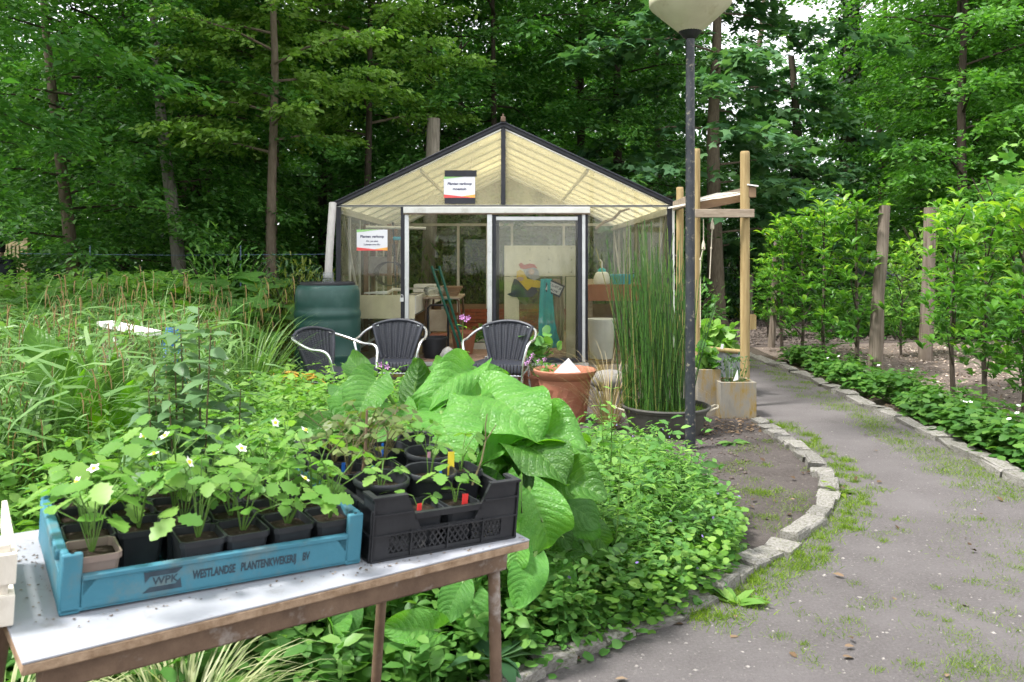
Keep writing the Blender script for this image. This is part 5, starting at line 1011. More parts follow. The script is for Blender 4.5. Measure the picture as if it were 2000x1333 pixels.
# cuttings in the black crate
g2 = 'cuttings in the black crate'
spec = [('round', .09, .15, .1, 5, TRI, 'round pot with thin stems near the blue crate corner'), ('round', .235, .165, .13, 4, TRI, 'round pot with one slim seedling in the middle of the black crate'), ('round', .315, .315, .12, 4, TRI, 'round pot with a seedling and pink tag in the black crate'),
        ('sq', .347, .195, .08, 4, TRI, 'square pot with a bare twig by the yellow tag'), ('sq', .15, .055, .03, 2, TRI, 'low square pot behind the handle, by the first red tag'), ('sq', .25, .055, .06, 4, TRI, 'low square pot behind the handle, by the second red tag'),
        ('sq', .06, .275, .2, 9, TRIR, 'reddish rose cutting in a square pot along the side of the black crate'), ('sq', .16, .29, .17, 10, TRIR, 'bushy rose cutting in the centre of the black crate'), ('sq', .06, .375, .16, 8, TRIR, 'rose cutting beside the far blue crate corner'),
        ('sq', .16, .39, .18, 9, TRIR, 'taller rose cutting towards the far end of the black crate'), ('sq', .258, .442, .14, 8, TRIR, 'rose cutting in the far part of the black crate near the big leaves'), ('sq', .35, .442, .08, 5, TRI, 'small seedling in the far corner pot under the big leaves'), ('sq', .08, .452, .15, 8, TRIR, 'rose cutting against the far end wall of the black crate')]
for k, (kd, a, b, h, nl, lv, lab) in enumerate(spec):
    lo = k in (4, 5)
    potted(a, b, .013 if not lo else .012, 'grey_pot', 50+k, h*(.72 if lv is TRIR else 1), nl, lab, random.uniform(-.1, .1), lv, .105 if kd == 'round' else (.088 if lo else .118), 0, (RPOT, RSOIL) if kd == 'round' else (POT, SOIL), .05 if lv is TRI else .085, 'potted_cutting', g2, 'stem_green' if lv is TRI else 'stem_brown')
tw = tthing('dry_twig', 'bare forked twig rising from a pot by the yellow tag', 'twig', .345, .13, .1); MB().tube([(0, 0, 0), (.03, .01, .06), (.045, .02, .11), (.075, .02, .15)], [.003, .0025, .002, .001], 6).build('stem', M['stem_brown'], tw); MB().tube([(.045, .02, .11), (.04, .02, .15), (.05, .03, .18)], [.002, .0015, .001], 6).build('side_shoot', M['stem_brown'], tw)
tw = tthing('brown_stake', 'reddish upright stem standing among the rose cuttings', 'stake', .08, .24, .09); MB().tube([(0, 0, 0), (.004, 0, .1), (.002, .004, .2)], [.005, .0045, .003], 8).build('stem', M['brown_steel'], tw)
def tagp(a, b, c, m, h, w, lab, tilt):
    t = tthing('plant_tag', lab, 'plant tag', a, b, c, random.uniform(-.25, .25)); o = MB().slab([(-w/2, 0, -.03), (w/2, 0, -.03), (w/2, tilt*h, h), (-w/2, tilt*h, h)], (0, .0012, 0)).build('strip', M[m], t, False)
tagp(.135, .03, .088, 'tag_red', .022, .013, 'red plant tag above the low handle, nearer the blue crate', .0); tagp(.262, .03, .088, 'tag_red', .03, .015, 'red plant tag above the low handle, nearer the table corner', 0); tagp(.3, .165, .12, 'tag_yellow', .06, .018, 'tall yellow plant tag with faint writing in the black crate', .2); tagp(.26, .15, .11, 'tag_blue', .03, .008, 'blue plant tag in the round pot behind the handle', .1); tagp(.3, .285, .115, 'tag_pink', .035, .009, 'pink plant tag in the farther round pot', .1); tagp(.115, .25, .12, 'tag_blue', .02, .01, 'blue plant tag standing among the rose cuttings', 0); tagp(.105, .245, .12, 'tag_yellow', .012, .01, 'short yellow plant tag among the rose cuttings', 0); tagp(.07, .13, .108, 'tag_red', .012, .009, 'tiny red tag in the round pot nearest the blue crate', 0); tagp(.06, .31, .12, 'tag_blue', .016, .01, 'leaning blue tag deep along the side of the black crate', .3); tagp(.2, .37, .12, 'tag_blue', .04, .007, 'slim blue tag at the far end of the black crate', .1)

q = np.vstack((np.stack((rng.uniform(-.62, .42, 90), rng.normal(-.02, .012, 90)), 1), np.stack((rng.normal(-.645, .02, 60), rng.uniform(.0, .4, 60)), 1), np.stack((rng.normal(-.01, .004, 20), rng.uniform(.0, .3, 20)), 1))); n = len(q)
P = np.array([tuple(TM @ Vector((a, b, .0008))) for a, b in q]); o = mobj('spilled_soil', leaf_mesh('spilled_soil', P, rv(n)*np.array((1, 1, .1)), np.tile(np.array(e3), (n, 1)), .006*(.4+rng.random(n)), DIAMOND, M['litter'], None, 1.4)); tag(o, 'crumbs of soil spilled on the white table beside the crates', 'soil', None, 'stuff')
# ---------------------------------------------------------------- large leaves
def bigleaf(name, mat, Wd=.62, droop=1.0, fold=.25, wave=.05, cup=0.0, seed=0, nu=30, nv=18, cord=.16, sharp=.8):
    """unit-length leaf along +x, face up +z; uv = (along, 0..1 across)"""
    g = random.Random(seed); ph = g.uniform(0, 6); V, UV, Fc = [], [], []; x = z = 0.0; mid = []
    for i in range(nu+1):
        a = .35-droop*(i/nu); mid.append((x, z, a)); x += math.cos(a)/nu; z += math.sin(a)/nu
    for i in range(nu+1):
        u = i/nu; mx_, mz, a = mid[i]; w = Wd*.5*(math.sin(PI*min(1, (u*.94+.035))**sharp)**.75) if i < nu else .001
        for j in range(nv+1):
            v = 2*j/nv-1; av = abs(v); zz = fold*w*av-cup*w*av*av*1.2+wave*math.sin(ph+u*9+(2 if v > 0 else 0))*av*av*.6-.011*math.cos(2*PI*(u*9-av**1.3*2.6))*min(1, av*4)*(1-av*.6)*(1-u*.5); back = -cord*av*av*(1-u)**4
            V.append((mx_+back-math.sin(a)*zz, v*w, mz+math.cos(a)*zz)); UV.append((u, j/nv))
    m_ = nv+1
    for i in range(nu):
        for j in range(nv): Fc.append((i*m_+j, (i+1)*m_+j, (i+1)*m_+j+1, i*m_+j+1))
    me = bpy.data.meshes.new(name); me.from_pydata(V, [], Fc); me.materials.append(mat); uv = me.uv_layers.new(name='UVMap')
    for l in me.loops: uv.data[l.index].uv = UV[l.vertex_index]
    me.shade_smooth(); me.update(); return me
def place_leaf(me, base, tip, nhint, width, parent, org, ext=1.0, name='leaf'):
    base, tip = Vector(base), Vector(tip); d = tip-base; L = d.length*ext; d.normalize(); n = Vector(nhint); n = (n-d*n.dot(d))
    if n.length < 1e-3: n = Vector((0, -1, .3)); n = n-d*n.dot(d)
    n.normalize(); y = n.cross(d); R = Matrix((d, y, n)).transposed().to_4x4(); o = mobj(name, me, parent); o.matrix_local = Matrix.Translation(base-Vector(org)) @ R @ Matrix.Diagonal((L, L*width, L, 1)); return o
BIG = [bigleaf('leaf', M['big_leaf'], .62, .9, .5, .16, 0, 1), bigleaf('leaf', M['big_leaf'], .66, 1.4, .42, .2, .15, 2), bigleaf('leaf', M['big_leaf'], .6, .5, .75, .14, 0, 3), bigleaf('leaf', M['big_leaf'], .68, 1.8, .4, .18, .1, 4)]
BIGD = [bigleaf('leaf', M['big_leaf_dark'], .64, .9, .2, .09, .1, 5), bigleaf('leaf', M['big_leaf_dark'], .68, 1.5, .15, .1, .2, 6)]
pc = Vector((-.16, 3.55, 0)); t = thing('big_leaved_plant', 'big clump of broad glossy veined leaves behind the black crate', 'plant', pc)
# base pixel, tip pixel, their distances, kind, width, face direction
UPF, CAMF, TOP = (0, -.55, .85), (0, -1, .35), (0, -.15, 1)
hand = [((735, 742), (690, 828), 3.35, 3.15, 0, 1.5, CAMF), ((722, 748), (676, 690), 3.5, 3.6, 0, 1.1, CAMF), ((806, 800), (818, 694), 3.55, 3.6, 2, 1.25, (0, 1, .25)), ((835, 775), (808, 694), 3.7, 3.7, 2, .9, CAMF), ((922, 722), (800, 795), 3.6, 3.3, 1, .8, (.3, -.6, .8)),
        ((925, 790), (1005, 735), 3.55, 3.75, 2, 1.0, (-.2, .8, .6)), ((938, 775), (1062, 822), 3.45, 3.1, 1, 1.35, UPF), ((1000, 850), (1150, 868), 3.4, 3.15, 0, 1.25, UPF), ((1008, 868), (1114, 915), 3.25, 3.0, 1, 1.25, UPF), ((1085, 898), (1168, 915), 3.5, 3.4, 0, 1.4, UPF),
        ((1070, 928), (1192, 972), 3.2, 3.05, 0, 1.3, (.1, -.8, .6)), ((1036, 958), (1092, 1104), 3.0, 2.9, 3, 1.35, (.1, -1, .3)), ((1105, 985), (1172, 1056), 3.3, 3.25, 4, 1.35, CAMF), ((1018, 935), (1020, 1046), 2.95, 2.9, 2, .9, (-.8, -.5, .3)), ((862, 808), (884, 912), 3.2, 2.95, 1, 1.75, (0, -.8, .6)),
        ((900, 792), (972, 838), 3.45, 3.25, 0, 1.15, UPF), ((945, 905), (1034, 858), 3.2, 3.25, 2, .9, UPF), ((885, 788), (818, 812), 3.5, 3.3, 0, 1.1, UPF), ((696, 842), (556, 850), 3.4, 3.2, 0, 1.1, UPF), ((640, 850), (560, 900), 3.5, 3.2, 1, 1.2, UPF), ((1012, 1058), (1006, 1128), 2.9, 2.85, 0, 1.4, CAMF),
        ((905, 1135), (862, 1222), 2.85, 2.75, 4, 1.3, CAMF), ((925, 1160), (930, 1258), 2.95, 2.85, 5, 1.5, CAMF), ((1045, 1085), (1005, 1192), 2.9, 2.8, 4, 1.3, CAMF), ((852, 1232), (742, 1228), 2.75, 2.65, 0, 1.15, (0, -.8, .5)), ((690, 1180), (660, 1262), 2.8, 2.7, 4, 1.3, CAMF), ((640, 1195), (650, 1280), 2.8, 2.65, 2, 1.0, (.6, -.7, .3)), ((560, 1215), (590, 1275), 2.9, 2.75, 4, 1.2, CAMF),
        ((880, 740), (842, 702), 3.8, 3.9, 0, 1.1, CAMF), ((860, 760), (905, 715), 3.7, 3.8, 2, 1.1, (.2, .6, .5)), ((960, 840), (1040, 880), 3.35, 3.15, 1, 1.2, UPF), ((780, 800), (760, 880), 3.3, 3.1, 1, 1.4, CAMF), ((760, 790), (700, 860), 3.5, 3.3, 4, 1.2, UPF), ((930, 930), (1000, 990), 3.2, 3.1, 4, 1.2, CAMF), ((1060, 1010), (1120, 1070), 3.25, 3.15, 5, 1.2, CAMF)]
st = MB(); ALLB = BIG+BIGD
for k, (p0, p1, y0, y1, kd, w, nh) in enumerate(hand):
    a, c_ = at(*p0, y0), at(*p1, y1); place_leaf(ALLB[kd], a, c_, nh, w*.86, t, pc, .98)
    if a.y > 3.1:
        ox, oy = random.uniform(-55, 40), random.uniform(5, 45); a2, c2_ = at(p0[0]+ox, p0[1]+oy, y0+.12), at(p1[0]+ox+random.uniform(-20, 20), p1[1]+oy+random.uniform(-10, 15), y1+.1); place_leaf(ALLB[random.randrange(6)], a2, c2_, Vector(nh)+Vector((random.gauss(0, .3), 0, random.gauss(0, .2))), w*.8, t, pc, .85)
    r0 = Vector((pc.x+random.uniform(-.12, .12), pc.y+random.uniform(-.15, .1), .05)) if a.y > 2.86 else Vector((a.x, a.y+.15, .02)); d = (c_-a).normalized(); st.tube([r0-pc, (r0*.5+a*.5+Vector((0, .05, .05)))-pc, a-pc-d*.01, a-pc+d*.12], [.011, .009, .007, .004], 6)
for k in range(44):                       # the leaves filling the inside of the clump
    az = k*2.4; z = random.uniform(.15, .68); r = random.uniform(.1, .4)*(1.1-z*.5); a = pc+Vector((math.cos(az)*r, math.sin(az)*r, z)); c_ = a+Vector((math.cos(az)*.3, math.sin(az)*.3, random.uniform(-.15, .1))); place_leaf(random.choice(ALLB), a, c_, (math.cos(az)*.3, math.sin(az)*.3-.3, 1), random.uniform(.8, 1.1), t, pc)
    st.tube([(math.cos(az)*.08, math.sin(az)*.08, .02), (math.cos(az)*r*.6, math.sin(az)*r*.6, z*.7), a-pc], [.011, .009, .005], 6)
mobj('stalks', st.mesh('stalks', M['stem_green']), t)['kind'] = 'stuff'

# horseradish: long upright leaves on the wild side
HR = [bigleaf('leaf', M['horseradish'], .34, .5, .3, .07, 0, 11, 18, 6, 0, 1.0), bigleaf('leaf', M['horseradish'], .3, .9, .2, .1, 0, 12, 18, 6, 0, 1.0)]
pc = gnd(205, 1090); pc.y = 4.2; pc.x = xt(200, 4.2); t = thing('horseradish_plant', 'upright bright green horseradish leaves among the sedges', 'plant', pc); st = MB()
for p0, p1, y0, y1, kd, w in (((150, 830), (62, 640), 4.2, 4.3, 0, 1.05), ((165, 850), (100, 655), 4.3, 4.5, 1, 1.2), ((215, 860), (228, 690), 4.25, 4.3, 0, 1.2), ((190, 870), (165, 720), 4.1, 4.0, 1, 1.2), ((230, 880), (262, 735), 4.2, 4.2, 0, 1.1), ((180, 880), (110, 760), 4.0, 3.9, 1, 1.2)):
    a, c_ = at(*p0, y0), at(*p1, y1); place_leaf(HR[kd], a, c_, (.5, -1, .2), w, t, pc); st.tube([Vector((random.uniform(-.05, .05), 0, 0)), a-pc, a-pc+(c_-a)*.3], [.009, .008, .005], 6)
mobj('stalks', st.mesh('stalks', M['stem_green']), t)

# butterbur: a bed of round leaves between the sedges and the barrel
BB = [bigleaf('leaf', M['butterbur'], .98, .5, .12, .08, .1, 21+k, 10, 8, .35, .62) for k in range(3)]
t = thing('butterbur_patch', 'spreading patch of round pale butterbur leaves before the barrel', 'plant', (-3.6, 9.0, 0)); org = Vector((-3.6, 9, 0)); st = MB()
for k in range(260):
    q = in_poly([(-4.6, 6.6), (-3.1, 6.8), (-3.0, 8.5), (-2.5, 9.4), (-3.4, 12.5), (-6.8, 12.5), (-5.8, 8)], 1)[0]; h = random.uniform(.4, .85)+.08*(q[1]-7); az = random.uniform(0, 6.28); L = random.uniform(.22, .4); a = Vector((q[0], q[1], h)); c_ = a+Vector((math.cos(az)*L, math.sin(az)*L, random.uniform(-.12, .03)))
    o = place_leaf(random.choice(BB), a, c_, (random.gauss(0, .25), random.gauss(-.3, .2), 1), 1.0, t, org); st.tube([a-org-Vector((0, 0, h)), a-org], [.007, .006], 5, False)
mobj('stalks', st.mesh('stalks', M['stem_green']), t)['kind'] = 'stuff'

# ---------------------------------------------------------------- sedge clumps with drooping catkins
def catkins(seed, n):
    g = random.Random(seed); b = MB(); sk = MB()
    for i in range(n):
        az = g.uniform(0, 6.28); L = g.uniform(.95, 1.5); out = g.uniform(.15, .5); top = Vector((math.cos(az)*out, math.sin(az)*out, L)); pts = [Vector((0, 0, 0)), Vector((math.cos(az)*out*.3, math.sin(az)*out*.3, L*.6)), top, top+Vector((math.cos(az)*.1, math.sin(az)*.1, .03))]; sk.tube(pts, [.003, .0025, .002, .0015], 4, False)
        for k in range(4):
            f_ = .72+.28*k/3; p = pts[1].lerp(top, (f_-.6)/.4); d = Vector((math.cos(az+g.uniform(-.6, .6)), math.sin(az+g.uniform(-.6, .6)), 0)); l = g.uniform(.09, .17); b.tube([p, p+d*.03+Vector((0, 0, .01)), p+d*.045-Vector((0, 0, .04)), p+d*.05-Vector((0, 0, l))], [.001, .0035, .004, .002], 5, False)
    me = b.mesh('catkins', M['catkin']); a = me.attributes.new('rnd', 'FLOAT', 'POINT'); a.data.foreach_set('value', rng.random(len(me.vertices)).astype(np.float32)*.3+np.repeat(rng.random(len(me.vertices)//4+1), 4)[:len(me.vertices)].astype(np.float32)*.7); return me, sk.mesh('stalks', M['stem_green'])
SB = [blades('blades', 210, 1.5, .02, .85, M['sedge'], 40+k, 8, .72, .16) for k in range(3)]; SK = [catkins(k, 9) for k in range(3)]
places = ['beside the horseradish leaves', 'at the very edge near the table crate', 'in front of the wooden gate', 'below the leaning brown trunk', 'below the ringed grey trunk', 'near the white plank', 'by the blue bag', 'before the elder bush', 'amid the butterbur leaves', 'at the back of the wild bed', 'next to the dark stemmed plant', 'behind the horseradish', 'in the corner of the wild bed', 'half hidden behind the white plank', 'farthest along the wild bed', 'between gate and brown trunk']
for k, (px, Y) in enumerate(((90, 3.9), (-40, 3.6), (40, 6.2), (150, 6.8), (300, 7.2), (200, 5.2), (330, 5.6), (420, 8.6), (480, 7.4), (230, 9.0), (330, 4.5), (110, 5.0), (-20, 5.0), (270, 6.2), (380, 10.0), (70, 8.2))):
    t = thing('sedge_clump', 'clump of pendulous sedge with brown catkins '+places[k], 'sedge', (xt(px, Y), Y, 0), random.uniform(0, 6), 'sedge clumps of the wild bed', True); s = random.uniform(.8, .98)*(.85 if Y < 4.6 else 1); t.scale = (s, s, s)
    o = mobj('blades', SB[k % 3], t); o['kind'] = 'stuff'; o = mobj('catkins', SK[(k+1) % 3][0], t); o['kind'] = 'stuff'; o = mobj('stalks', SK[(k+1) % 3][1], t); o['kind'] = 'stuff'

# ---------------------------------------------------------------- weeds
def weeds(name, label, poly, n, h, nodes_, size, mat, tmpl=OVAL, per=2, cat='weeds', top=.5, stem=True, z0=.0, lim=0.02, hf=None):
    """leafy upright stems scattered over a bed"""
    q = in_poly(poly, n); H = rng.uniform(h[0], h[1], n)*(hf(q) if hf else 1); lean = rng.normal(0, .13, (n, 2)); ni = np.repeat(np.arange(n), nodes_*per); f_ = np.tile(np.repeat((np.arange(nodes_)+.6)/nodes_, per), n)+rng.normal(0, .03, n*nodes_*per); f_ = np.clip(f_, .05, 1)
    base = np.stack((q[:, 0], q[:, 1], np.full(n, z0)), 1); P = base[ni].copy(); P[:, :2] += lean[ni]*(H[ni]*f_)[:, None]; P[:, 2] += H[ni]*f_
    a = np.repeat(rng.random(n)*6.28, nodes_*per)+np.tile(np.repeat(np.arange(nodes_)*1.57, per)+np.tile(np.arange(per)*2*PI/per, nodes_), n)+rng.normal(0, .25, len(ni))
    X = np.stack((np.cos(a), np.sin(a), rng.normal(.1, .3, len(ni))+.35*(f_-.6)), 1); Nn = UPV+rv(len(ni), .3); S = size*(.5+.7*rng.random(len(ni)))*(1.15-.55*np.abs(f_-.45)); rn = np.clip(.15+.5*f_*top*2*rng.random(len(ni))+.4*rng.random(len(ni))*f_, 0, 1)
    o = mobj(name, leaf_mesh(name, P, X, Nn, S, tmpl, M[mat], rn)); tag(o, label, cat, None, 'stuff')
    if stem:
        tp = base.copy(); tp[:, :2] += lean*H[:, None]; tp[:, 2] += H; wv = np.array((.0022, 0, 0)); wy = np.array((0, .0022, 0)); V = np.concatenate((base-wv, base+wv, tp, base-wy, base+wy), 1).reshape(-1, 3); Tt = (np.array([(0, 1, 2), (3, 4, 2)])[None]+(np.arange(n)*5)[:, None, None]).reshape(-1, 3)
        s = mobj('stems', np_mesh('stems', V, Tt, M['stem_green']), o); s['kind'] = 'stuff'
    return o
def carpet(name, label, poly, n, zmax, size, mat, tmpl=ROUND, cat='ground cover'):
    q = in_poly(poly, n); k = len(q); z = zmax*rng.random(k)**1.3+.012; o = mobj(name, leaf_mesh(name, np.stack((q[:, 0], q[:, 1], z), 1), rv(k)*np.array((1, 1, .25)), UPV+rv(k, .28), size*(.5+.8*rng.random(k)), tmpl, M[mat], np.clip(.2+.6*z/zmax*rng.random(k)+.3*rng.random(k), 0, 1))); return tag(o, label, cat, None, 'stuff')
HF = lambda q: np.interp(q[:, 1], (3.8, 5.0, 6.2), (1, .8, .42))
bedR = [(-.35, 2.7), (.05, 2.8), (.46, 3.12), (.86, 3.5), (1.14, 3.95), (1.3, 4.6), (1.22, 5.5), (1.0, 6.3), (.35, 6.7), (-.3, 6.6), (-.5, 4.5)]
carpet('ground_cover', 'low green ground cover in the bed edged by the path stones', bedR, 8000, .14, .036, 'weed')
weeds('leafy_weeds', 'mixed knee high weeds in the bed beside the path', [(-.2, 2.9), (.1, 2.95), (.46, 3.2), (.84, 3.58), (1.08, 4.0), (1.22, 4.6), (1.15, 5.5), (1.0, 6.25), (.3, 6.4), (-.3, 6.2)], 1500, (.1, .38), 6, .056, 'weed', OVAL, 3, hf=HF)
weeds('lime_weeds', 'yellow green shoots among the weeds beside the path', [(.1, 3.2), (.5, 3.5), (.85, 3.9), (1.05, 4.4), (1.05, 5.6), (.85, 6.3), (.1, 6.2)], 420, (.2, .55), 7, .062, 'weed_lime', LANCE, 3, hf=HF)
bedT = [(-2.0, 2.35), (-.45, 2.55), (.05, 2.95), (-.1, 3.6), (-2.6, 3.6)]
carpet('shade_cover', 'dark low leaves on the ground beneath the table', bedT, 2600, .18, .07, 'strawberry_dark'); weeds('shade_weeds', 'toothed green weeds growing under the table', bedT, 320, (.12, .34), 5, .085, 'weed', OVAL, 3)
bedL = [(-2.9, 2.75), (-.75, 2.9), (-.55, 3.4), (-.75, 4.6), (-1.7, 5.4), (-3.6, 5.4), (-3.6, 3.4)]
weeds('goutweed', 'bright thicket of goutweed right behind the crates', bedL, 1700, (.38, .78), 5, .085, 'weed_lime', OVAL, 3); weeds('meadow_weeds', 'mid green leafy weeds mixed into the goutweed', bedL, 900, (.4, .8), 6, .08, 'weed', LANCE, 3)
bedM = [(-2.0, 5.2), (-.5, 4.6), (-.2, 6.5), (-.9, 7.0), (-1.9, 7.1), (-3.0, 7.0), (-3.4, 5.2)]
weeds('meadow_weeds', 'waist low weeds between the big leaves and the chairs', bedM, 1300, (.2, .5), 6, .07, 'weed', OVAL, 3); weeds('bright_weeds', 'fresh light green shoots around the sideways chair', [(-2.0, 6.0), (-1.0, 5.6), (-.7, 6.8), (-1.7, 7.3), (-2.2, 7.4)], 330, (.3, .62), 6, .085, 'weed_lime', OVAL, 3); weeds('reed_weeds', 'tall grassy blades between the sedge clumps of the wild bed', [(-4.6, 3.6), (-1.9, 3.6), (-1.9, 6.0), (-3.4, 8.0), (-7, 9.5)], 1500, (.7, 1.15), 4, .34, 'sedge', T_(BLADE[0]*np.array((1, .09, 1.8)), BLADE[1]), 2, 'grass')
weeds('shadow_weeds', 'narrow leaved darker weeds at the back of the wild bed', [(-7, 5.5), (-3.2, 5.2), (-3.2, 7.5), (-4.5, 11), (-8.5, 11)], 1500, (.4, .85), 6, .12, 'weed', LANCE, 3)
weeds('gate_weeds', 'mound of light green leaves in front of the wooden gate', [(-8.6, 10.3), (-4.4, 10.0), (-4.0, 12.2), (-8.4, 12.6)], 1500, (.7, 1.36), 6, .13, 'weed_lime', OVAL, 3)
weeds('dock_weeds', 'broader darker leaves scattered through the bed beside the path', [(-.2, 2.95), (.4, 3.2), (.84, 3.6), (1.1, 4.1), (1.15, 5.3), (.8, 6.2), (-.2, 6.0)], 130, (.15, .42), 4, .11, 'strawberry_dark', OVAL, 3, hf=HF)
weeds('nettle_weeds', 'slim upright nettle shoots standing above the bed beside the path', [(.0, 3.3), (.7, 3.8), (1.0, 4.6), (.9, 5.9), (.2, 6.2), (-.1, 4.6)], 90, (.45, .72), 9, .075, 'weed', OVAL, 2, hf=HF)
carpet('ground_ivy', 'pale small leaved ground ivy spilling towards the path stones', [(.0, 3.0), (.5, 3.15), (.9, 3.55), (1.15, 4.0), (1.25, 4.6), (.8, 4.6), (.2, 3.8)], 3600, .22, .034, 'weed_lime')
n = 60; q = in_poly(bedM, n); P = np.stack((q[:, 0], q[:, 1], rng.uniform(.35, .55, n)), 1); o = mobj('buttercups', leaf_mesh('buttercups', np.repeat(P, 5, 0), np.stack((np.cos(np.tile(np.arange(5)*1.257, n)), np.sin(np.tile(np.arange(5)*1.257, n)), np.full(n*5, .3)), 1), np.tile(UPV, (n*5, 1)), .014, ROUND, M['petal_yellow'])); tag(o, 'yellow buttercup flowers scattered over the weeds', 'flowers', None, 'stuff')
n = 130; q = in_poly(bedR, n); P = np.stack((q[:, 0], q[:, 1], rng.uniform(.1, .3, n)), 1); o = mobj('ground_ivy_flowers', leaf_mesh('ground_ivy_flowers', P, rv(n)+UPV, rv(n), .014, ROUND, M['petal_violet'])); tag(o, 'tiny violet blossoms among the weeds beside the path', 'flowers', None, 'stuff')

# taller single plants
def stalk_plant(name, label, base, stems, mat, tmpl, size, per, nodes_, cat='plant', stemmat='stem_green', wd=1.0, group=None, droop=0.0, toprn=.5, f0=.22):
    """stems: list of tip points; leaves set in pairs or whorls up each stem"""
    base = Vector(base); t = thing(name, label, cat, base, 0, group); Ps, Xs, Rs, Ss = [], [], [], []
    for tip, root in stems:
        tip, root = Vector(tip), Vector(root); b = MB().tube([root, root.lerp(tip, .5)+Vector((random.gauss(0, .012), random.gauss(0, .012), 0)), tip], [.005, .004, .002], 6); b.build('stem', M[stemmat], t)
        for k in range(nodes_):
            f_ = f0+(1-f0)*(k+.5)/nodes_; p = root.lerp(tip, f_); a0 = k*1.57+random.random()
            for j in range(per): a = a0+j*2*PI/per; Ps.append(p-base); Xs.append((math.cos(a), math.sin(a), random.gauss(.2, .2)-droop)); Rs.append(min(1, max(0, f_*toprn+random.random()*.45))); Ss.append(size*(1.2-.75*f_)*random.uniform(.75, 1.2))
    n = len(Ps); mobj('leaves', leaf_mesh('leaves', np.array([tuple(p) for p in Ps]), np.array(Xs), UPV+rv(n, .22), np.array(Ss), tmpl, M[mat], np.array(Rs), wd), t); return t
stalk_plant('dark_stemmed_plant', 'tall dark stemmed plant with drooping grey green leaves behind the blue crate', (xt(400, 2.72), 2.72, 0), [(at(px, py, 2.72+dy*.5), (xt(400+(px-420)*.45, 2.72), 2.72+dy*.3, 0)) for px, py, dy in ((300, 700, 0), (340, 640, .1), (352, 620, .3), (388, 600, .1), (290, 760, -.2), (412, 640, -.1), (470, 760, .1), (330, 770, -.2))], 'weed_dark', LANCE, .2, 3, 13, 'plant', 'stem_brown', 2.1, None, .25, .8, .5)
stalk_plant('tall_weed', 'tall opposite leaved weed beside the veined big leaves', (xt(1215, 3.6), 3.6, 0), [(at(px, py, 3.6), (xt(px-25, 3.6), 3.6, 0)) for px, py in ((1212, 890), (1180, 1000))], 'weed', OVAL, .1, 2, 7)
stalk_plant('tall_weed', 'tall weed with a bright tip in front of the terracotta pot', (xt(1192, 4.6), 4.6, 0), [(at(1195, 745, 4.6), (xt(1185, 4.6), 4.6, 0)), (at(1172, 780, 4.6), (xt(1178, 4.6), 4.6, 0))], 'weed_lime', OVAL, .11, 2, 7)
stalk_plant('tall_weed', 'upright yellow green weed nearest the horsetail tub', (xt(1270, 5.2), 5.2, 0), [(at(1272, 845, 5.2), (xt(1265, 5.2), 5.2, 0)), (at(1240, 858, 5.0), (xt(1245, 5.0), 5.0, 0)), (at(1300, 868, 5.2), (xt(1300, 5.2), 5.2, 0))], 'weed_lime', LANCE, .13, 3, 7, wd=1.5)
def campion(label, px, py, Y, ph):
    t = stalk_plant('campion', label, (xt(px-20, Y), Y, 0), [(at(px, py, Y), (xt(px-20, Y), Y, 0))], 'weed_lime', OVAL, .12, 2, 5); tip = at(px, py, Y)-Vector(t.location)
    for k in range(ph):
        p = tip+Vector((random.gauss(0, .03), random.gauss(0, .02), random.uniform(-.05, .02))); f = MB()
        for a in range(5): c_, s_ = math.cos(a*1.2566), math.sin(a*1.2566); f.add([p, p+Vector((.014*c_-.005*s_, -.009, .014*s_+.005*c_)), p+Vector((.019*c_, -.006, .019*s_)), p+Vector((.014*c_+.005*s_, -.009, .014*s_-.005*c_))], [(0, 1, 2, 3)])
        mobj('blossom', f.mesh('blossom', M['petal_pink'], False), t)
campion('pink flowering campion in the open doorway gap', 905, 612, 5.6, 4); campion('pink campion before the seat of the glass door chair', 942, 715, 5.0, 2); campion('pink campion flower beside the middle chair', 748, 702, 5.0, 2)
t = stalk_plant('dandelion', 'dandelion gone to a white seed head in the weed bed', (xt(1270, 4.2), 4.2, 0), [(at(1270, 998, 4.2), (xt(1266, 4.2), 4.2, 0))], 'weed', LANCE, .16, 3, 2); p = np.array(at(1270, 996, 4.2)-Vector(t.location)); n = 160; d = norm(rv(n)); mobj('seed_head', leaf_mesh('seed_head', p+d*.008, d, rv(n), .03, BLADE, M['petal_white'], width=.08), t)
def rosette(name, label, c, n, L, mat, wd=1.0, lift=.5, cat='plant', tmpl=LANCE):
    t = thing(name, label, cat, c, 0, None, True); a = rng.random(n)*6.28; P = np.zeros((n, 3)); P[:, 2] = .01; X = np.stack((np.cos(a), np.sin(a), rng.uniform(.15, 1.0, n)*lift*1.6), 1); mobj('leaves', leaf_mesh('leaves', P, X, UPV+rv(n, .2), L*(.6+.6*rng.random(n)), tmpl, M[mat], None, wd), t); return t
rosette('plantain_weed', 'bright leafy rosette growing against the path edging stones', gnd(1437, 1185), 14, .14, 'weed_lime', 1.6); rosette('plantain_weed', 'flat green rosette on the bare soil by the lamp post', gnd(1432, 868), 12, .16, 'weed', 1.6, .15); rosette('plantain_weed', 'small yellowish rosette at the bend of the path edging', gnd(1640, 968), 12, .13, 'grass', 1.4); rosette('hellebore', 'fingered dark hellebore leaves next to the table leg', gnd(965, 1295, .1), 11, .2, 'weed_dark', 1.6, .3)
t = thing('variegated_grass', 'striped cream and green grass tuft under the table', 'grass tuft', (-.95, 2.35, 0), 0, None, True); o = mobj('blades', blades('blades', 420, .5, .009, 1.15, M['variegated'], 77, 6, 1.2, .1), t); o['kind'] = 'stuff'
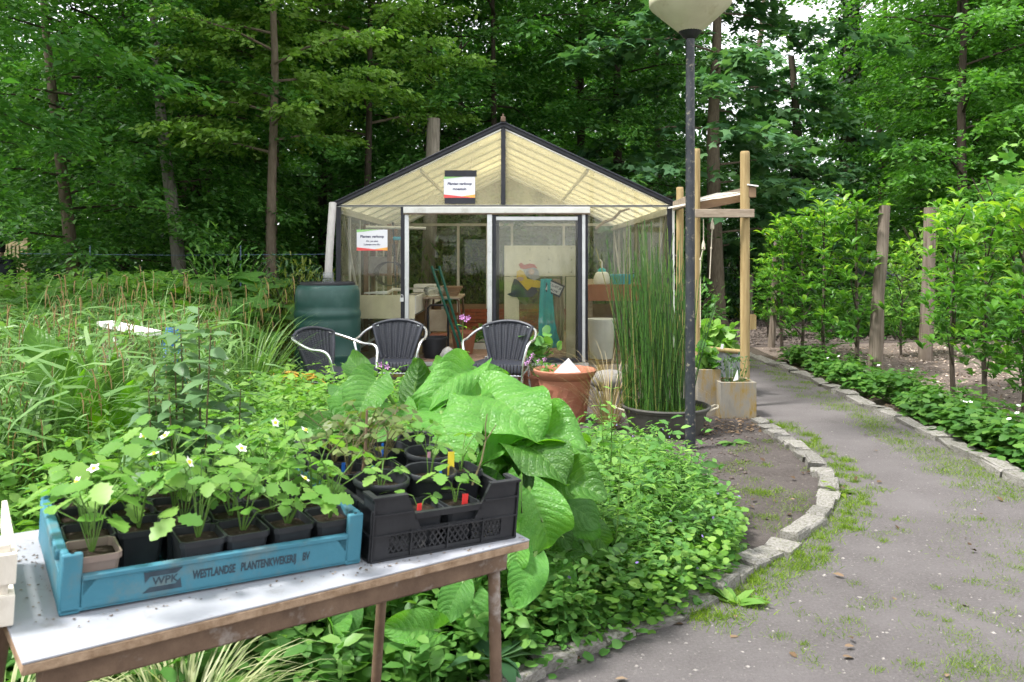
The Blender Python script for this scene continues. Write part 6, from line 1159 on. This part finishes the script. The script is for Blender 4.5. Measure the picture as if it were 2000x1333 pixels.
c_ = copy_tree(t); c_.location = (-1.35, 2.15, 0); c_.rotation_euler = (0, 0, 2); c_['label'] = 'second striped grass tuft nearer the frame edge under the table'; c_['group'] = t['group'] = 'striped grass tufts'; t['label'] = 'striped cream and green grass tuft nearest the table leg'
# elder, fern and shrubs at the back of the wild bed
def shrub(name, label, c, r, h, n, size, mat, tmpl=OVAL, cat='shrub', stems=10):
    t = thing(name, label, cat, c, 0, None, True); d = norm(rv(n)); d[:, 2] = np.abs(d[:, 2]); q = rng.random((n, 1))**.35; P = d*q*np.array((r, r, h)); P *= (1+.18*np.sin(d[:, 0:1]*7+3)*np.cos(d[:, 1:2]*6)); X = d+rv(n, .6); X[:, 2] -= .2
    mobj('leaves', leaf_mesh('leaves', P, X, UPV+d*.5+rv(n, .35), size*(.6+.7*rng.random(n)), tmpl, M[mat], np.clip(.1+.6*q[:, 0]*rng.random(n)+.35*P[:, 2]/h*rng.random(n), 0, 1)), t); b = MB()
    for k in range(stems): a = k*2.4; b.tube([(0, 0, 0), (math.cos(a)*r*.3, math.sin(a)*r*.3, h*.5), (math.cos(a)*r*.7, math.sin(a)*r*.7, h*.85)], [.02, .013, .005], 6)
    mobj('stems', b.mesh('stems', M['bark_dark']), t); return t
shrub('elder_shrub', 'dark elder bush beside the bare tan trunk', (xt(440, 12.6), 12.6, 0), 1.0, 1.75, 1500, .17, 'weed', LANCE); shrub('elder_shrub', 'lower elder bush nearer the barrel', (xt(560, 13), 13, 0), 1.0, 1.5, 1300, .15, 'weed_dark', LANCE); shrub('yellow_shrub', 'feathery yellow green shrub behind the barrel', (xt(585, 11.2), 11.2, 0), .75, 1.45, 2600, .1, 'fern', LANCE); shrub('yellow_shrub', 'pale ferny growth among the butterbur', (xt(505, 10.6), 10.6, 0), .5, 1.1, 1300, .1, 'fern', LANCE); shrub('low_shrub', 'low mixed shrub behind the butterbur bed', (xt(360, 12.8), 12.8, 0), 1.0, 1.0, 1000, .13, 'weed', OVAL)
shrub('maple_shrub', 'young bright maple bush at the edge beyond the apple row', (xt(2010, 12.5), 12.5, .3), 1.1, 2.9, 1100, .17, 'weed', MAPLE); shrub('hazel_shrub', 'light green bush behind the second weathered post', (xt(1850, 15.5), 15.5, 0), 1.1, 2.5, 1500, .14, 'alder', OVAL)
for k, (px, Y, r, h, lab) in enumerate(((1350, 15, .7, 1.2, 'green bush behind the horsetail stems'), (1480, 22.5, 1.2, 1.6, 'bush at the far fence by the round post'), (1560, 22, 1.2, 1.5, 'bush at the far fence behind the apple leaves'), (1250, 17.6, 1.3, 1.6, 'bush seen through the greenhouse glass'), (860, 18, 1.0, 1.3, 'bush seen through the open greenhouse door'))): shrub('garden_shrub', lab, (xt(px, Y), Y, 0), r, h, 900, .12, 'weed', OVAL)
# ---------------------------------------------------------------- espalier apple row
AC, AI = [], []
def apple_mesh(seed, H=2.05, half=.72, n_sp=150, z0=.42):
    """flat trained tree in local x (along the row); spurs carry rosettes of leaves"""
    g = np.random.default_rng(seed); wood = MB(); wood.tube([(0, 0, -.05), (.03*g.normal(), .02, .5), (.04*g.normal(), .0, 1.2), (.03*g.normal(), 0, H*.93)], [.03, .024, .018, .006], 8); sp = []
    tiers = np.linspace(z0, H*.93, 7)
    for z in tiers:
        for s in (-1, 1):
            L = half*(.75+.4*g.random()); up = .12+.3*g.random(); yy = g.normal(0, .08); pts = [Vector((0, 0, z-.08)), Vector((s*L*.5, yy*.5, z+up*.25)), Vector((s*L, yy, z+up))]; wood.tube(pts, [.013, .009, .004], 6)
            for k in range(n_sp//14): f_ = g.random()**.8; p = pts[0].lerp(pts[2], f_)+Vector((g.normal(0, .03), g.normal(0, .17), g.normal(.02, .1))); sp.append(p)
    for k in range(10): x = g.uniform(-half, half); sp.append(Vector((x, g.normal(0, .08), H*(.95+.08*g.random()))))
    P, X, Nn, S, R = [], [], [], [], []
    for p in sp:
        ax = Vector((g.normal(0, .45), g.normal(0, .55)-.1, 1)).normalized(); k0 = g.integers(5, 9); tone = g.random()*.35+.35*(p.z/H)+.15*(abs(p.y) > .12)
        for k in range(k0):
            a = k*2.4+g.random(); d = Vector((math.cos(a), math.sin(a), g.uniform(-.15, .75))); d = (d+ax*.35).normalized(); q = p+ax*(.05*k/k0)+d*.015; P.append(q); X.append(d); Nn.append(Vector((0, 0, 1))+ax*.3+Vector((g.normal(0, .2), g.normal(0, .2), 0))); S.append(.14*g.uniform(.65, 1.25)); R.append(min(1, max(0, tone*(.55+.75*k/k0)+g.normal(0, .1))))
    v = lambda L_: np.array([tuple(a) for a in L_]); return leaf_mesh('crown', v(P), v(X), v(Nn), np.array(S), APPLE, M['apple_leaf'], np.array(R)), wood.mesh('trunk', M['bark_apple'])
APP = [apple_mesh(100+k, n_sp=133) for k in range(4)]
row = [(1528, 13.3, .95, 'farthest apple tree of the espalier row'), (1566, 12.4, .98, 'second farthest apple tree of the espalier row'), (1610, 11.5, 1.0, 'middle apple tree of the espalier row'), (1672, 10.75, 1.02, 'apple tree leaning on the leaning weathered post'), (1862, 8.9, .98, 'apple tree just beyond the leaning weathered post'), (2000, 7.45, .95, 'nearest big apple tree cut by the frame edge')]
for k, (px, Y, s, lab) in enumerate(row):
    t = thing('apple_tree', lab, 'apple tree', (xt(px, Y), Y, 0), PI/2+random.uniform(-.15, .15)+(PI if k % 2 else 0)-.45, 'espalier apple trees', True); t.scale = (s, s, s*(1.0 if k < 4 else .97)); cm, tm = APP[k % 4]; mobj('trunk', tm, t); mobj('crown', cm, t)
# a second tree filling the row near the frame edge, and young ones farther back
for k, (px, Y, s, lab) in enumerate(((1925, 8.2, .9, 'shorter apple tree between the two nearest of the row'), (1760, 12.6, .72, 'small apple tree behind the leaning post'), (1500, 15.2, .7, 'young apple tree by the tilled soil'), (2045, 6.9, .95, 'apple tree showing only branches at the frame edge'))):
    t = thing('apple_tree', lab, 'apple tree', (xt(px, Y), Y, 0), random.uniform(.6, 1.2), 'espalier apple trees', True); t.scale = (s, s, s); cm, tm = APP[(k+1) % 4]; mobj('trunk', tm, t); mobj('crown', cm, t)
def wpost(name, label, foot, topp, Y, r0, r1, m='weathered_post', kinks=3):
    a, c_ = at(foot[0], foot[1], Y), at(topp[0], topp[1], Y); a.z = -.1; pts = [a.lerp(c_, f_)+Vector((random.gauss(0, .008), 0, 0)) for f_ in np.linspace(0, 1, kinks+2)]; b = MB().tube(pts, [r0+(r1-r0)*f_+random.gauss(0, .003) for f_ in np.linspace(0, 1, kinks+2)], 11); t = tag(b.build(name, M[m], None), label, 'post'); return t
wpost('wooden_post', 'thick weathered grey post leaning at the end of the apple row', (1706, 740), (1728, 402), 10.2, .085, .068); wpost('wooden_post', 'rough split post standing in the bright apple leaves', (1806, 700), (1818, 406), 12.0, .1, .085); wpost('wooden_post', 'thin dark post at the far end of the apple row', (1507, 672), (1519, 470), 13.8, .06, .055)
for k, (px, pt, pb, Y, lab) in enumerate(((1411, 530, 612, 22.5, 'short round fence post beyond the tilled soil'), (1383, 527, 575, 23, 'fence post beside the hanging rope'), (1466, 535, 630, 19.5, 'thin fence post hidden behind the round frame post'))): wpost('fence_post', lab, (px, pb), (px, pt), Y, .06, .055)
t = thing('wire_fence', 'low wire mesh fence beyond the tilled soil', 'fence', (4, 22.8, 0))
for k in range(7): z = .25+k*.17; MB().tube([(1.5, 22.8, z), (10, 22.8, z)], .006, 4, False).build('strand', M['wire'], t)
for k in range(60): x = 1.5+k*.145; MB().tube([(x, 22.8, .2), (x, 22.8, 1.3)], .004, 4, False).build('upright', M['wire'], t)
for k, z in enumerate((.9, 1.5, 2.0)): tag(MB().tube([at(1713, 0, 10.2).xyz*Vector((1, 1, 0))+Vector((0, 0, z)), at(1513, 0, 13.8).xyz*Vector((1, 1, 0))+Vector((0, 0, z))], .003, 5, False).build('training_wire', M['wire'], None), ('lowest', 'middle', 'topmost')[k]+' training wire strung between the apple posts', 'wire', 'training wires')
tag(MB().bx(-.06, .06, -.02, .02, -.1, .38).build('wooden_marker', M['pine_post'], None), 'pale wooden marker stake in the tilled soil', 'stake').location = at(1471, 650, 17)
# far brick shed with wire run, half hidden by apple leaves
sx0, sY = xt(1838, 21), 21.0; t = thing('brick_shed', 'low brick shed with dark door seen through the apple leaves', 'shed', (sx0+1, sY, 0)); zz0 = zt(562, sY)
MB().bx(sx0-.4, sx0+1.6, sY+.14, sY+1.6, 0, 1.2).build('wall_core', M['dark_plank'], t)
for j in range(18):
    for i in range(9): x = sx0-.4+i*.22+(.11 if j % 2 else 0); o = mobj('brick', bb, t); o.location = (x-t.location.x+.1, .1, .04+j*.064)
MB().bx(sx0-.6, sx0+1.8, sY-.1, sY+1.9, 1.2, 1.26).build('roof', M['dark_plank'], t); MB().bx(sx0-.15, sx0+.02, sY+.03, sY+.05, .1, 1.05).build('door', M['dark_plastic'], t); MB().bx(sx0-1.6, sx0-.5, sY+.2, sY+1.4, 0, 1.35).build('panel', M['zinc'], t)
t = thing('wire_run', 'tall wire mesh pen at the far side of the orchard', 'pen', (xt(1930, 18), 18, 0))
for k in range(9): MB().tube([(xt(1890, 18), 18, .2+k*.12), (xt(2010, 18), 18, .2+k*.12)], .006, 4, False).build('strand', M['wire'], t)
for k in range(12): MB().tube([(xt(1890, 18)+k*.12, 18, .1), (xt(1890, 18)+k*.12, 18, 1.2)], .006, 4, False).build('upright', M['wire'], t)
for k in range(3): MB().tube([(xt(1895+k*45, 17.95), 17.95, 0), (xt(1895+k*45, 17.95), 17.95, 1.7)], .02, 6).build('cane', M['pine_post'], t)

# ---------------------------------------------------------------- strawberry border along the right edging
def clump(seed, n=70, r=.2, h=.24):
    g = np.random.default_rng(seed); a = g.random(n)*6.28; q = np.sqrt(g.random(n))*r; z = h*(1-.5*(q/r)**2)*(.35+.75*g.random(n)); P0 = np.stack((q*np.cos(a), q*np.sin(a), z), 1); A = g.random(n)*6.28; P = np.repeat(P0, 3, 0); A3 = np.repeat(A, 3)+np.tile((0, 1.9, -1.9), n); X = np.stack((np.cos(A3), np.sin(A3), g.normal(-.1, .15, n*3)), 1); Nn = np.stack((np.repeat(np.cos(a)*.4, 3), np.repeat(np.sin(a)*.4, 3), np.ones(n*3)), 1)+g.normal(0, .15, (n*3, 3)); return leaf_mesh('leaves', P, X, Nn, .06*(.7+.6*g.random(n*3)), leaflet(seed), M['strawberry_dark'], np.clip(.1+.75*g.random(n*3), 0, 1)), P0
CLP = [clump(200+k) for k in range(3)]; CST = []
for me, P0 in CLP:
    b = MB()
    for p in P0[::2]: b.tube([(p[0]*.2, p[1]*.2, 0), tuple(p)], .0018, 4, False)
    CST.append(b.mesh('stems', M['stem_green']))
k = 0; nth = ['nearest the frame edge', 'second', 'third', 'fourth', 'fifth', 'sixth', 'seventh', 'eighth', 'ninth', 'tenth', 'eleventh', 'twelfth', 'thirteenth', 'fourteenth', 'fifteenth', 'sixteenth', 'seventeenth', 'eighteenth', 'nineteenth', 'twentieth', 'twenty first', 'twenty second', 'twenty third', 'twenty fourth', 'twenty fifth', 'twenty sixth']
for i in range(6, len(RKs)-16, 4):
    p = RKs[i]; d = (RKs[i+1]-p).normalized(); nrm_ = Vector((d.y, -d.x, 0)); nrm_ = nrm_ if nrm_.x > 0 else -nrm_; q = p+nrm_*random.uniform(.22, .42); t = thing('strawberry_plant', f'dark green strawberry clump in the border, {nth[k]} counted away from the frame edge' if k else 'dark green strawberry clump of the border nearest the frame edge', 'strawberry plant', (q.x, q.y, 0), random.uniform(0, 6), 'strawberry clumps along the stone border', True); s = random.uniform(.85, 1.35); t.scale = (s, s, s*random.uniform(.9, 1.2)); mobj('leaves', CLP[k % 3][0], t)['kind'] = 'stuff'; mobj('stems', CST[k % 3], t)['kind'] = 'stuff'
    if k % 2 == 0:
        for f_ in range(2): o = mobj('flower', FLOW, t); o.location = (random.gauss(0, .09), random.gauss(-.05, .08), .26); o.rotation_euler = (.4, 0, 0)
    k += 1
    if k >= len(nth): break
weeds('border_weeds', 'low leafy weeds between the strawberry clumps and apple stems', [(p.x+.35, p.y) for p in RKs[4:-20]]+[(p.x+.9, p.y+.1) for p in RKs[4:-20]][::-1], 260, (.1, .3), 5, .09, 'strawberry_dark', OVAL, 3)

# ---------------------------------------------------------------- grass, litter and loose stones on the bare ground
def tufts(name, label, spots, n_per, r, L, mat, wd=.09):
    C_ = np.repeat(np.array(spots)[:, :2], n_per, 0); rad = np.repeat(np.array(spots)[:, 2], n_per); n = len(C_); q = C_+rng.normal(0, 1, (n, 2))*rad[:, None]*.55; P = np.stack((q[:, 0], q[:, 1], np.full(n, .01)), 1); X = np.stack((rng.normal(0, .6, n), rng.normal(0, .6, n), rng.uniform(.35, 1, n)), 1); o = mobj(name, leaf_mesh(name, P, X, rv(n), L*(.4+.8*rng.random(n)), BLADE, M[mat], None, wd)); return tag(o, label, 'grass', None, 'stuff')
sp = []
for i in range(34, len(LKs)): sp += [(LKs[i].x+random.uniform(.08, .28), LKs[i].y+random.uniform(-.08, .08), random.uniform(.03, .09))] if random.random() < .75 else []
for p in ((1437, 1205), (1400, 1230), (1440, 1210)): q = gnd(*p); sp.append((q.x, q.y, .1))
tufts('edge_grass', 'bright short grass growing along the path edging', sp, 110, .1, .038, 'grass')
sp = [(p.x-random.uniform(.08, .5), p.y+random.uniform(-.2, .1), .1) for p in RKs[6:-10] for _ in range(2) if random.random() < .85]
tufts('verge_grass', 'short grass on the path below the strawberry border', sp, 80, .1, .032, 'grass')
sp = [(*gnd(random.uniform(1370, 1600), random.uniform(860, 1040))[:2], random.uniform(.05, .13)) for _ in range(44)]; sp = [s for s in sp if s[0] < 2.3]
tufts('yard_grass', 'patchy grass on the bare soil by the lamp post', sp, 90, .1, .028, 'grass')
sp = [(*gnd(random.uniform(1500, 2000), random.uniform(1020, 1333))[:2], random.uniform(.02, .07)) for _ in range(60)]+[(*gnd(random.uniform(1800, 2040), random.uniform(1240, 1340))[:2], .09) for _ in range(26)]+[(*gnd(random.uniform(1850, 2040), random.uniform(950, 1120))[:2], .1) for _ in range(24)]
tufts('path_grass', 'thin grass tufts scattered on the trodden path', sp, 60, .1, .026, 'grass')
pp = in_poly([(-.2, 2.6), (1.2, 3.6), (2.4, 4.9), (2.0, 7.2), (3.2, 7), (4.2, 5.0), (4.2, 2.4), (1, 2.2)], 1600)
def stones(name, label, q, s0, s1, mat, z=.014, flat=.5):
    n = len(q); O = np.array([(1, 0, 0), (-1, 0, 0), (0, 1, 0), (0, -1, 0), (0, 0, 1), (0, 0, -1)], float); Tt = np.array([(0, 2, 4), (2, 1, 4), (1, 3, 4), (3, 0, 4), (2, 0, 5), (1, 2, 5), (3, 1, 5), (0, 3, 5)]); sc = (s0+(s1-s0)*rng.random(n)**3)[:, None, None]*(1+.4*rng.normal(0, 1, (n, 6, 1))).clip(.4, 1.6); V = O[None]*sc; V[:, :, 2] *= flat; a = rng.random(n)*6.28; ca, sa = np.cos(a)[:, None], np.sin(a)[:, None]; x, y = V[:, :, 0].copy(), V[:, :, 1].copy(); V[:, :, 0], V[:, :, 1] = x*ca-y*sa, x*sa+y*ca; V[:, :, :2] += q[:, None]; V[:, :, 2] += z; o = mobj(name, np_mesh(name, V.reshape(-1, 3), (Tt[None]+(np.arange(n)*6)[:, None, None]).reshape(-1, 3), mat, rng.random(n*6), True)); return o
tag(stones('pebbles', '', pp, .002, .011, M['pebble']), 'small pale pebbles trodden into the path', 'pebbles', None, 'stuff')
tag(stones('soil_clods', '', in_poly([(2.3, 13.4), (2.1, 20.2), (10, 20.5), (9, 15.4), (5.2, 14.4)], 5200), .02, .075, M['clods'], .02, .7), 'lumpy clods of the freshly dug soil bed', 'soil', None, 'stuff')
tag(stones('bed_clods', '', in_poly([(-.6, 2.5), (.9, 3.6), (1.3, 5), (2.2, 6.8), (1.6, 7.4), (.6, 6.6), (-1, 6)], 2600), .004, .022, M['clods'], .012, .6), 'crumbs of dark soil around the lamp post and weed bed', 'soil', None, 'stuff')
q = in_poly([(4.0, 5.5), (4.1, 13.5), (9.5, 14.5), (11, 6)], 7000); n = len(q); tag(mobj('wood_chips', leaf_mesh('wood_chips', np.stack((q[:, 0], q[:, 1], rng.uniform(.01, .03, n)), 1), rv(n)*np.array((1, 1, .3)), UPV+rv(n, .4), .055*(.4+.8*rng.random(n)), DIAMOND, M['chips'])), 'pale wood chips covering the orchard floor', 'wood chips', None, 'stuff')
q = np.vstack((in_poly([(-.5, 2.5), (1.0, 3.5), (1.3, 5), (2.2, 6.9), (3.6, 7), (4.3, 3), (1, 2.3)], 110), in_poly([(p.x+.05, p.y) for p in RKs[2:-10]]+[(p.x+.6, p.y) for p in RKs[2:-10]][::-1], 420), in_poly([(-.5, 2.4), (.5, 3.2), (.2, 3.5), (-.6, 2.9)], 200), in_poly([(1.5, 6.8), (2.3, 7.0), (2.3, 7.7), (1.5, 7.6)], 260))); n = len(q); tag(mobj('fallen_leaves', leaf_mesh('fallen_leaves', np.stack((q[:, 0], q[:, 1], rng.uniform(.016, .03, n)), 1), rv(n)*np.array((1, 1, .15)), UPV+rv(n, .2), .05*(.4+.8*rng.random(n)), OVAL, M['litter'])), 'dry brown fallen leaves scattered on the ground', 'leaves', None, 'stuff')
tufts('lawn_grass', 'rough grass at the far side of the tilled soil', [(x, random.uniform(20.3, 23.5), .3) for x in np.arange(1.5, 11, .12)], 60, .3, .3, 'grass', .05)
carpet('forest_herbs', 'dark green herb layer at the edge of the wood', [(-16, 13.4), (-2.6, 13.4), (-2.6, 19), (2.6, 19), (2.6, 23), (17, 23), (17, 27), (-16, 27)], 9000, .35, .17, 'understory', OVAL)
weeds('orchard_greens', 'green plants beyond the wood chips at the far orchard edge', [(5.5, 15), (13, 15), (13, 20), (8.8, 20)], 900, (.3, 1.0), 5, .16, 'weed', OVAL, 3)

# ---------------------------------------------------------------- wild bed oddments: plank, bag, hose
t = thing('bench_remnant', 'white painted plank on a brown post half lost in the sedges', 'bench', (xt(240, 5.8), 5.8, 0)); MB().beam(at(204, 632, 5.9), at(300, 652, 5.6), .12, .035).build('plank', M['white_paint'], t, bevel=.004); a = at(247, 648, 5.78); MB().beam((a.x, a.y, 0), (a.x, a.y, a.z-.02), .08, .06).build('post', M['plank'], t, bevel=.003); MB().beam(at(228, 660, 5.8), at(250, 730, 5.7), .05, .02).build('strut', M['white_frame'], t); a = at(208, 634, 5.92); MB().beam((a.x, a.y+.05, 0), (a.x, a.y+.05, a.z-.02), .08, .06).build('post', M['plank'], t, bevel=.003)
def sack(name, label, c, r, h, m):
    def fn(u, v): a = v*2*PI; q = r*(1+.13*math.sin(3*a+u*4)+.08*math.sin(7*a+u*9))*(.85+.25*math.sin(u*PI)); q *= 1 if u < .8 else 1-(u-.8)*2.2; return (c[0]+q*math.cos(a), c[1]+q*.7*math.sin(a), c[2]+h*u)
    return tag(MB().grid(fn, 16, 28, True).build(name, M[m], None), label, 'bag')
sack('blue_bag', 'crumpled blue and white plastic bag in the wild bed', (xt(338, 6.2), 6.2, 0), .09, zt(640, 6.2), 'blue_bag'); sack('cyan_bag', 'scrap of light blue plastic low in the sedges', (xt(165, 5.8), 5.8, 0), .1, .7, 'cyan_plastic')
b = MB(); c = Vector((xt(525, 8.0), 8.0, .12)); pts = []
for k in range(130): a = k*.32; r = .36+.1*math.sin(k*.21); pts.append(c+Vector((r*1.25*math.cos(a), r*.8*math.sin(a), .1+.12*abs(math.sin(k*.13))+.02*math.sin(k*1.7))))
tag(b.tube(pts, .014, 7).build('hose_coil', M['hose'], None), 'coil of yellow garden hose beside the barrel', 'hose')
# wire along the edge of the wood
t = thing('boundary_wire', 'thin wire with slim posts along the edge of the wood', 'fence', (-7, 13.9, 0)); MB().tube([at(40, 496, 13.9), at(345, 499, 13.9), at(640, 497, 14.2)], .005, 5, False).build('wire', M['blue_wire'], t)
for px in (176, 470): a = at(px, 480, 13.9); MB().tube([(a.x, a.y, 0), (a.x, a.y, a.z)], .012, 6).build('post', M['blue_wire'], t)
# wooden gate and the person by it
GYD = 17.0; t = thing('wooden_gate', 'pale wooden slatted gate panel at the edge of the wood', 'gate', (xt(28, GYD), GYD, 0)); x0, x1, zt_ = xt(-60, GYD), xt(56, GYD), zt(468, GYD)
for x in (xt(3, GYD), x1-.05, x0): MB().bx(x-.06, x+.06, GYD-.06, GYD+.06, 0, zt_+.01).build('post', M['gate_wood'], t, bevel=.008); MB().bx(x-.07, x+.07, GYD-.07, GYD+.07, zt_+.011, zt_+.03).build('post_cap', M['gate_wood'], t)
for z in (zt_-.1, .5): MB().bx(x0, x1-.1, GYD-.025, GYD+.025, z-.05, z+.05).build('rail', M['gate_wood'], t, bevel=.005)
for k in range(14): x = x0+.12+k*.083; MB().bx(x-.025, x+.025, GYD-.05, GYD-.028, .15, zt_-.1).build('slat', M['gate_wood'], t, bevel=.003)
def skin_body(name, verts, edges, radii, mat, parent=None, sub=2, root=0):
    me = bpy.data.meshes.new(name); me.from_pydata(verts, edges, []); me.materials.append(mat); o = mobj(name, me, parent); s = o.modifiers.new('skin', 'SKIN'); s.use_smooth_shade = True
    for i, v in enumerate(me.skin_vertices[0].data): v.radius = radii[i]; v.use_root = i == root
    u = o.modifiers.new('sub', 'SUBSURF'); u.levels = u.render_levels = sub; return o
PYD = 15.0; t = thing('person', 'person in dark hooded jacket seen from behind beside the gate', 'person', (xt(-2, PYD), PYD, 0), .2, None, True)
bv = [(0, 0, .95), (0, .01, 1.15), (0, .015, 1.35), (0, .01, 1.48), (0, -.0, 1.56), (0, .015, 1.66), (0, .02, 1.77), (-.1, 0, .9), (-.1, .02, .5), (-.1, -.02, .09), (-.1, .12, .04), (.1, 0, .9), (.1, .02, .5), (.1, -.02, .09), (.1, .12, .04), (-.19, .0, 1.42), (-.25, -.01, 1.14), (-.22, .12, .92), (-.2, .2, .88), (.19, .0, 1.42), (.25, -.01, 1.14), (.22, .12, .92), (.2, .2, .88)]
be = [(0, 1), (1, 2), (2, 3), (3, 4), (4, 5), (5, 6), (0, 7), (7, 8), (8, 9), (9, 10), (0, 11), (11, 12), (12, 13), (13, 14), (2, 15), (15, 16), (16, 17), (17, 18), (2, 19), (19, 20), (20, 21), (21, 22)]
br = [(.15, .11), (.14, .1), (.16, .11), (.09, .08), (.055, .055), (.085, .1), (.075, .09), (.09, .09), (.06, .06), (.045, .05), (.04, .03), (.09, .09), (.06, .06), (.045, .05), (.04, .03), (.065, .065), (.045, .045), (.035, .035), (.03, .02), (.065, .065), (.045, .045), (.035, .035), (.03, .02)]
body = skin_body('body', bv, be, br, M['skin'], t)
jv = [bv[i] for i in (0, 1, 2, 3, 15, 16, 17, 19, 20, 21)]; skin_body('jacket', jv, [(0, 1), (1, 2), (2, 3), (2, 4), (4, 5), (5, 6), (2, 7), (7, 8), (8, 9)], [(.2, .15), (.19, .15), (.2, .15), (.13, .12), (.09, .09), (.07, .07), (.055, .055), (.09, .09), (.07, .07), (.055, .055)], M['jacket'], t)
MB().lathe([(.12, 0), (.145, .04), (.12, .1), (.07, .12)], 18, (0, -.05, 1.42)).build('hood', M['jacket'], t)
tv_ = [(0, 0, .97)]+[bv[i] for i in (7, 8, 9, 11, 12, 13)]; skin_body('trousers', tv_, [(0, 1), (1, 2), (2, 3), (0, 4), (4, 5), (5, 6)], [(.17, .13), (.105, .105), (.08, .08), (.065, .07), (.105, .105), (.08, .08), (.065, .07)], M['trousers'], t)
MB().lathe([(.098, 1.62), (.108, 1.68), (.108, 1.75), (.09, 1.82), (.05, 1.855), (.001, 1.865)], 20, (0, -.005, 0)).build('hair', M['hair'], t)
for s in (-1, 1): MB().box((s*.1, .06, .045), (.1, .27, .09)).build('shoe', M['dark_plastic'], t, bevel=.03, seg=3)
